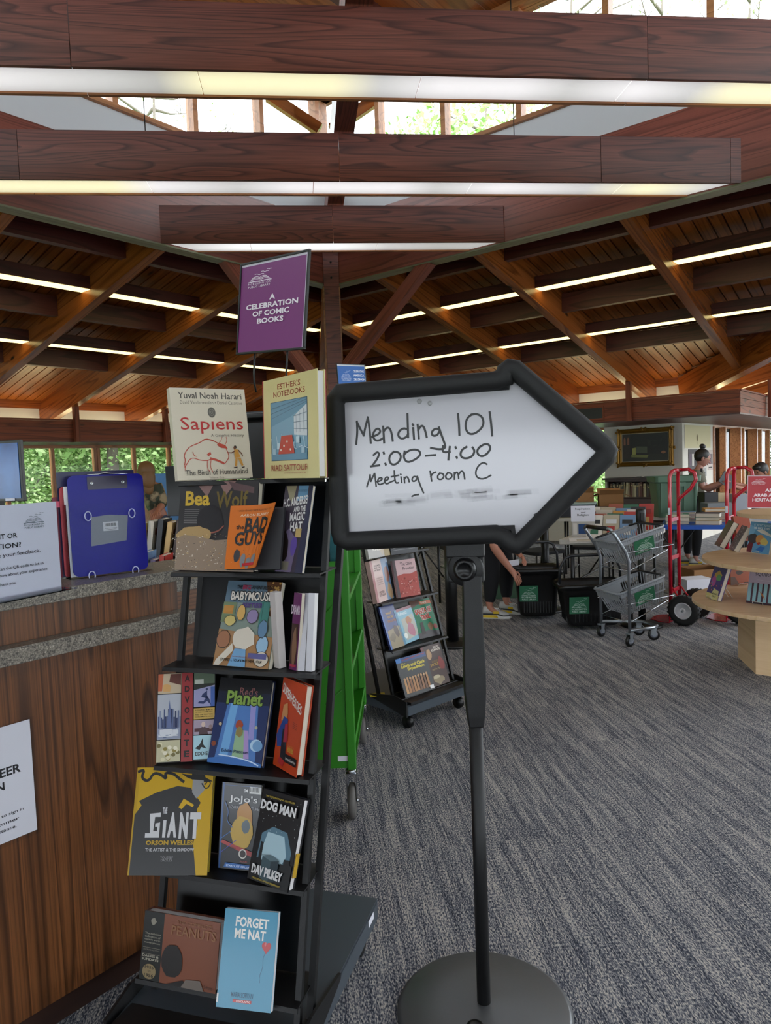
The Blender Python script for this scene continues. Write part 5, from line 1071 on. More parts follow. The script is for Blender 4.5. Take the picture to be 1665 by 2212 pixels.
def cartbook(x, y, z, t, h, d, col, lab, ang=0.35):
    o = bpy.data.objects.new('book', None); COL.objects.link(o); o.matrix_basis = gc.matrix_basis @ frame(V3((x, y, z)), (0, 1, 0), (-math.sin(ang), 0, math.cos(ang))); tag(o, lab, 'book', 'books on the green cart')
    MB().box((.0015, h/2, -d/2), (.003, h, d)).box((t-.0015, h/2, -d/2), (.003, h, d)).box((t/2, h/2, -.0015), (t, h, .003)).build('cover', cov(col), o); MB().box((t/2, h/2, -d/2-.002), (t-.006, h-.008, d-.008)).build('pages', PAGES, o)
    a = Art(t, h); a.rect(.2, .04, .8, .14, '#c8c4b8'); a.txt('||||', .25, .3, .75, .8, '#c9b87a') if t > .02 else None; a.build('spine_print', o, Matrix.Identity(4)); return o
cl_ = ['#2c3a5a', '#8a6a4c', '#4a3a2c', '#9a3b34', '#b8a888', '#2f5d62', '#1f1f24', '#7a4f7c', '#c08a3c']
for tier, z in ((1, .60), (2, .915)):
    y = .06
    for i in range(9):
        t = R_.uniform(.022, .045); h = R_.uniform(.19, .25); cartbook(-.012, y, z, t, h, .15, cl_[(i*4+tier) % 9], f'{["", "lower", "upper"][tier]} row book on the green cart, {["first","second","third","fourth","fifth","sixth","seventh","eighth","ninth"][i]} from its tall end panel'); y += t+.004
# books standing on top of the cart
def b3(x0, x1, y, h, col, lab, fn=None):
    w = x1-x0; o = bpy.data.objects.new('book', None); COL.objects.link(o); 
    a = Art(w, h, col); fn and fn(a); bk_ = book('book', lab, gc.matrix_basis @ frame(V3((x0, y, .935)), (1, 0, 0), (0, .05, 1)), w, h, .025, cov(col), a, True, group='books on the green cart'); bpy.data.objects.remove(o)
b3(-.30, -.075, .04, .30, '#131316', 'black book with small white text above the green end panel', lambda a: [a.line([(.5, .5+.03*k), (.97, .5+.03*k)], .003, '#b8b8bc') for k in range(14)])
b3(-.165, -.03, .085, .32, '#2f6e78', 'teal and orange book behind the black one on the cart', lambda a: (a.poly([(.6, 1), (1, 1), (1, .7)], '#b5683a'), a.rect(.8, .3, 1, .42, '#5a3a24')))
MB().box((-.18, .44, .93), (.34, .78, .006)).build('top_shelf', GREEN, gc)
# stanchion posts
def stanchion(p, h, lab, r=.032, base=True, head=True):
    t = thing('stanchion', lab, 'stanchion', p); MB().tube([(0, 0, .02), (0, 0, h)], r, 18).build('post', BLACKP, t)
    if base: MB().lathe([(.17, 0), (.175, .012), (.165, .022), (.05, .034), (.035, .04)], 32).build('base', BLACKM, t)
    if head:
        MB().lathe([(.040, 0), (.042, .01), (.042, .10), (.038, .115), (.02, .12)], 20, (0, 0, h)).build('belt_head', BLACKP, t)
        MB().box((0, -.044, h+.055), (.03, .012, .06)).build('belt_clip', BLACKM, t)
    return t
p = atz(1387, 1352); stanchion((p.x, p.y, 0), .92, 'black belt post with round base standing behind the grey basket trolley')
p = atz(978, 1392); stanchion((p.x, p.y, 0), 1.05, 'thick black post between the history rack and the arrow sign pole', .05)
p = atz(1193, 1330); stanchion((p.x, p.y+.25, 0), 1.0, 'black post partly hidden behind the shopping baskets', .036)

# =====================================================================================
# ROLLING BASKETS, BASKET TROLLEY, HAND TRUCKS
# =====================================================================================
def libplate(M, w, h, parent, nm='logo_plate'):
    MB().box((w/2, h/2, .0005), (w, h, .002)).build(nm, mat('green plate', '#14603f', .5), parent, M=M)
    a = Art(w, h, '#14603f'); logo(a, .12, .08, .76, .84, '#c9ddd2'); a.build('logo_print', parent, M @ Matrix.Translation((0, 0, .0012)), m=INK)
def rrect(x0, y0, x1, y1, r, n=5): return rr_poly(x0, y0, x1, y1, r, n)
def shell(levels, t=None):
    """open tub: list of (z, polygon) rings"""
    vs = []; fs = []; n = len(levels[0][1])
    for z, P in levels: vs += [(p[0], p[1], z) for p in P]
    for i in range(len(levels)-1): fs += [(i*n+j, i*n+(j+1) % n, (i+1)*n+(j+1) % n, (i+1)*n+j) for j in range(n)]
    return vs, fs
def rolling_basket(p, rz, label, hh, hang, W_=.42, D_=.34):
    t = thing('shopping_basket', label, 'basket', p, rz, group='black rolling baskets')
    H_ = hh
    def R(k, o=0): return rrect(-W_/2*k-o, -D_/2*k-o, W_/2*k+o, D_/2*k+o, .05)
    L = [(.035, R(.74)), (.05, R(.78)), (H_*.35, R(.86)), (H_*.8, R(.96)), (H_*.82, R(.99)), (H_*.9, R(1.0)), (H_*.91, R(1, .02)), (H_, R(1, .03)), (H_, R(1, .015)), (H_*.9, R(.96)), (.06, R(.74)), (.045, R(.1))]
    vs, fs = shell(L); n = len(L[0][1]); fs.append(tuple(range(n-1, -1, -1))); fs.append(tuple(len(vs)-n+j for j in range(n)))
    # dipped rim at the two short ends
    for i, v in enumerate(vs):
        if v[2] > H_*.88: vs[i] = (v[0], v[1], v[2]-.035*math.cos(v[0]/W_*PI*1.6)**2*(1 if abs(v[1]) > D_*.3 else .3))
    MB().add(vs, fs, 0, True).build('tub', BLACKP, t)
    rb = MB()
    for k in range(11):
        x = -W_*.30+k*W_*.06
        rb.box((x, -D_*.415, .17), (.007, .010, .20)); 
    for k in range(7): y = -D_*.28+k*D_*.09; rb.box((W_*.415, y, .17), (.010, .006, .20)); rb.box((-W_*.415, y, .17), (.010, .006, .20))
    rb.build('ribs', BLACKP, t)
    r = .012; zt = H_+hang
    MB().tube([(-W_*.48, 0, H_-.03), (-W_*.47, 0, H_+hang*.5), (-W_*.38, 0, zt-.02), (-W_*.28, 0, zt), (W_*.28, 0, zt), (W_*.38, 0, zt-.02), (W_*.47, 0, H_+hang*.5), (W_*.48, 0, H_-.03)], [r, r, r, r*1.3, r*1.3, r, r, r], 10).build('handle', mat('handle plastic', '#222428', .35), t)
    for x in (-W_*.30, W_*.30): MB().lathe([(.022, -.009), (.022, .009)], 16, (x, D_*.36, .022), axis='x').build('wheel', BLACKP, t)
    libplate(frame(V3((-W_*.40, -D_*.475, H_*.36)), (1, 0, 0), (0, -.09, 1)), .17, .15, t)
    return t
p = atz(1166, 1338); rolling_basket(V3((p.x, p.y+.12, 0)), math.radians(-8), 'tall black rolling basket that the bending person is reaching into', .50, .22)
p = atz(1283, 1358); rolling_basket(V3((p.x, p.y+.10, 0)), math.radians(-2), 'lower black rolling basket with raised hoop handle, behind the grey trolley', .42, .22, .56, .36)
# grey two-tier basket trolley
tr = thing('basket_trolley', 'grey two-tier basket trolley with chrome frame and swivel castors', 'trolley', (1.83, 5.84, 0), math.radians(18))
S = .19
f = MB()
for s in (-1, 1): f.tube([(0, s*S, .10), (0, s*S, .68), (-.03, s*S, .76), (-.13, s*S, .90), (-.145, s*S*.96, .925)], .0125, 10)
f.build('upright', STEEL, tr)
MB().tube([(-.145, -S*.96, .925), (-.15, -S*.85, .94), (-.15, S*.85, .94), (-.145, S*.96, .925)], .013, 10).build('handle_tube', STEEL, tr)
MB().tube([(-.15, -S*.7, .94), (-.15, S*.7, .94)], .017, 12).build('grip', BLACKP, tr)
for z0 in (.60, .19):
    w_ = MB(); w_.tube([(0, -S, z0), (.0, S, z0)], .004, 6); w_.tube([(0, -S, z0), (.40, -S*.8, z0+.14)], .004, 6); w_.tube([(0, S, z0), (.40, S*.8, z0+.14)], .004, 6); w_.tube([(.40, -S*.8, z0+.14), (.40, S*.8, z0+.14)], .004, 6)
    w_.tube([(-.03, -S, z0+.145), (.44, -S*.9, z0+.18), (.44, S*.9, z0+.18), (-.03, S, z0+.145)], .0035, 6); w_.build('cradle_wire', CHROME, tr)
bs = MB(); bs.tube([(0, -S, .13), (.26, -S*.72, .115), (.33, -S*.5, .115), (.33, S*.5, .115), (.26, S*.72, .115), (0, S, .13)], .013, 8); bs.build('base_loop', STEEL, tr)
for (x, y) in ((0, -S), (0, S), (.30, -S*.5), (.30, S*.5)):
    c = thing('castor', None, None); c.parent = tr; c.location = (x, y, 0); c.rotation_euler = (0, 0, .3 if x == 0 else -.5)
    MB().box((0, 0, .107), (.05, .045, .008)).prism([(-.02, .045), (.012, .045), (.022, .105), (-.022, .105)], -.020, -.0165, 'y').prism([(-.02, .045), (.012, .045), (.022, .105), (-.022, .105)], .0165, .020, 'y').build('fork', STEEL, c)
    MB().lathe([(.040, -.012), (.047, -.009), (.047, .009), (.040, .012)], 22, (0, 0, .047), axis='y').build('tyre', BLACKP, c)
    MB().lathe([(.030, -.0135), (.010, -.0150), (.006, -.017), (.006, .017), (.010, .0150), (.030, .0135)], 18, (0, 0, .047), axis='y').build('hub', mat('grey hub', '#8d93a0', .5), c)
def wire_basket(z0, ang):
    b = thing('basket', None, None); b.parent = tr; b.location = (-.035, 0, z0); b.rotation_euler = (0, -ang, 0); b.empty_display_size = .05
    Lx, Wy, Hz = .46, .17, .20; tx, tyy = .07, .035
    MB().tube([(0, -Wy+.02, Hz), (0, Wy-.02, Hz), (.02, Wy, Hz), (Lx-.02, Wy, Hz), (Lx, Wy-.02, Hz), (Lx, -Wy+.02, Hz), (Lx-.02, -Wy, Hz), (.02, -Wy, Hz)], .009, 8, closed=True).build('rim', mat('grey rim', '#8b9096', .4), b)
    s = MB()
    for sg in (-1, 1):
        for k in range(19):
            x = .02+k*(Lx-.04)/18; xb = tx+(x-.02)*(Lx-tx-.06)/(Lx-.04)
            s.tube([(x, sg*Wy, Hz), (xb, sg*(Wy-tyy), 0)], .0038, 4, flat=True)
        s.box((Lx/2, sg*(Wy-.004), Hz-.022), (Lx-.03, .004, .035)); s.box((Lx/2+.02, sg*(Wy-.018), Hz*.45), (Lx-.08, .004, .012))
    for k in range(9):
        y = -Wy+.02+k*(2*Wy-.04)/8; s.tube([(0, y, Hz), (tx, y*.8, 0)], .0038, 4, flat=True); s.tube([(Lx, y, Hz), (Lx-.04, y*.8, 0)], .0038, 4, flat=True)
        s.tube([(tx, y*.8, 0), (Lx-.04, y*.8, 0)], .0038, 4, flat=True)
    for k in range(14): x = tx+k*(Lx-tx-.04)/13; s.tube([(x, -Wy+tyy, 0), (x, Wy-tyy, 0)], .0038, 4, flat=True)
    s.box((.01, 0, Hz*.8), (.004, 2*Wy-.05, .05)); s.build('slats', GREYP, b, kind='stuff')
    MB().box((Lx*.33, Wy-.020, Hz*.55), (.19, .003, Hz*.66)).build('side_plate', GREYP, b)
    for hp, hr in (([(.03, Wy-.012, Hz+.008), (Lx*.45, Wy-.012, Hz+.008)], .009), ([(.03, -Wy+.012, Hz+.006), (.1, -Wy+.012, Hz+.006)], .007), ([(Lx-.1, Wy-.012, Hz+.008), (Lx-.012, Wy-.03, Hz+.008), (Lx-.012, -Wy+.04, Hz+.008)], .008)): MB().tube(hp, hr, 6).build('carry_handle', BLACKP, b)
    libplate(frame(V3((.13, -Wy-.001, .055)), (1, 0, 0), (-.0, -.16, 1)), .19, .115, b)
wire_basket(.63, .25); wire_basket(.225, .25)
# red hand trucks
def hand_truck(p, label):
    t = thing('hand_truck', label, 'hand truck', p, math.atan2(-A.x, A.y)-PI/2+math.radians(0))
    t.matrix_basis = frame(V3(p), CN, A)        # local x backwards (wheel side), y across
    for s in (-1, 1): MB().tube([(0, s*.125, .03), (0, s*.125, 1.10), (0.0, s*.12, 1.30), (.01, s*.10, 1.345), (.03, s*.085, 1.36)], .0165, 12).build('side_tube', RED, t)
    MB().tube([(.03, .085, 1.36), (.10, .085, 1.365), (.155, .085, 1.33), (.165, .085, 1.27), (.12, .085, 1.19), (.02, .085, 1.10), (.0, .10, 1.04)], .0155, 12).build('loop_handle', RED, t)
    MB().tube([(.03, -.085, 1.36), (.03, .085, 1.36)], .0155, 12).build('top_bar', RED, t)
    for z in (.28, .58, .92): MB().box((0, 0, z), (.012, .25, .035)).build('rung', RED, t)
    MB().prism([(0, -.17), (0, .17), (-.10, .17), (-.19, .10), (-.20, 0), (-.19, -.10), (-.10, -.17)], .004, .010).build('toe_plate', RED, t)
    MB().box((.0, 0, .07), (.008, .34, .12)).build('back_plate', RED, t)
    for s in (-1, 1):
        MB().tube([(0, s*.10, .32), (.13, s*.13, .135)], .007, 8).build('strut', RED, t)
        w = thing('wheel', None, None); w.parent = t; w.location = (.13, s*.19, .133)
        MB().lathe([(.075, -.034), (.105, -.040), (.126, -.030), (.133, -.012), (.133, .012), (.126, .030), (.105, .040), (.075, .034)], 30, axis='y', caps=False).build('tyre', RUBBER, w)
        tm = MB()
        for k in range(22):
            a_ = 2*PI*k/22; tm.box((0, 0, 0), (.016, .056, .008), M=Matrix.Rotation(a_, 4, 'Y') @ Matrix.Translation((0, 0, .1325)))
        tm.build('tread_blocks', RUBBER, w)
        MB().lathe([(.076, -.030), (.070, -.036), (.062, -.026), (.030, -.020), (.022, -.034), (.010, -.036), (.010, .036), (.022, .034), (.030, .020), (.062, .026), (.070, .036), (.076, .030)], 26, axis='y').build('rim', WHITEM, w)
        MB().tube([(0, -.05, 0), (0, .05, 0)], .009, 10).build('axle_end', STEEL, w)
    MB().tube([(.13, -.2, .133), (.13, .2, .133)], .010, 8).build('axle', STEEL, t)
    MB().box((.0, -.142, 1.0), (.02, .004, .06)).build('sticker', WHITEP, t)
hand_truck((2.60, 6.54, 0), 'red hand truck with loop handle beside the grey basket trolley')
hand_truck((3.09, 6.50, 0), 'red hand truck partly hidden behind the round wooden display')

# =====================================================================================
# ROUND TIERED DISPLAY
# =====================================================================================
dc = V3((2.87, 4.97, 0)); rd = thing('round_display', 'pale birch three-tier round display table with hexagonal pedestal', 'display table', dc)
for z, r in ((.465, .72), (.76, .65), (1.08, .42)): MB().lathe([(r-.003, z-.028), (r, z-.025), (r, z-.003), (r-.003, z)], 72, smooth=False).build('tier', BIRCH, rd)
pc = V3((2.46, 4.834, 0))-dc; hexr = math.hypot(pc.x, pc.y); a0_ = math.atan2(pc.y, pc.x)
for i in range(6):
    a1, a2 = a0_+i*PI/3, a0_+(i+1)*PI/3; q1, q2 = V3((hexr*math.cos(a1), hexr*math.sin(a1), 0)), V3((hexr*math.cos(a2), hexr*math.sin(a2), 0)); L = (q2-q1).length; x = (q2-q1)/L
    MB().prism([(0, 0), (L, 0), (L-.010, .018), (.010, .018)], 0, .437).build('pedestal_panel', BIRCH, rd, M=frame(q1, x, V3((0, 0, 1)).cross(x)))
for z0, z1, r in ((.465, .732, .24), (.76, 1.052, .18)):
    for i in range(4):
        a1, a2 = .5+i*PI/2, .5+(i+1)*PI/2; q1, q2 = V3((r*math.cos(a1), r*math.sin(a1), z0)), V3((r*math.cos(a2), r*math.sin(a2), z0)); L = (q2-q1).length; x = (q2-q1)/L
        MB().box((L/2, .008, (z1-z0)/2), (L, .016, z1-z0)).build('riser', BIRCH, rd, M=frame(q1, x, V3((0, 0, 1)).cross(x)))
EAS = mat('white easel wire', '#c9c5c0', .35)
def easel(M, w, h, lab):
    """wire easel behind and under a book with matrix M"""
    o = bpy.data.objects.new('wire_easel', None); COL.objects.link(o); o.matrix_basis = M; tag(o, lab, 'easel', 'wire easels on the round display')
    inv = M.inverted(); zf = M.translation.z+.002
    f = MB(); s = min(.035, w*.3)
    for sg in (-1, 1):
        x = w/2+sg*s
        f.tube([(x, .012, .022), (x, .001, .020), (x, -.004, .006), (x, .004, -.020), (x, h*.50, -.030), (x-sg*s*.5, h*.54, -.030)], .0018, 6)
        b = inv @ V3((0, 0, 0)); P0 = M @ V3((x, h*.5, -.030)); D = (M.to_3x3() @ V3((0, 0, -1))); D.z = 0; D.normalize(); P1 = P0+D*.07; P1.z = zf; f.tube([V3((x, h*.5, -.030)), inv @ P1], .0018, 6)
    f.tube([(w/2-s, .012, .022), (w/2+s, .012, .022)], .0018, 6); f.tube([(w/2-s*.5, h*.54, -.030), (w/2+s*.5, h*.54, -.030)], .0018, 6); f.build('wire', EAS, o)
G3 = 'books on the round display'
def b4(bl, br, tl, z, col, lab, fn=None, t=.022, hard=True, elab=None, pg=None):
    M, w, h = stand(bl, br, z, tl); M = Matrix.Translation((0, 0, .006)) @ M; a = Art(w, h, col); fn and fn(a); o = book('book', lab, M, w, h, t, cov(col), a, hard, group=G3, pages=pg)
    if elab: easel(M, w, h, elab)
    return o
def g1(a):
    a.rect(0, .86, 1, 1, '#5c9cc8'); a.poly([(0, .2), (0, .9), (.3, .8)], '#7ab0d4'); a.txt("IT WON'T ALWAYS", .18, .86, .96, .94, '#bcd8e8', .03); a.txt('BE LIKE THIS', .20, .77, .88, .84, '#dcebf2', .03)
    a.poly([(0, 0), (.22, .0), (.26, .30), (.1, .38), (0, .2)], '#6a2434'); a.poly(blob(.22, .45, .24, .16, 14, 3, .12), '#3e3a46'); a.poly([(.3, .74), (.6, .78), (1, .62), (1, .56), (.5, .66)], '#d9dad8'); a.poly(blob(.52, .44, .18, .16, 12, 5, .1), '#c89058'); a.poly(blob(.72, .38, .16, .12, 12, 6, .2), '#c8b468'); a.poly([(.4, .1), (.6, .24), (.8, .2), (.7, .05)], '#2c6cb8'); a.poly([(.5, .26), (.6, .34), (.5, .36), (.4, .3)], '#b03c30')
b4((1612, 1193), (1660, 1200), (1622, 1128), .76, '#5d98c4', 'light blue comic with flowing dark hair, standing on the middle tier', g1, .014, False, 'white wire easel holding the light blue comic')
def g2(a):
    a.rect(0, .6, 1, 1, '#b4a8bc'); a.txt('SQUIRREL', .22, .82, 1.05, .93, '#3e3a44', .01); [a.rect(.02+.2*k, .04, .15+.2*k, .60, '#8fb8c4') for k in range(5)]; a.rect(0, 0, 1, .06, '#3c2634'); [a.rect(.15+.2*k, .05, .22+.2*k, .62, '#4c3040') for k in range(5)]; a.poly([(.45, .40), (.62, .28), (.72, .14), (.60, .22)], '#a8683c'); a.line([(.3, .72), (.9, .70)], .001, '#ddd')
b4((1611, 1303), (1668, 1311), (1620, 1232), .465, '#9c8ca4', 'lilac and pale blue comic with dark tree trunks, lowest tier', g2, .014, False, 'white wire easel holding the tree-trunk comic')
def g3(a):
    a.rect(0, 0, 1, .14, '#c9b87a'); a.poly([(.2, .7), (.5, .82), (.8, .7), (.6, .55), (.3, .55)], '#c89c3c'); a.poly(blob(.6, .62, .2, .1, 9, 3, .2), '#5c9c5c'); a.poly(blob(.3, .5, .18, .14, 9, 4, .2), '#b04c8c'); a.poly([(.3, 0), (.5, .3), (.9, .26), (.96, .02)], '#cfc78c'); a.txt('MEMORY', .42, .13, .88, .18, '#2a2620', .03, rot=.05); a.txt('ARTS', .5, .06, .8, .11, '#2a2620', .03)
    for k in range(12): R_ = random.Random(k); a.ell(R_.random(), .2+.25*R_.random(), .04, .025, R_.choice(['#c8705c', '#5a8cb0', '#d0b04c', '#3c2c6c']), 8)
b4((1523, 1290), (1549, 1300), (1546, 1217), .465, '#4a3878', 'purple book with a party scene leaning on the lowest tier of the display', g3, .03, True, 'white wire easel behind the purple party book')
def g4(a): a.poly(blob(.4, .45, .16, .08, 10, 2, .2), '#3a2418'); a.poly([(0, 0), (.4, .0), (.2, .3), (0, .3)], '#5c3a28'); a.rect(.6, .03, 1, .08, '#3c2218')
b4((1578, 1266), (1625, 1262), (1590, 1208), .465, '#a04a22', 'rust orange book with its pale fore-edge showing, lowest tier', g4, .016, True, 'pointed white wire easel in front of the rust orange book')
def lean(P, x, y, w, h, t, col, lab, fn=None):
    a = Art(w, h, col); fn and fn(a); return book('book', lab, frame(V3(P), x, y), w, h, t, cov(col), a, True, group=G3)
Xb, Yb = V3((-.2, -.98, 0)), V3((.5, .08, .86))
P = atz(1553, 1181, .766)-Xb*.155; lean(P, Xb, Yb, .155, .225, .045, '#2b2624', 'dark hardcover tilted sideways with its cream fore-edge toward the aisle, middle tier of the display')
P = atz(1584, 1190, .766)-Xb*.145; lean(P, Xb, Yb, .145, .205, .038, '#55565c', 'grey patterned hardcover tilted in front of the dark one, middle tier', lambda a: [a.poly(blob(random.Random(k).random(), random.Random(k+9).random(), .08, .03, 6, k, .4), '#a9abb2' if k % 2 else '#2c2c34') for k in range(40)])
P = atz(1594, 1168, .765); lean(P, (.9, .2, 0), (-.05, .28, .95), .15, .21, .03, '#8f3f26', 'brick red hardcover behind the wire easels on the middle tier')
def redsign(a):
    a.rect(.01, .015, .99, .985, '#b02430'); logo(a, .08, .72, .26, .20, '#e8ccd0'); [a.txt(s_, x0, .50-.15*i, x1, .60-.15*i, '#f2e2e4', .03) for i, (s_, x0, x1) in enumerate((('APRIL IS', .34, .76), ('ARAB AMERICAN', .12, .92), ('HERITAGE MONTH', .10, .94)))]
sign_card('display_sign', 'red heritage month sign on the top tier of the round display', ((1613, 1097), (1725, 1097), (1612, 1028)), (4.66, 4.62), '#c9a8ae', redsign, mat('clear sign edge', '#c8c0c4', .3), .002, .005)

# =====================================================================================
# SALE TABLES AND BOOKS
# =====================================================================================
def table(name, label, P, d, L, W, h, top, legs=TOTE, thick=.045):
    d = V3((d[0], d[1], 0)).normalized(); n = V3((-d.y, d.x, 0)); t = thing(name, label, 'table', P); t.matrix_basis = frame(V3((P[0], P[1], 0)), d, n)
    MB().prism(rr_poly(0, 0, L, W, .03), h-thick, h).build('tabletop', top, t, bev=.004)
    for x in (.10, L-.10):
        for y in (.08, W-.08): MB().tube([(x, y, 0), (x, y, h-thick)], .014, 8).build('leg', BLACKM, t)
        MB().tube([(x, .08, .32), (x, W-.08, .32)], .010, 6).build('brace', BLACKM, t); MB().tube([(x, W/2, .32), (x+(.25 if x < L/2 else -.25), W/2, h-thick)], .008, 6).build('stay', BLACKM, t)
    return t
E_, L_ = V3((.86, -.51, 0)), V3((.51, .86, 0)); C0 = V3((1.62, 6.83, 0))
table('folding_table', 'white folding table of sale books behind the grey trolley', C0, E_, .74, 1.30, .74, TABLEW)
table('folding_table', 'bright blue folding table behind the red hand trucks', V3((2.98, 7.85, 0)), (.92, -.39), 1.7, .72, .74, TABLEB)
table('folding_table', 'pale table against the windows stacked with boxes', V3((2.2, 9.35, 0)), (.95, -.3), 1.5, .7, .74, TABLEW)
table('folding_table', 'white table seen between the history rack and the sign pole', V3((.10, 7.1, 0)), (.95, .1), .62, .7, .73, TABLEW)
table('folding_table', 'dark topped table behind the woman with the bun', V3((4.3, 8.9, 0)), (.95, -.2), 1.8, .7, .74, mat('dark top', '#3a3532', .5))
PALC = ['#c8bfae', '#b5352c', '#e0d9cc', '#c98f2a', '#31506e', '#b9ad92', '#d8d4cc', '#4a3a34', '#6c8fb5', '#e4e0da', '#a8543a', '#20242c', '#7a6a8c', '#2f6a4c', '#cfa96a']
R_ = random.Random(5)
def simple_book(M, w, h, t, col, lab, group, pages=PAGES):
    o = bpy.data.objects.new('book', None); COL.objects.link(o); o.matrix_basis = M; tag(o, lab, 'book', group)
    MB().box((w/2, h/2, -.0015), (w, h, .003)).box((w/2, h/2, -t+.0015), (w, h, .003)).box((.0015, h/2, -t/2), (.003, h, t)).build('cover', cov(col), o); MB().box((w/2, h/2, -t/2), (w-.007, h-.007, t-.006)).build('pages', pages, o)
    a = Art(w, h); c2 = R_.choice(['#222222', '#dddddd', '#8c2c24', '#2c4c7c']); a.rect(.15, .62, .85, .8, c2); a.rect(.25, .15, .75, .5, R_.choice(PALC)); a.build('cover_print', o, Matrix.Identity(4)); return o
CN_ = {'#c8bfae': 'tan', '#b5352c': 'red', '#e0d9cc': 'cream', '#c98f2a': 'ochre', '#31506e': 'navy blue', '#b9ad92': 'khaki', '#d8d4cc': 'off-white', '#4a3a34': 'dark brown', '#6c8fb5': 'sky blue', '#e4e0da': 'white', '#a8543a': 'rust', '#20242c': 'black', '#7a6a8c': 'mauve', '#2f6a4c': 'green', '#cfa96a': 'sand'}
ORD = ['first', 'second', 'third', 'fourth', 'fifth', 'sixth', 'seventh', 'eighth', 'ninth', 'tenth', 'eleventh', 'twelfth']
for r in range(5):
    x = .20 if r == 0 else .03
    i = 0
    while x < .60:
        w = R_.uniform(.125, .165); h = R_.uniform(.19, .225)+.012*r; t = R_.uniform(.02, .04); col = PALC[(r*5+i*3+2) % 15]
        P = C0+E_*x+L_*(.22+r*.21)+V3((0, 0, .741)); y = V3((0, 0, 1))+L_*.25
        simple_book(frame(P, E_, y), w, h, t, col, f'{CN_[col]} book, {ORD[i]} from the left in the {["front", "second", "third", "fourth", "rear"][r]} row of the white table', 'sale books on the white table'); x += w+.008; i += 1
# folded card sign and open tray at the table corner
P = atz(1234, 1160, .745); x = (atz(1286, 1160, .745)-P); wI = x.length; x.normalize()
ib = bpy.data.objects.new('table_sign', None); COL.objects.link(ib); hI = (aty(1234, 1093, P.y).z-.745); ib.matrix_basis = frame(P, x, V3((0, 0, 1))); tag(ib, 'white paper sign reading Inspiration and Religion on the white table', 'sign')
MB().box((wI/2, hI*.75, -.001), (wI, hI*.5, .0016)).build('paper', WHITEP, ib); MB().box((wI/2, hI*.25, -.008), (wI*.94, hI*.5, .014)).build('backing_board', mat('tray paper', '#b8b4ac', .7), ib)
a = Art(wI, hI, None); a.txt('Inspiration', .18, .86, .80, .93, '#2c2c30', .02); a.txt('and', .42, .77, .60, .82, '#2c2c30', .02); a.txt('Religion', .26, .66, .74, .74, '#2c2c30', .02); a.rect(.30, .1, .68, .42, '#2c4a78'); a.rect(.08, .08, .24, .44, '#d8d4cc'); a.build('print', ib, Matrix.Identity(4), m=INKM)
P = atz(1262, 1168, .745); simple_book(frame(P-V3((.14, .02, 0)), (1, -.2, 0), (.2, 1, .12)), .26, .16, .012, '#e4e0da', 'white magazine lying flat at the front corner of the white table', 'sale books on the white table')
# flat stacks on the blue table
D2 = V3((.92, -.39, 0)).normalized(); N2 = V3((-D2.y, D2.x, 0)); Pb = V3((2.98, 7.85, .741))
for sidx, (x, y, cols) in enumerate(((.04, .10, ['#31506e', '#c8bfae', '#2f6a4c']), (.34, .08, ['#cfa96a', '#2f6a4c', '#20242c']), (.10, .42, ['#e4e0da', '#b5352c', '#6c8fb5']), (.44, .38, ['#b5352c', '#e4e0da', '#20242c', '#c98f2a']), (.80, .10, ['#6c8fb5', '#d8d4cc', '#31506e']), (.86, .40, ['#31506e', '#7a6a8c'])), 0):
    z = 0
    for i, col in enumerate(cols):
        t = R_.uniform(.028, .05); a_ = R_.uniform(-.2, .2); X = D2*math.cos(a_)+N2*math.sin(a_); Y = N2*math.cos(a_)-D2*math.sin(a_)
        simple_book(frame(Pb+D2*x+N2*y+V3((0, 0, z+t)), X, Y), .24, .17, t, col, f'{CN_[col]} book lying {["at the bottom", "second", "third", "on top"][i]} of the {ORD[sidx]} stack on the blue table', 'book stacks on the blue table'); z += t+.001
# dark boxed set and pale folders on the far table
for i, (x, y, z, w, d, h, c, lab) in enumerate(((.0, .05, .741, .5, .34, .16, '#2a2c34', 'dark patterned flat box on the far pale table'), (.03, .07, .903, .46, .30, .02, '#a8c0c0', 'pale teal folder lying on the dark patterned box'), (.55, .1, .741, .12, .1, .07, '#9aa832', 'small lime green carton on the far pale table'))):
    o = MB().box((w/2, d/2, h/2), (w, d, h)).build(['storage_box', 'folder', 'carton'][i], cov(c, .6), M=frame(V3((2.2, 9.35, z)), (.95, -.3, 0), (.3, .95, 0)) @ Matrix.Translation((x, y, 0)), bev=.004, label=lab, cat=['box', 'folder', 'carton'][i])
def carton(P, w, d, h, rz, lab, flaps=True, name='cardboard_box'):
    t = thing(name, lab, 'box', P, rz)
    f = MB(); f.box((0, -d/2, h/2), (w, .005, h)); f.box((0, d/2, h/2), (w, .005, h)); f.box((-w/2, 0, h/2), (.005, d, h)); f.box((w/2, 0, h/2), (.005, d, h)); f.box((0, 0, .003), (w, d, .005)); f.build('walls', CARD, t)
    if flaps:
        for s in (-1, 1):
            MB().box((0, s*.07, 0), (w, .14, .004)).build('flap', CARD, t, M=Matrix.Translation((0, s*d/2, h)) @ Matrix.Rotation(s*.5, 4, 'X')); MB().box((s*.06, 0, 0), (.12, d, .004)).build('flap', CARD, t, M=Matrix.Translation((s*w/2, 0, h)) @ Matrix.Rotation(s*.3, 4, 'Y'))
    return t
carton((2.62, 9.75, .741), .34, .28, .30, -.3, 'open cardboard carton on the far pale table below the window'); carton((2.98, 9.62, .741), .30, .26, .27, -.2, 'cardboard carton with a raised flap next to the dark bookcase')
carton((3.45, 7.9, 0), .40, .35, .26, .1, 'brown carton on the floor under the blue table', False)
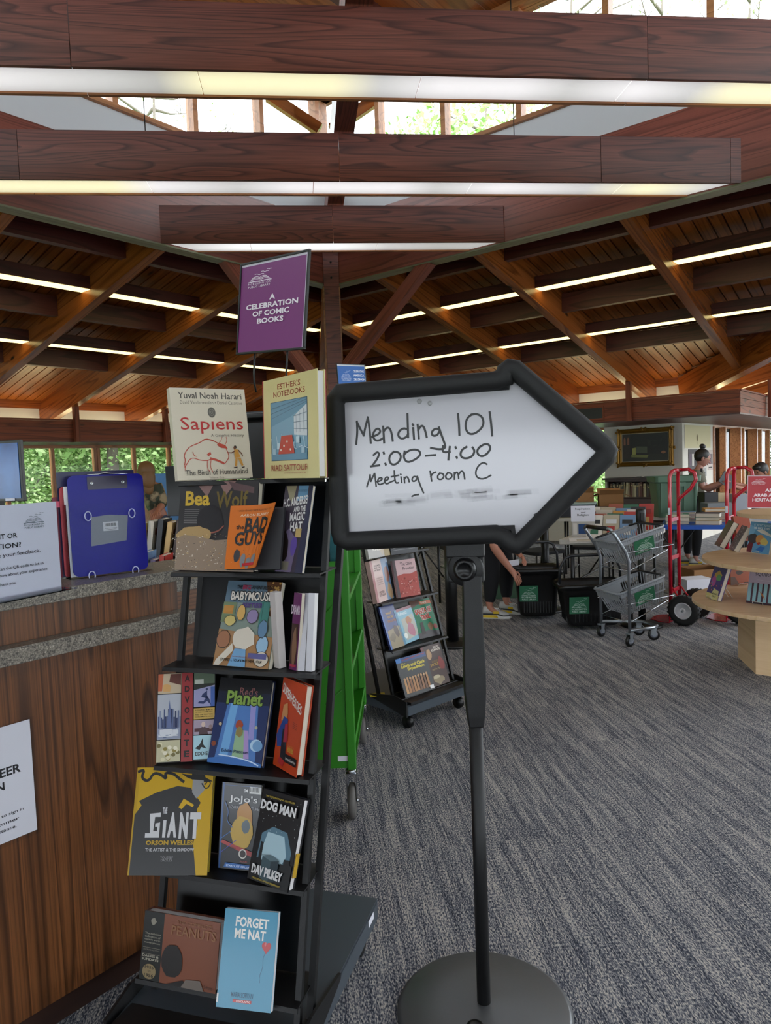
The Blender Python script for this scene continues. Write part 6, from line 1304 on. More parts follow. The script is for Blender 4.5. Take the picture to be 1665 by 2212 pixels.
o = MB().box((0, 0, .12), (.28, .22, .24)).build('storage_box', WHITEP, loc=(3.12, 7.35, 0), rz=.1, label='white box on the floor behind the first red hand truck', cat='box')
# green lidded tub
gt = thing('storage_tub', 'large sage green plastic tub standing behind the red hand truck', 'tub', (3.55, 8.95, .741), -.10)
L = [(0, rr_poly(-.21, -.17, .21, .17, .04)), (.42, rr_poly(-.25, -.20, .25, .20, .05)), (.43, rr_poly(-.27, -.22, .27, .22, .05)), (.50, rr_poly(-.275, -.225, .275, .225, .05)), (.50, rr_poly(-.25, -.20, .25, .20, .05)), (.02, rr_poly(-.20, -.16, .20, .16, .04))]
vs, fs = shell(L); n = len(L[0][1]); fs.append(tuple(range(n-1, -1, -1))); fs.append(tuple(len(vs)-n+j for j in range(n))); MB().add(vs, fs).build('tub', TUBG, gt, bev=.003)
for x in (-.2, -.07, .07, .2): MB().prism([(-.195, .06), (-.205, .06), (-.225, .42), (-.20, .42)], x-.008, x+.008, 'x').build('rib', TUBG, gt)
MB().box((0, -.228, .40), (.16, .02, .05)).build('grip', TUBG, gt)
gt2 = MB().add(*shell([(0, rr_poly(-.2, -.14, .2, .14, .03)), (.30, rr_poly(-.23, -.17, .23, .17, .03)), (.33, rr_poly(-.24, -.18, .24, .18, .03)), (.33, rr_poly(-.22, -.16, .22, .16, .03)), (.02, rr_poly(-.19, -.13, .19, .13, .03)), (.019, rr_poly(-.01, -.01, .01, .01, .003))])).build('storage_tub', TUBG, loc=(1.28, 8.0, 0), label='pale green tub on the floor behind the bending person', cat='tub')
# dark bookcase with old books
bc = thing('bookcase', 'dark wooden bookcase with a moulded top under the painting', 'bookcase', AB(11.86, 4.75, 0)); bc.matrix_basis = frame(AB(11.86, 4.75, 0), -B, A)
Lb = 1.15
for c, d, nm in (((Lb/2, .17, 1.13), (Lb+.14, .40, .03), 'top'), ((Lb/2, .17, 1.10), (Lb+.06, .36, .03), 'moulding'), ((.012, .17, .55), (.025, .32, 1.08), 'side'), ((Lb-.012, .17, .55), (.025, .32, 1.08), 'side'), ((Lb/2, .32, .55), (Lb, .015, 1.08), 'back'), ((Lb/2, .16, .815), (Lb-.05, .30, .02), 'shelf'), ((Lb/2, .16, .42), (Lb-.05, .30, .02), 'shelf'), ((Lb/2, .16, .06), (Lb-.05, .30, .1), 'plinth'), ((Lb/2, .02, .62), (Lb-.05, .012, .36), 'drawer_front')):
    MB().box(c, d).build(nm, DARKW, bc, bev=.003)
OLD = [('#6c5a44', 'brown'), ('#8a8068', 'tan'), ('#4c4a48', 'charcoal'), ('#9c9278', 'buff'), ('#5a3c34', 'maroon'), ('#47524c', 'grey green'), ('#b0a888', 'cream'), ('#3c3834', 'black'), ('#7c6450', 'leather brown')]
x = .03; i = 0
while x < Lb-.05:
    t = R_.uniform(.016, .038); h = R_.uniform(.19, .245); c, cn = OLD[(i*5+i//3) % 9]; a_ = R_.choice([0, 0, .04, .08, -.03])
    simple_b = bpy.data.objects.new('book', None); COL.objects.link(simple_b); simple_b.matrix_basis = bc.matrix_basis @ (Matrix.Translation((x, .07, .826)) @ Matrix.Rotation(a_, 4, 'Y'))
    tag(simple_b, f'{cn} old volume, {ordw(i)} from the carton end of the bookcase row', 'book', 'old books in the dark bookcase'); MB().box((t/2, .07, h/2), (t, .14, h)).build('cover', cov(c, .6), simple_b); MB().box((t/2, -.0005, h*.8), (t*.8, .001, h*.08)).build('spine_band', cov('#a89868'), simple_b); x += t+.004; i += 1
for k, w in enumerate((.06, .09)): MB().box((.5+.14*k, .12, 1.152), (w, .06, .02)).build('small_box', cov('#4c4a44'), M=bc.matrix_basis, label=['tiny dark tin on top of the bookcase', 'flat dark case on top of the bookcase beside the tin'][k], cat='box')
# painting
PW_, PH_ = .93, .63; pf = bpy.data.objects.new('framed_painting', None); COL.objects.link(pf); pf.matrix_basis = frame(AB(12.245, 4.70, 1.325), -B, V3((0, 0, 1))); tag(pf, 'dark landscape painting in an ornate gilt frame on the white wall', 'painting')
prof = [(0, 0), (.0, .045), (.018, .055), (.035, .04), (.055, .048), (.072, .02), (.085, .015), (.085, 0)]
f = MB()
def frame_ring(d, z): return [(d, d, z), (PW_-d, d, z), (PW_-d, PH_-d, z), (d, PH_-d, z)]
vs = []; 
for d, z in prof: vs += frame_ring(d, z)
f.add(vs, [(i*4+j, i*4+(j+1) % 4, ((i+1) % len(prof))*4+(j+1) % 4, ((i+1) % len(prof))*4+j) for i in range(len(prof)) for j in range(4)])
f.build('gilt_frame', GOLD, pf)
f = MB(); R2 = random.Random(8)
for cx, cy in ((.03, .03), (PW_-.03, .03), (.03, PH_-.03), (PW_-.03, PH_-.03), (PW_/2, .02), (PW_/2, PH_-.02), (.02, PH_/2), (PW_-.02, PH_/2)):
    for k in range(9): f.sphere((cx+R2.uniform(-.045, .045), cy+R2.uniform(-.035, .035), .045+R2.uniform(-.01, .012)), (R2.uniform(.012, .024), R2.uniform(.010, .02), .012), 8, 5)
f.build('carved_ornament', GOLD, pf)
MB().box((PW_/2, PH_/2, .012), (PW_-.16, PH_-.16, .006)).build('canvas', mat('dark canvas', '#15140f', .5), pf)
MB().box((PW_/2, .08, .018), (PW_-.165, .012, .006)).box((PW_/2, PH_-.08, .018), (PW_-.165, .012, .006)).box((.08, PH_/2, .018), (.012, PH_-.165, .006)).box((PW_-.08, PH_/2, .018), (.012, PH_-.165, .006)).build('inner_slip', cov('#8a7c5c'), pf)
a = Art(PW_-.17, PH_-.17, '#17160f'); a.poly([(0, 0), (1, 0), (1, .22), (.6, .26), (.3, .2), (0, .18)], '#1f2012'); a.poly([(0, .1), (.16, .1), (.18, .95), (0, 1)], '#2a2018')
for x in (.03, .11): a.poly([(x, .6), (x+.045, .6), (x+.045, .82), (x+.02, .9), (x, .82)], '#7c5038')
a.poly([(.2, .15), (.55, .12), (.58, .22), (.2, .25)], '#6a6e36'); a.poly([(.22, .25), (.3, .25), (.3, .5), (.22, .48)], '#96944c'); a.poly([(.3, .3), (.55, .28), (.55, .52), (.32, .54)], '#464c38'); a.ell(.9, .3, .05, .05, '#8c5c38', 12); a.line([(.5, .55), (.51, .95)], .006, '#10120c')
for k in range(16): R3 = random.Random(k); a.poly(blob(.6+.35*R3.random(), .6+.35*R3.random(), .12, .1, 9, k, .3), R3.choice(['#15170f', '#1c1f16', '#11130e']))
a.build('painted_scene', pf, Matrix.Translation((.085, .085, .016)), m=INK)
# posters on the return wall
for i, (a0_, z0, w, h, c, lab) in enumerate(((12.42, 1.60, 1.5, .38, '#c4b890', 'large cream sheet pinned at the top of the return wall'), (12.6, 1.18, .5, .40, '#3c3236', 'dark photo board pinned below the cream sheet'), (13.2, 1.1, .45, .48, '#8c8a86', 'grey notice pinned in the middle of the return wall'), (13.75, 1.2, .32, .36, '#b8a8a0', 'small pinkish flyer pinned near the cedar fins'))):
    o = MB().box((w/2, h/2, 0), (w, h, .004)).build('pinned_sheet', cov(c, .7), M=frame(AB(a0_, 3.644, z0), A, V3((0, 0, 1))), label=lab, cat='poster')
    aa = Art(w, h); R3 = random.Random(i)
    if i == 0: aa.ell(.45, .45, .03, .16, '#7a6c4c', 14); aa.rect(.445, .15, .455, .3, '#7a6c4c')
    else: [aa.rect(.1+.28*k, .3, .32+.28*k, .8, R3.choice(['#c0b8b0', '#5c4a58', '#241f22', '#a86c6c'])) for k in range(3)]; aa.rect(.1, .1, .8, .16, '#222')
    aa.build('print', o, Matrix.Translation((0, 0, .0025)), m=INKM)
# far clutter behind the woman
for i, (px_, py_, d, w, h, c, nm, lab) in enumerate(((1538, 1075, 9.0, .17, .13, '#141418', 'crate', 'small black crate beside the woman with the bun'), (1563, 1076, 9.0, .12, .13, '#b9a27c', 'carton', 'tan carton next to the small black crate'), (1600, 1076, 8.9, .2, .10, '#8a8c94', 'storage_bin', 'grey translucent bin behind the second hand truck'), (1536, 1096, 8.85, .34, .14, '#6c6e70', 'storage_bin', 'long grey bin of discs below the small black crate'))):
    p = aty(px_, py_, d); zb = .741 if i == 3 else .741+.0; zt = max(p.z+h/2, .80)
    MB().box((0, 0, (zt-zb)/2), (w, .2, zt-zb)).build(nm, cov(c, .5), loc=(p.x, p.y+(.12 if i < 3 else -.18), zb), label=lab, cat='box', bev=.004)

# =====================================================================================
# LEFT BACKGROUND: screens, boxes of books behind the counter
# =====================================================================================
def monitor(name, lab, P, rz, w, h, screen, stand_h, back=False):
    t = thing(name, lab, 'monitor', P, rz)
    MB().box((0, 0, stand_h+h/2), (w, .02, h)).build('bezel', BLACKP, t, bev=.003)
    if screen: MB().box((0, -.0115, stand_h+h/2), (w-.03, .002, h-.03)).build('screen', screen, t); MB().box((w*.30, -.0125, stand_h+.010), (.06, .002, .012)).build('badge', WHITEP, t)
    else: MB().box((0, -.014, stand_h+h/2), (w*.6, .012, h*.5)).build('rear_hump', BLACKP, t)
    MB().box((0, .03, stand_h/2+.05), (.05, .03, stand_h+.1)).build('neck', BLACKM, t); MB().box((0, .02, .006), (.22, .18, .012)).build('foot', BLACKM, t)
scr = mat('blue lit screen', '#0c2c5a', .2, emit='#2a5c9c', es=.55); g = NG(scr); nn_ = g.noise(g.coord((5, 5, 5), False), 1, 3); g.l(g.ramp(nn_, [(.35, '#0a1f40'), (.5, '#1f4f8c'), (.65, '#2c66a8')]), g.p.inputs['Emission Color'])
dk_ = thing('work_desk', 'pale staff desk behind the counter carrying the screens', 'desk', (-2.1, 3.9, 0), .6)
MB().box((0, 0, 1.03), (1.3, .6, .03)).build('desktop', TABLEW, dk_); [MB().box((x, y, .507), (.04, .04, 1.015)).build('leg', BLACKM, dk_) for x in (-.6, .6) for y in (-.25, .25)]
p = aty(24, 1083, 3.6); monitor('monitor', 'monitor with a lit deep blue screen, cut by the picture edge above the feedback sign', (p.x-.10, 3.62, 1.045), -.35, .42, .30, scr, max(p.z-1.045, .1))
p = aty(122, 1105, 4.3); 
dk2 = thing('work_desk', 'second staff desk seen between the clipboards and the windows', 'desk', (-2.0, 4.75, 0), .2); MB().box((0, 0, 1.03), (1.1, .5, .03)).build('desktop', TABLEW, dk2); [MB().box((x, y, .507), (.04, .04, 1.015)).build('leg', BLACKM, dk2) for x in (-.5, .5) for y in (-.2, .2)]
monitor('monitor', 'slate grey monitor back between the blue screen and the clipboards', (p.x+.04, 4.72, 1.045), .15, .20, .19, None, .17)
MATS['black plastic']
p = aty(371, 1120, 4.6); dk3 = thing('work_desk', 'desk with a tall black screen beside the cream book', 'desk', (p.x+.1, 4.75, 0), -.1); MB().box((0, 0, .99), (.9, .5, .03)).build('desktop', TABLEW, dk3); [MB().box((x, y, .487), (.04, .04, .975)).build('leg', BLACKM, dk3) for x in (-.4, .4) for y in (-.2, .2)]
monitor('monitor', 'tall black monitor back just left of the cream book with red title', (p.x+.12, 4.66, 1.005), -.1, .33, .32, None, .22)
# low shelf, boxes and books below
lowc = thing('low_bookcase', 'low orange-brown wooden unit behind the counter holding boxes of books', 'bookcase', (-1.26, 3.75, 0), .03)
MB().box((0, 0, .46), (.62, .45, .92)).build('body', FASCIA, lowc); MB().box((0, -.23, .93), (.64, .02, .06)).build('front_lip', FASCIA, lowc)
bx = carton((-1.22, 3.72, .922), .24, .2, .10, .0, 'cardboard box printed with two up arrows, on the low wooden unit', False)
a = Art(.24, .10); [(a.line([(.5+.2*k, .3), (.5+.2*k, .75)], .005, '#3a2a1c'), a.poly([(.45+.2*k, .62), (.55+.2*k, .62), (.5+.2*k, .85)], '#3a2a1c')) for k in range(2)]; a.line([(.42, .2), (.78, .2)], .004, '#3a2a1c'); a.build('print', bx, frame(V3((-.12, -.1035, 0)), (1, 0, 0), (0, 0, 1)))
for i in range(5): simple_book(frame(V3((-1.33+.045*i, 3.70, .93)), (.0, 1, 0), (.10, 0, 1)), .15, .13+.02*(i % 3), .03, PALC[(i*4) % 15], f'{CN_[PALC[(i*4) % 15]]} book standing in the arrow-printed cardboard box', 'books in the arrow box')
for i in range(6): simple_book(frame(V3((-1.40+.05*i, 4.15, 1.02)), (0, 1, 0), (.12+.02*i, 0, 1)), .16, .20+.01*(i % 3), .035, ['#c98f2a', '#c8bfae', '#20242c', '#cfa96a', '#4a3a34', '#d8d4cc'][i], f'{["ochre", "tan", "black", "sand", "dark brown", "off-white"][i]} leaning book in the row above the arrow-printed box', 'leaning books behind the counter')
bs_ = thing('book_bin', 'plain shelf top behind the arrow-printed box, holding leaning books', 'shelf', (-1.24, 4.2, 0)); MB().box((0, 0, .505), (.7, .3, 1.01)).build('body', TOTE, bs_)
for i in range(5): simple_book(frame(V3((-1.68+.06*i, 4.0, .80)), (1, .1, 0), (.0, .2, 1)), .12, .2, .03, PALC[(i*2+1) % 15], f'{CN_[PALC[(i*2+1) % 15]]} book facing out beside the clipboards behind the counter', 'books behind the clipboards')
MB().box((0, 0, .395), (.5, .4, .79)).build('book_bin', CARD, loc=(-1.55, 4.15, 0), label='cardboard coloured bin of books behind the clipboards', cat='bin')
# blue divider by the blonde person
MB().box((0, 0, .75), (.5, .04, 1.5)).build('screen_panel', mat('blue fabric panel', '#5c8cc0', .9), loc=(-2.65, 8.9, 0), label='light blue fabric panel beyond the blonde person', cat='panel')
# chairs near the far tables (black frames)
def chair(P, rz, lab):
    t = thing('chair', lab, 'chair', P, rz, 'black chairs by the sale tables')
    MB().prism(rr_poly(-.22, -.21, .22, .21, .05), .43, .47).build('seat', CLOTHB, t, bev=.01); MB().prism(rr_poly(-.20, .58, .20, .86, .05), .20, .225, 'y').build('backrest', CLOTHB, t, bev=.008)
    for x in (-.20, .20):
        MB().tube([(x, -.18, 0), (x, -.18, .44)], .011, 8).build('leg', BLACKM, t); MB().tube([(x, .24, 0), (x, .19, .44), (x, .22, .70)], .011, 8).build('leg', BLACKM, t)
    MB().tube([(-.2, -.18, .2), (-.2, .21, .2)], .008, 6).build('stretcher', BLACKM, t)
    MB().tube([(.2, -.18, .2), (.2, .21, .2)], .008, 6).build('stretcher', BLACKM, t)
chair((1.75, 8.3, 0), .5, 'black chair beyond the first rolling basket'); chair((2.45, 8.6, 0), -.4, 'black chair beyond the white sale table'); chair((.9, 9.0, 0), .2, 'black chair behind the legs of the bending person')

# =====================================================================================
# PEOPLE
# =====================================================================================
def skinned(name, nodes, edges, m, parent, extra=None, sub=2):
    """nodes {k: (pos, radius)}; edges [(k, k)]; grows one continuous surface"""
    ks = list(nodes); ix = {k: i for i, k in enumerate(ks)}; me = bpy.data.meshes.new(name); me.from_pydata([tuple(nodes[k][0]) for k in ks], [(ix[a], ix[b]) for a, b in edges], [])
    o = bpy.data.objects.new(name, me); COL.objects.link(o); sk = o.modifiers.new('skin', 'SKIN'); sk.use_smooth_shade = True
    for i, k in enumerate(ks):
        r = nodes[k][1]; me.skin_vertices[0].data[i].radius = r if isinstance(r, tuple) else (r, r)
    me.skin_vertices[0].data[0].use_root = True
    ss = o.modifiers.new('sub', 'SUBSURF'); ss.levels = sub; ss.render_levels = sub
    dg = bpy.context.evaluated_depsgraph_get(); nm = bpy.data.meshes.new_from_object(o.evaluated_get(dg)); o.modifiers.clear(); o.data = nm; bpy.data.meshes.remove(me)
    nm.materials.clear(); nm.materials.append(m); nm.polygons.foreach_set('use_smooth', [True]*len(nm.polygons))
    if extra is not None:
        b = bmesh.new(); b.from_mesh(nm); 
        vs = [b.verts.new(v) for v in extra.v]
        for f, mi in zip(extra.f, extra.m):
            try: q = b.faces.new([vs[i] for i in f]); q.smooth = True; q.material_index = mi
            except ValueError: pass
        b.to_mesh(nm); b.free()
    o.parent = parent; return o
EYE_M = mat('eye dark', '#1a1210', .2); LIP = mat('lips', '#8e4a44', .5)
def head_mesh(c, face, up, s=1.0):
    """head about c looking along face: skull, jaw, nose, ears, eyes, lips"""
    face = V3(face).normalized(); up = V3(up).normalized(); R = up.cross(face).normalized(); up = face.cross(R)
    M = Matrix(((R.x, face.x, up.x, c[0]), (R.y, face.y, up.y, c[1]), (R.z, face.z, up.z, c[2]), (0, 0, 0, 1))) @ Matrix.Scale(s, 4)
    mb = MB(); t = MB().sphere((0, 0, 0), 1, 20, 14)
    vs = []
    for v in t.v:
        x, y, z = v; X, Y, Z = x*.075, y*.095, z*.112
        if z < 0: k = 1+z*.38; X *= k; Y *= (1+z*.30); Y += -z*.018
        if z < -.5 and y > 0: Y += .008
        if z > -.6 and z < .1 and y > .8: Y += .002
        vs.append(V3((X, Y, Z)))
    mb.add([M @ v for v in vs], t.f, 0, True)
    def sub(pts, fs, mi=0): mb.add([M @ V3(p) for p in pts], fs, mi, True)
    sub([(0, .094, .012), (-.012, .094, -.026), (.012, .094, -.026), (0, .120, -.022), (0, .098, -.034)], [(0, 1, 3), (0, 3, 2), (1, 4, 3), (2, 3, 4)])
    for sg in (-1, 1):
        q = MB().sphere((sg*.028, .083, .010), (.012, .010, .007), 8, 6); mb.add([M @ v for v in q.v], q.f, 1, True)
        q = MB().sphere((sg*.076, -.004, -.008), (.010, .018, .030), 8, 6); mb.add([M @ v for v in q.v], q.f, 0, True)
        q = MB().sphere((sg*.028, .088, .027), (.016, .006, .003), 8, 4); mb.add([M @ v for v in q.v], q.f, 1, True)
    q = MB().sphere((0, .090, -.053), (.020, .008, .006), 8, 5); mb.add([M @ v for v in q.v], q.f, 2, True)
    return mb, M
def hand_nodes(N, E, wrist, key, d, nrm, curl=.4, s=1.0, thumb=1):
    """palm and five unequal, bent fingers; d = pointing direction, nrm = back of the hand"""
    d = V3(d).normalized(); nrm = V3(nrm).normalized(); sd = d.cross(nrm).normalized(); w = V3(wrist)
    N[key+'p'] = (w+d*.045*s, (.024*s, .014*s)); E.append((key, key+'p'))
    for i, (off, ln) in enumerate(((-.028, .062), (-.010, .075), (.009, .080), (.027, .072))):
        kk = key+'f%d' % i; base = w+d*.085*s+sd*off*s
        N[kk+'a'] = (base, .0098*s); N[kk+'b'] = (base+(d*math.cos(curl)-nrm*math.sin(curl))*ln*.5*s, .0088*s); N[kk+'c'] = (base+(d*math.cos(curl)-nrm*math.sin(curl))*ln*.5*s+(d*math.cos(curl*2.2)-nrm*math.sin(curl*2.2))*ln*.5*s, .0072*s)
        E += [(key+'p', kk+'a'), (kk+'a', kk+'b'), (kk+'b', kk+'c')]
    b = w+d*.030*s+sd*.026*s*thumb; N[key+'ta'] = (b, .0125*s); N[key+'tb'] = (b+(d*.7+sd*thumb*.7)*.034*s-nrm*.008*s, .0105*s); N[key+'tc'] = (b+(d*.9+sd*thumb*.35)*.064*s-nrm*.018*s, .0085*s)
    E += [(key+'p', key+'ta'), (key+'ta', key+'tb'), (key+'tb', key+'tc')]
def person(label, J, facing, headdir, legk=1.0, skin=SKIN, top=CLOTHB, legs=CLOTHB, hair=None, sleeve=1.0, hands=None, up=(0, 0, 1), shoes=None, sc=1.0):
    """J: joints pelvis, chest, neck, head, lsh, lel, lwr, rsh, rel, rwr, lhip, lkn, lan, rhip, rkn, ran"""
    J = {k: V3(v) for k, v in J.items()}; t = thing('person', label, 'person', (J['lan'].x, J['lan'].y, 0)); t.location = (0, 0, 0)
    N = {'pelvis': (J['pelvis'], (.13*sc, .10*sc)), 'waist': ((J['pelvis']+J['chest'])/2, (.12*sc, .09*sc)), 'chest': (J['chest'], (.15*sc, .105*sc)), 'neck': (J['neck'], .052*sc), 'throat': ((J['neck']*.45+J['head']*.55), .048*sc)}
    E = [('pelvis', 'waist'), ('waist', 'chest'), ('chest', 'neck'), ('neck', 'throat')]
    for s in 'lr':
        N[s+'sh'] = (J[s+'sh'], .056*sc); N[s+'um'] = ((J[s+'sh']+J[s+'el'])/2, .049*sc); N[s+'el'] = (J[s+'el'], .041*sc); N[s+'fm'] = (J[s+'el']*.6+J[s+'wr']*.4, .042*sc); N[s+'wr'] = (J[s+'wr'], .027*sc)
        E += [('chest', s+'sh'), (s+'sh', s+'um'), (s+'um', s+'el'), (s+'el', s+'fm'), (s+'fm', s+'wr')]
        N[s+'hip'] = (J[s+'hip'], .088*sc*legk); N[s+'th'] = ((J[s+'hip']+J[s+'kn'])/2, .078*sc*legk); N[s+'kn'] = (J[s+'kn'], .056*sc*legk); N[s+'cf'] = (J[s+'kn']*.68+J[s+'an']*.32, .056*sc*legk); N[s+'an'] = (J[s+'an'], .034*sc)
        fd = V3(facing).normalized(); N[s+'ft'] = (J[s+'an']+fd*.12-V3((0, 0, J[s+'an'].z-.035)), (.034, .026))
        E += [('pelvis', s+'hip'), (s+'hip', s+'th'), (s+'th', s+'kn'), (s+'kn', s+'cf'), (s+'cf', s+'an'), (s+'an', s+'ft')]
    for s in 'lr':
        d, nr, cu = (hands or {}).get(s, (J[s+'wr']-J[s+'el'], (0, 0, 1), .35)); hand_nodes(N, E, J[s+'wr']+V3(d).normalized()*.0, s+'wr', d, nr, cu, sc, 1 if s == 'l' else -1)
    hm, HM = head_mesh(J['head'], headdir, up, sc)
    body = skinned('body', N, E, skin, t, hm); body.data.materials.append(EYE_M); body.data.materials.append(LIP)
    # clothes: the same limbs, a little fuller
    def grow(keys, r): return {k: (N[k][0], tuple(q+r for q in N[k][1]) if isinstance(N[k][1], tuple) else N[k][1]+r) for k in keys}
    ks = ['chest', 'waist', 'pelvis', 'neckb', 'lsh', 'rsh', 'lum', 'rum']; Nt = grow([k for k in ks if k in N], .018); Nt['neckb'] = (J['chest']*.35+J['neck']*.65, .075*sc)
    Et = [('chest', 'waist'), ('waist', 'pelvis'), ('chest', 'neckb')]
    for s in 'lr':
        Et += [('chest', s+'sh'), (s+'sh', s+'um')]
        if sleeve > 1: Nt.update(grow([s+'el', s+'fm'], .014)); Et += [(s+'um', s+'el'), (s+'el', s+'fm')]
        else:
            e = N[s+'um'][0].lerp(N[s+'el'][0], .35); Nt[s+'cuff'] = (e, .060*sc); Et.append((s+'um', s+'cuff'))
    skinned('shirt', Nt, Et, top, t)
    kl = ['pelvis']+[s+k for s in 'lr' for k in ('hip', 'th', 'kn', 'cf')]; Nl = grow(kl, .012)
    for s in 'lr': Nl[s+'hem'] = (N[s+'cf'][0].lerp(N[s+'an'][0], .88), .048*sc)
    El = []
    for s in 'lr': El += [('pelvis', s+'hip'), (s+'hip', s+'th'), (s+'th', s+'kn'), (s+'kn', s+'cf'), (s+'cf', s+'hem')]
    skinned('trousers', Nl, El, legs, t)
    if hair: hair(t, HM)
    return t, J, HM
def shoe(t, an, fd, nm, white=True):
    """running shoe: midsole, upper, tongue, laces"""
    fd = V3(fd).normalized(); M = frame(V3((an[0], an[1], 0)), fd, V3((0, 0, 1)).cross(fd))
    def sole(z, k): return [(-.085*k, -.030*k, z), (-.085*k, .030*k, z), (-.03, .032*k, z), (.06, .036*k, z), (.13*k, .046*k, z), (.185*k, .030*k, z), (.195*k, 0, z), (.185*k, -.030*k, z), (.13*k, -.046*k, z), (.06, -.036*k, z), (-.03, -.032*k, z)]
    def stackr(Ls):
        vs = [p for L_ in Ls for p in L_]; n = len(Ls[0]); fs = [(i*n+j, i*n+(j+1) % n, (i+1)*n+(j+1) % n, (i+1)*n+j) for i in range(len(Ls)-1) for j in range(n)]+[tuple(range(n-1, -1, -1)), tuple((len(Ls)-1)*n+j for j in range(n))]; return vs, [tuple(reversed(f)) for f in fs]
    o = bpy.data.objects.new('shoe', None); COL.objects.link(o); o.parent = t
    MB().add(*stackr([sole(.0, .96), sole(.012, 1.0)]), M=M).build('outsole', cov('#b9b9b4', .6), o)
    heel = [(x, y, z) for x, y, z in sole(.012, 1.01)]
    MB().add(*stackr([[(x if x < .02 else .02+(x-.02)*.35, y, z) for x, y, z in sole(.012, 1.01)], [(x if x < .02 else .02+(x-.02)*.25, y, .034) for x, y, z in sole(.034, 1.0)]]), M=M).build('yellow_heel_block', cov('#c9a81c', .5), o)
    MB().add(*stackr([sole(.012, .99), [(x, y, .036 if x < .1 else .024) for x, y, z in sole(0, .97)]]), M=M).build('midsole', cov('#c2c2bf', .5), o)
    up = [[(x, y, .036 if x < .1 else .024) for x, y, z in sole(0, .95)], [(x, y, .052 if x < .1 else .034) for x, y, z in sole(0, .93)]]
    MB().add(*stackr(up), M=M).build('dark_band', cov('#1c1d20', .5), o)
    up2 = [[(x, y, .050 if x < .1 else .033) for x, y, z in sole(0, .92)], [(x*.96, y*.85, .085 if x < .04 else (.075 if x < .08 else .050)) for x, y, z in sole(0, .9)], [(min(x, .05)*.9 if x > .05 else x*.92, y*.62, .115 if x < .0 else .100) for x, y, z in sole(0, .9)]]
    MB().add(*stackr(up2), 0, True, M=M).build('upper', cov('#b4b3b0', .6), o)
    MB().box((.055, 0, .098), (.05, .045, .012), M=M).build('tongue', cov('#c6c4bf', .7), o)
    lc = MB(); [lc.tube([(.045+.018*k, -.026, .098-.006*k), (.055+.018*k, .026, .100-.006*k)], .003, 5, M=M) for k in range(4)]; lc.tube([(.04, -.02, .104), (.03, -.045, .115), (.05, -.05, .095)], .0025, 5, M=M); lc.build('laces', cov('#cfceca', .7), o)
    MB().box((.05, -.043, .062), (.05, .004, .022), M=M).build('yellow_patch', cov('#c9a81c', .5), o)
# 1. bending person in black by the rolling baskets
F1 = V3((.95, -.28, 0)).normalized()
J1 = dict(pelvis=(1.00, 7.08, .86), chest=(1.24, 6.96, .88), neck=(1.36, 6.92, 1.00), head=(1.43, 6.90, 1.12), lsh=(1.26, 7.10, .98), lel=(1.17, 7.05, .72), lwr=(1.245, 6.83, .615), rsh=(1.17, 6.82, .96), rel=(.985, 6.76, .72), rwr=(1.145, 6.68, .485),
          lhip=(1.08, 7.18, .84), lkn=(1.17, 7.16, .47), lan=(1.16, 7.10, .10), rhip=(.97, 6.98, .84), rkn=(1.00, 6.92, .48), ran=(.96, 6.90, .10))
def hair1(t, M):
    MB().sphere((0, -.018, .030), (.088, .098, .100), 16, 10, M=M).sphere((0, -.11, .06), .04, 12, 8, M=M).build('hair', HAIRD, t)
t1, J1v, _ = person('person in black shirt and leggings bending over the rolling baskets, holding a white card', J1, F1, (.8, -.2, -.6), 1.3, hair=hair1, hands={'r': ((.50, -.25, -.75), (.3, -.8, .35), .30), 'l': ((.30, -.75, -.35), (.6, .2, .7), .45)})
shoe(t1, (.975, 6.90), (.97, -.22, 0), 'near'); shoe(t1, (1.165, 7.10), (.85, -.5, 0), 'far')
p = aty(1109, 1216, 6.72); MB().box((0, 0, 0), (.105, .004, .060)).build('white_card', WHITEP, M=frame(p, (1, .15, .10), (.05, -.3, 1)) @ Matrix.Rotation(PI/2, 4, 'X') , label='small white card held over the rolling basket', cat='card')
MB().box((0, 0, 0), (.12, .10, .012)).build('handset', BLACKP, M=frame(p+V3((.0, .03, -.035)), (1, .15, .05), (0, 1, .2)), label='flat black device held under the white card', cat='device', bev=.003)
# 2. woman with a bun
def at2(x, y, d): return aty(x, y, d)
F2 = V3((.9, -.25, 0))
J2 = dict(pelvis=(4.12, 9.75, .86), chest=at2(1506, 1034, 9.62), neck=at2(1509, 1014, 9.60), head=at2(1517, 990, 9.58), lsh=at2(1503, 1023, 9.78), lel=at2(1528, 1058, 9.72), lwr=at2(1556, 1046, 9.45), rsh=at2(1506, 1024, 9.46), rel=at2(1520, 1056, 9.40), rwr=at2(1553, 1044, 9.28),
          lhip=(4.10, 9.86, .84), lkn=(4.12, 9.87, .46), lan=(4.10, 9.88, .09), rhip=(4.10, 9.66, .84), rkn=(4.14, 9.64, .46), ran=(4.10, 9.62, .09))
def hair2(t, M):
    MB().sphere((0, -.020, .028), (.084, .098, .098), 18, 12, M=M).sphere((0, -.060, .145), (.040, .040, .034), 12, 8, M=M).sphere((.0, -.05, .12), (.03, .03, .03), 10, 6, M=M).build('hair_bun', HAIRD, t)
    MB().tube([(-.079, .0, .012), (-.06, .07, .016), (-.045, .098, .012), (.045, .098, .012), (.06, .07, .016), (.079, .0, .012)], .0025, 5, M=M).build('glasses', cov('#c9b98c', .2), t)
t2, _, _ = person('woman with a dark hair bun and olive T-shirt looking down at something in her hands', J2, F2, (.93, -.25, -.42), top=CLOTHO, hair=hair2, legs=CLOTHB, skin=mat('fair skin', '#a9786a', .5))
shoe(t2, (4.10, 9.62), (.9, -.25, 0), 'near'); shoe(t2, (4.10, 9.88), (.9, -.25, 0), 'far')
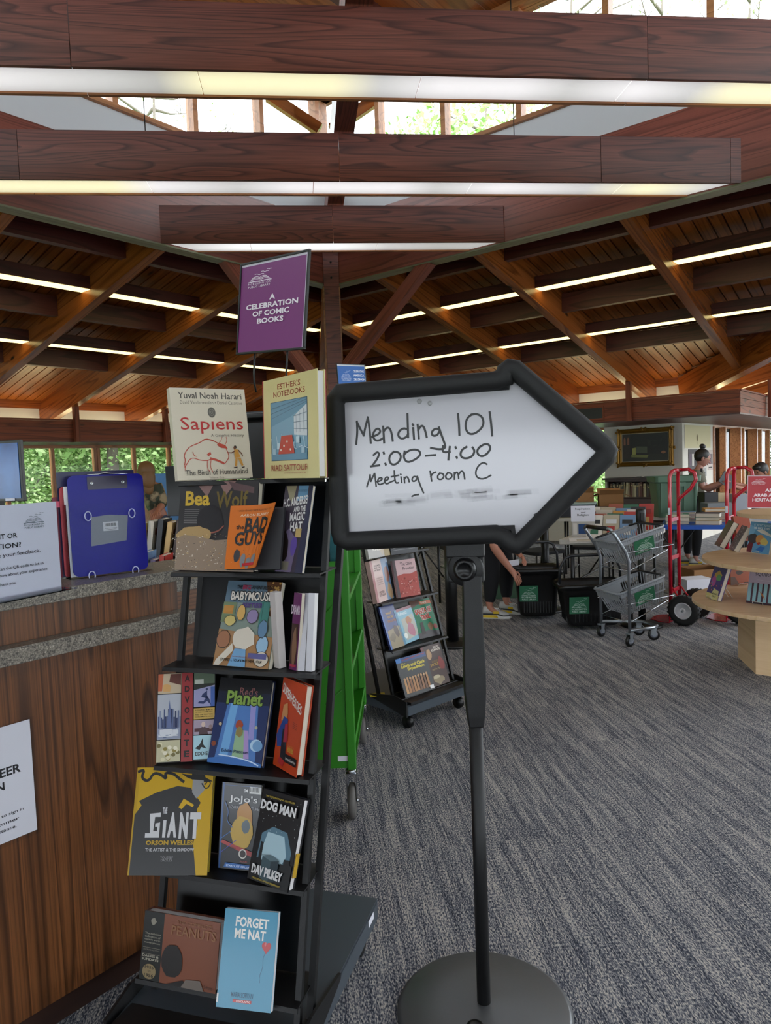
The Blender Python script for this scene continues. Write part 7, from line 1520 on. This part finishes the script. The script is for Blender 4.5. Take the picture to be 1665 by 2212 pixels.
q = at2(1507, 1050, 9.44); MB().box((0, 0, 0), (.03, .004, .22)).build('lanyard', CLOTHB, t2, M=frame(V3((at2(1515, 1030, 9.42))), (1, 0, 0), (.1, 1, 0)))
o = MB().box((0, 0, 0), (.16, .01, .20)).build('book', cov('#26282c'), M=frame(at2(1571, 1037, 9.25), (.55, .1, .8), (0, 1, .2)), label='dark thin book held up by the woman with the bun', cat='book')
# 3. person with short black hair behind the red sign
J3 = dict(pelvis=(5.20, 9.9, .70), chest=at2(1652, 1052, 9.85), neck=at2(1648, 1036, 9.82), head=at2(1642, 1019, 9.78), lsh=at2(1650, 1046, 10.0), lel=at2(1625, 1056, 9.9), lwr=at2(1592, 1046, 9.75), rsh=at2(1648, 1048, 9.66), rel=at2(1618, 1060, 9.6), rwr=at2(1590, 1052, 9.55),
          lhip=(5.2, 10.0, .68), lkn=(4.95, 10.0, .46), lan=(4.95, 10.05, .09), rhip=(5.2, 9.8, .68), rkn=(4.95, 9.78, .46), ran=(4.95, 9.74, .09))
def hair3(t, M): MB().sphere((0, -.018, .030), (.088, .104, .098), 18, 12, M=M).sphere((0, .05, .075), (.06, .05, .035), 12, 8, M=M).build('hair', HAIRD, t)
person('person with short black hair sitting behind the red heritage sign, reaching across the table', J3, (-1, -.1, 0), (-.9, -.35, -.25), top=mat('grey blue cloth', '#7c8fae', .9), hair=hair3, legs=CLOTHB, sleeve=2)
# 4. blonde person at the left windows
J4 = dict(pelvis=at2(330, 1110, 8.3), chest=at2(326, 1066, 8.2), neck=at2(322, 1040, 8.15), head=at2(315, 1022, 8.1), lsh=at2(304, 1052, 8.15), lel=at2(300, 1082, 8.1), lwr=at2(312, 1100, 7.95), rsh=at2(344, 1054, 8.25), rel=at2(352, 1088, 8.2), rwr=at2(340, 1104, 8.0), lhip=(-2.72, 8.3, .90), lkn=(-2.74, 8.25, .48), lan=(-2.74, 8.3, .09), rhip=(-2.52, 8.3, .90), rkn=(-2.50, 8.25, .48), ran=(-2.50, 8.3, .09))
def hair4(t, M): MB().sphere((0, -.028, .028), (.092, .108, .105), 18, 12, M=M).sphere((0, -.085, -.06), (.078, .055, .13), 16, 10, M=M).sphere((.0, -.07, -.17), (.055, .04, .08), 12, 8, M=M).build('hair', HAIRB, t)
cam_ = mat('camouflage cloth', '#6c6250', .9); g = NG(cam_); nn_ = g.noise(g.coord((9, 9, 9), False), 1, 2); g.l(g.ramp(nn_, [(.42, '#3f4436'), (.50, '#7a6a52'), (.56, '#9a8a6c')], 'CONSTANT'), g.p.inputs['Base Color'])
person('person with long blonde hair in a camouflage jacket seen from behind at the windows', J4, (-.3, 1, 0), (-.5, .8, -.1), top=cam_, hair=hair4, legs=mat('denim', '#2f3c54', .9), sleeve=2)

# =====================================================================================
# OUTSIDE: lawn, shrubs, trees
# =====================================================================================
LEAFG = mat('fresh leaves', '#7fae3e', .5); p_ = LEAFG.node_tree.nodes['Principled BSDF']; p_.inputs['Subsurface Weight'].default_value = 0
g = NG(LEAFG); ge = g.n('NewGeometry'); g.l(g.ramp(ge.outputs['Random Per Island'], [(0, '#6b9548'), (.5, '#a5c878'), (1, '#dcecb0')]), g.p.inputs['Base Color'])
BARK = mat('bark', '#6e655a', .9, bump=(30, 1.0))
MB().box((0, 30, -.3), (120, 110, .1)).build('ground', mat('lawn', '#6d8a45', .95), kind='structure', label='lawn outside the library windows', cat='ground')
def leaf_mesh(n, seed, size, shell_=True):
    R = random.Random(seed); vs = []; fs = []
    for i in range(n):
        while True:
            p = V3((R.uniform(-1, 1), R.uniform(-1, 1), R.uniform(-1, 1)))
            if .25 < p.length < 1: break
        a = V3((R.uniform(-1, 1), R.uniform(-1, 1), R.uniform(-.6, .6))).normalized(); b = a.orthogonal().normalized(); b.rotate(Matrix.Rotation(R.uniform(0, 6.28), 3, a)) ; s = size*R.uniform(.6, 1.3); k = len(vs)
        vs += [p-a*s, p+b*s*.5, p+a*s, p-b*s*.5]; fs.append((k, k+1, k+2, k+3))
    me = bpy.data.meshes.new('foliage'); me.from_pydata([tuple(v) for v in vs], [], fs); me.materials.append(LEAFG); return me
LM = [leaf_mesh(9500, 1, .028), leaf_mesh(9500, 2, .031), leaf_mesh(650, 3, .018)]
def tree(P, h, cr, lab, kind=0, trunk_r=.18, seed=1, n=3, dense=True, g_=None):
    t = thing('tree', lab, 'tree', P, 0, g_); R = random.Random(seed); k = MB()
    k.tube([(0, 0, -.3), (R.uniform(-.1, .1), 0, h*.3), (R.uniform(-.2, .2), .1, h*.6), (R.uniform(-.3, .3), 0, h)], [trunk_r, trunk_r*.8, trunk_r*.5, trunk_r*.12], 8)
    for i in range(14 if dense else 34):
        z = h*R.uniform(.3 if dense else .25, .95); a = R.uniform(0, 6.28); L = cr*R.uniform(.5, 1.1); e = V3((math.cos(a)*L, math.sin(a)*L, z+L*R.uniform(.1, .7))); m = V3((e.x*.45, e.y*.45, z+(e.z-z)*.3))
        k.tube([(0, 0, z), m, e], [trunk_r*.3, trunk_r*.16, .012], 5)
        if not dense:
            for j in range(4): a2 = R.uniform(0, 6.28); q = m.lerp(e, R.uniform(.3, 1)); k.tube([q, q+V3((math.cos(a2)*.5, math.sin(a2)*.5, R.uniform(.1, .8)))], [.014, .006], 4)
    k.build('trunk', BARK, t)
    for i in range(n):
        o = bpy.data.objects.new('foliage', LM[kind if dense else 2]); COL.objects.link(o); o.parent = t; a = R.uniform(0, 6.28)
        o.location = (math.cos(a)*cr*.35, math.sin(a)*cr*.35, h*R.uniform(.5, .85)); o.scale = (cr*R.uniform(.8, 1.1), cr*R.uniform(.8, 1.1), (h*.42 if dense else h*.4)); o.rotation_euler = (0, 0, R.uniform(0, 6.28)); o['kind'] = 'stuff'
    return t
def shrub(P, r, h, lab, seed, g_='shrubs outside the windows'):
    t = thing('shrub', lab, 'shrub', P, 0, g_); k = MB(); R = random.Random(seed)
    for i in range(8): a = R.uniform(0, 6.28); k.tube([(0, 0, -.3), (math.cos(a)*r*.4, math.sin(a)*r*.4, h*.6), (math.cos(a)*r*.8, math.sin(a)*r*.8, h*1.3)], [.03, .02, .008], 5)
    k.build('stems', BARK, t)
    o = bpy.data.objects.new('foliage', LM[seed % 2]); COL.objects.link(o); o.parent = t; o.location = (0, 0, h*.75); o.scale = (r, r, h); o.rotation_euler = (0, 0, seed); o['kind'] = 'stuff'
i = 0
for row, (b, sp_, r, h) in enumerate(((15.5, 2.1, 1.7, 1.5), (18.5, 2.6, 2.3, 2.3), (22.5, 3.2, 3.0, 3.4))):
    a = -6.0+row*.9; kk = 0
    while a < 15.5+row*2:
        P = AB(a, b+random.Random(i).uniform(-.5, .5), 0); shrub((P.x, P.y, 0), r, h, f'leafy green shrub, {ordw(kk)} from the left in the {["front", "middle", "back"][row]} row outside the left windows', i); a += sp_; i += 1; kk += 1
for k, (x, d, tr_) in enumerate(((243, 15.5, .15), (60, 19, .2), (420, 20, .25))):
    p = aty(x, 1000, d); tree((p.x, p.y, 0), 7.5, 3.0, ['thick grey trunk tree seen through the middle left window', 'slender tree near the blue monitor window', 'tree behind the comic rack beyond the windows'][k], k % 2, tr_, 30+k)
a = 12.5; kk = -1
while a < 27:
    kk += 1; P = AB(a, 7.6+(a-12.5)*.12, 0); shrub((P.x, P.y, 0), 1.6, 1.8, f'leafy green shrub outside the finned windows, {ordw(kk)} counted from the painting wall', i, 'shrubs outside the finned windows'); i += 1; a += 1.7
P = AB(16.5, 10.5, 0); tree((P.x, P.y, 0), 9, 3, 'leafy tree beyond the painting wall', 1, .2, 77)
for k, (x, y, d) in enumerate(((330, 250, 24), (1060, 250, 26), (1230, 60, 27), (1430, 60, 25), (1620, 40, 28))):
    p = aty(x, y, d); tree((p.x, p.y, 0), max(p.z*1.12, 8), 3.0, f'tall bare-branched spring tree, {["left clerestory panes", "right clerestory panes", "first in the top right panes", "middle of the top right panes", "outermost in the top right panes", "far left behind the clerestory", "far centre behind the clerestory"][k]}', 0, .22, 50+k, (1 if k < 2 else 3), False)

for kk in range(9):
    a = 22.5+2.1*kk; P = AB(a, .236*a+(.35 if kk % 2 else -.35), 0); shrub((P.x, P.y, 0), 1.9, 2.0, f'leafy shrub glimpsed between the cedar fins, {ordw(kk)} going away from the wall', 60+kk, 'shrubs glimpsed between the fins')
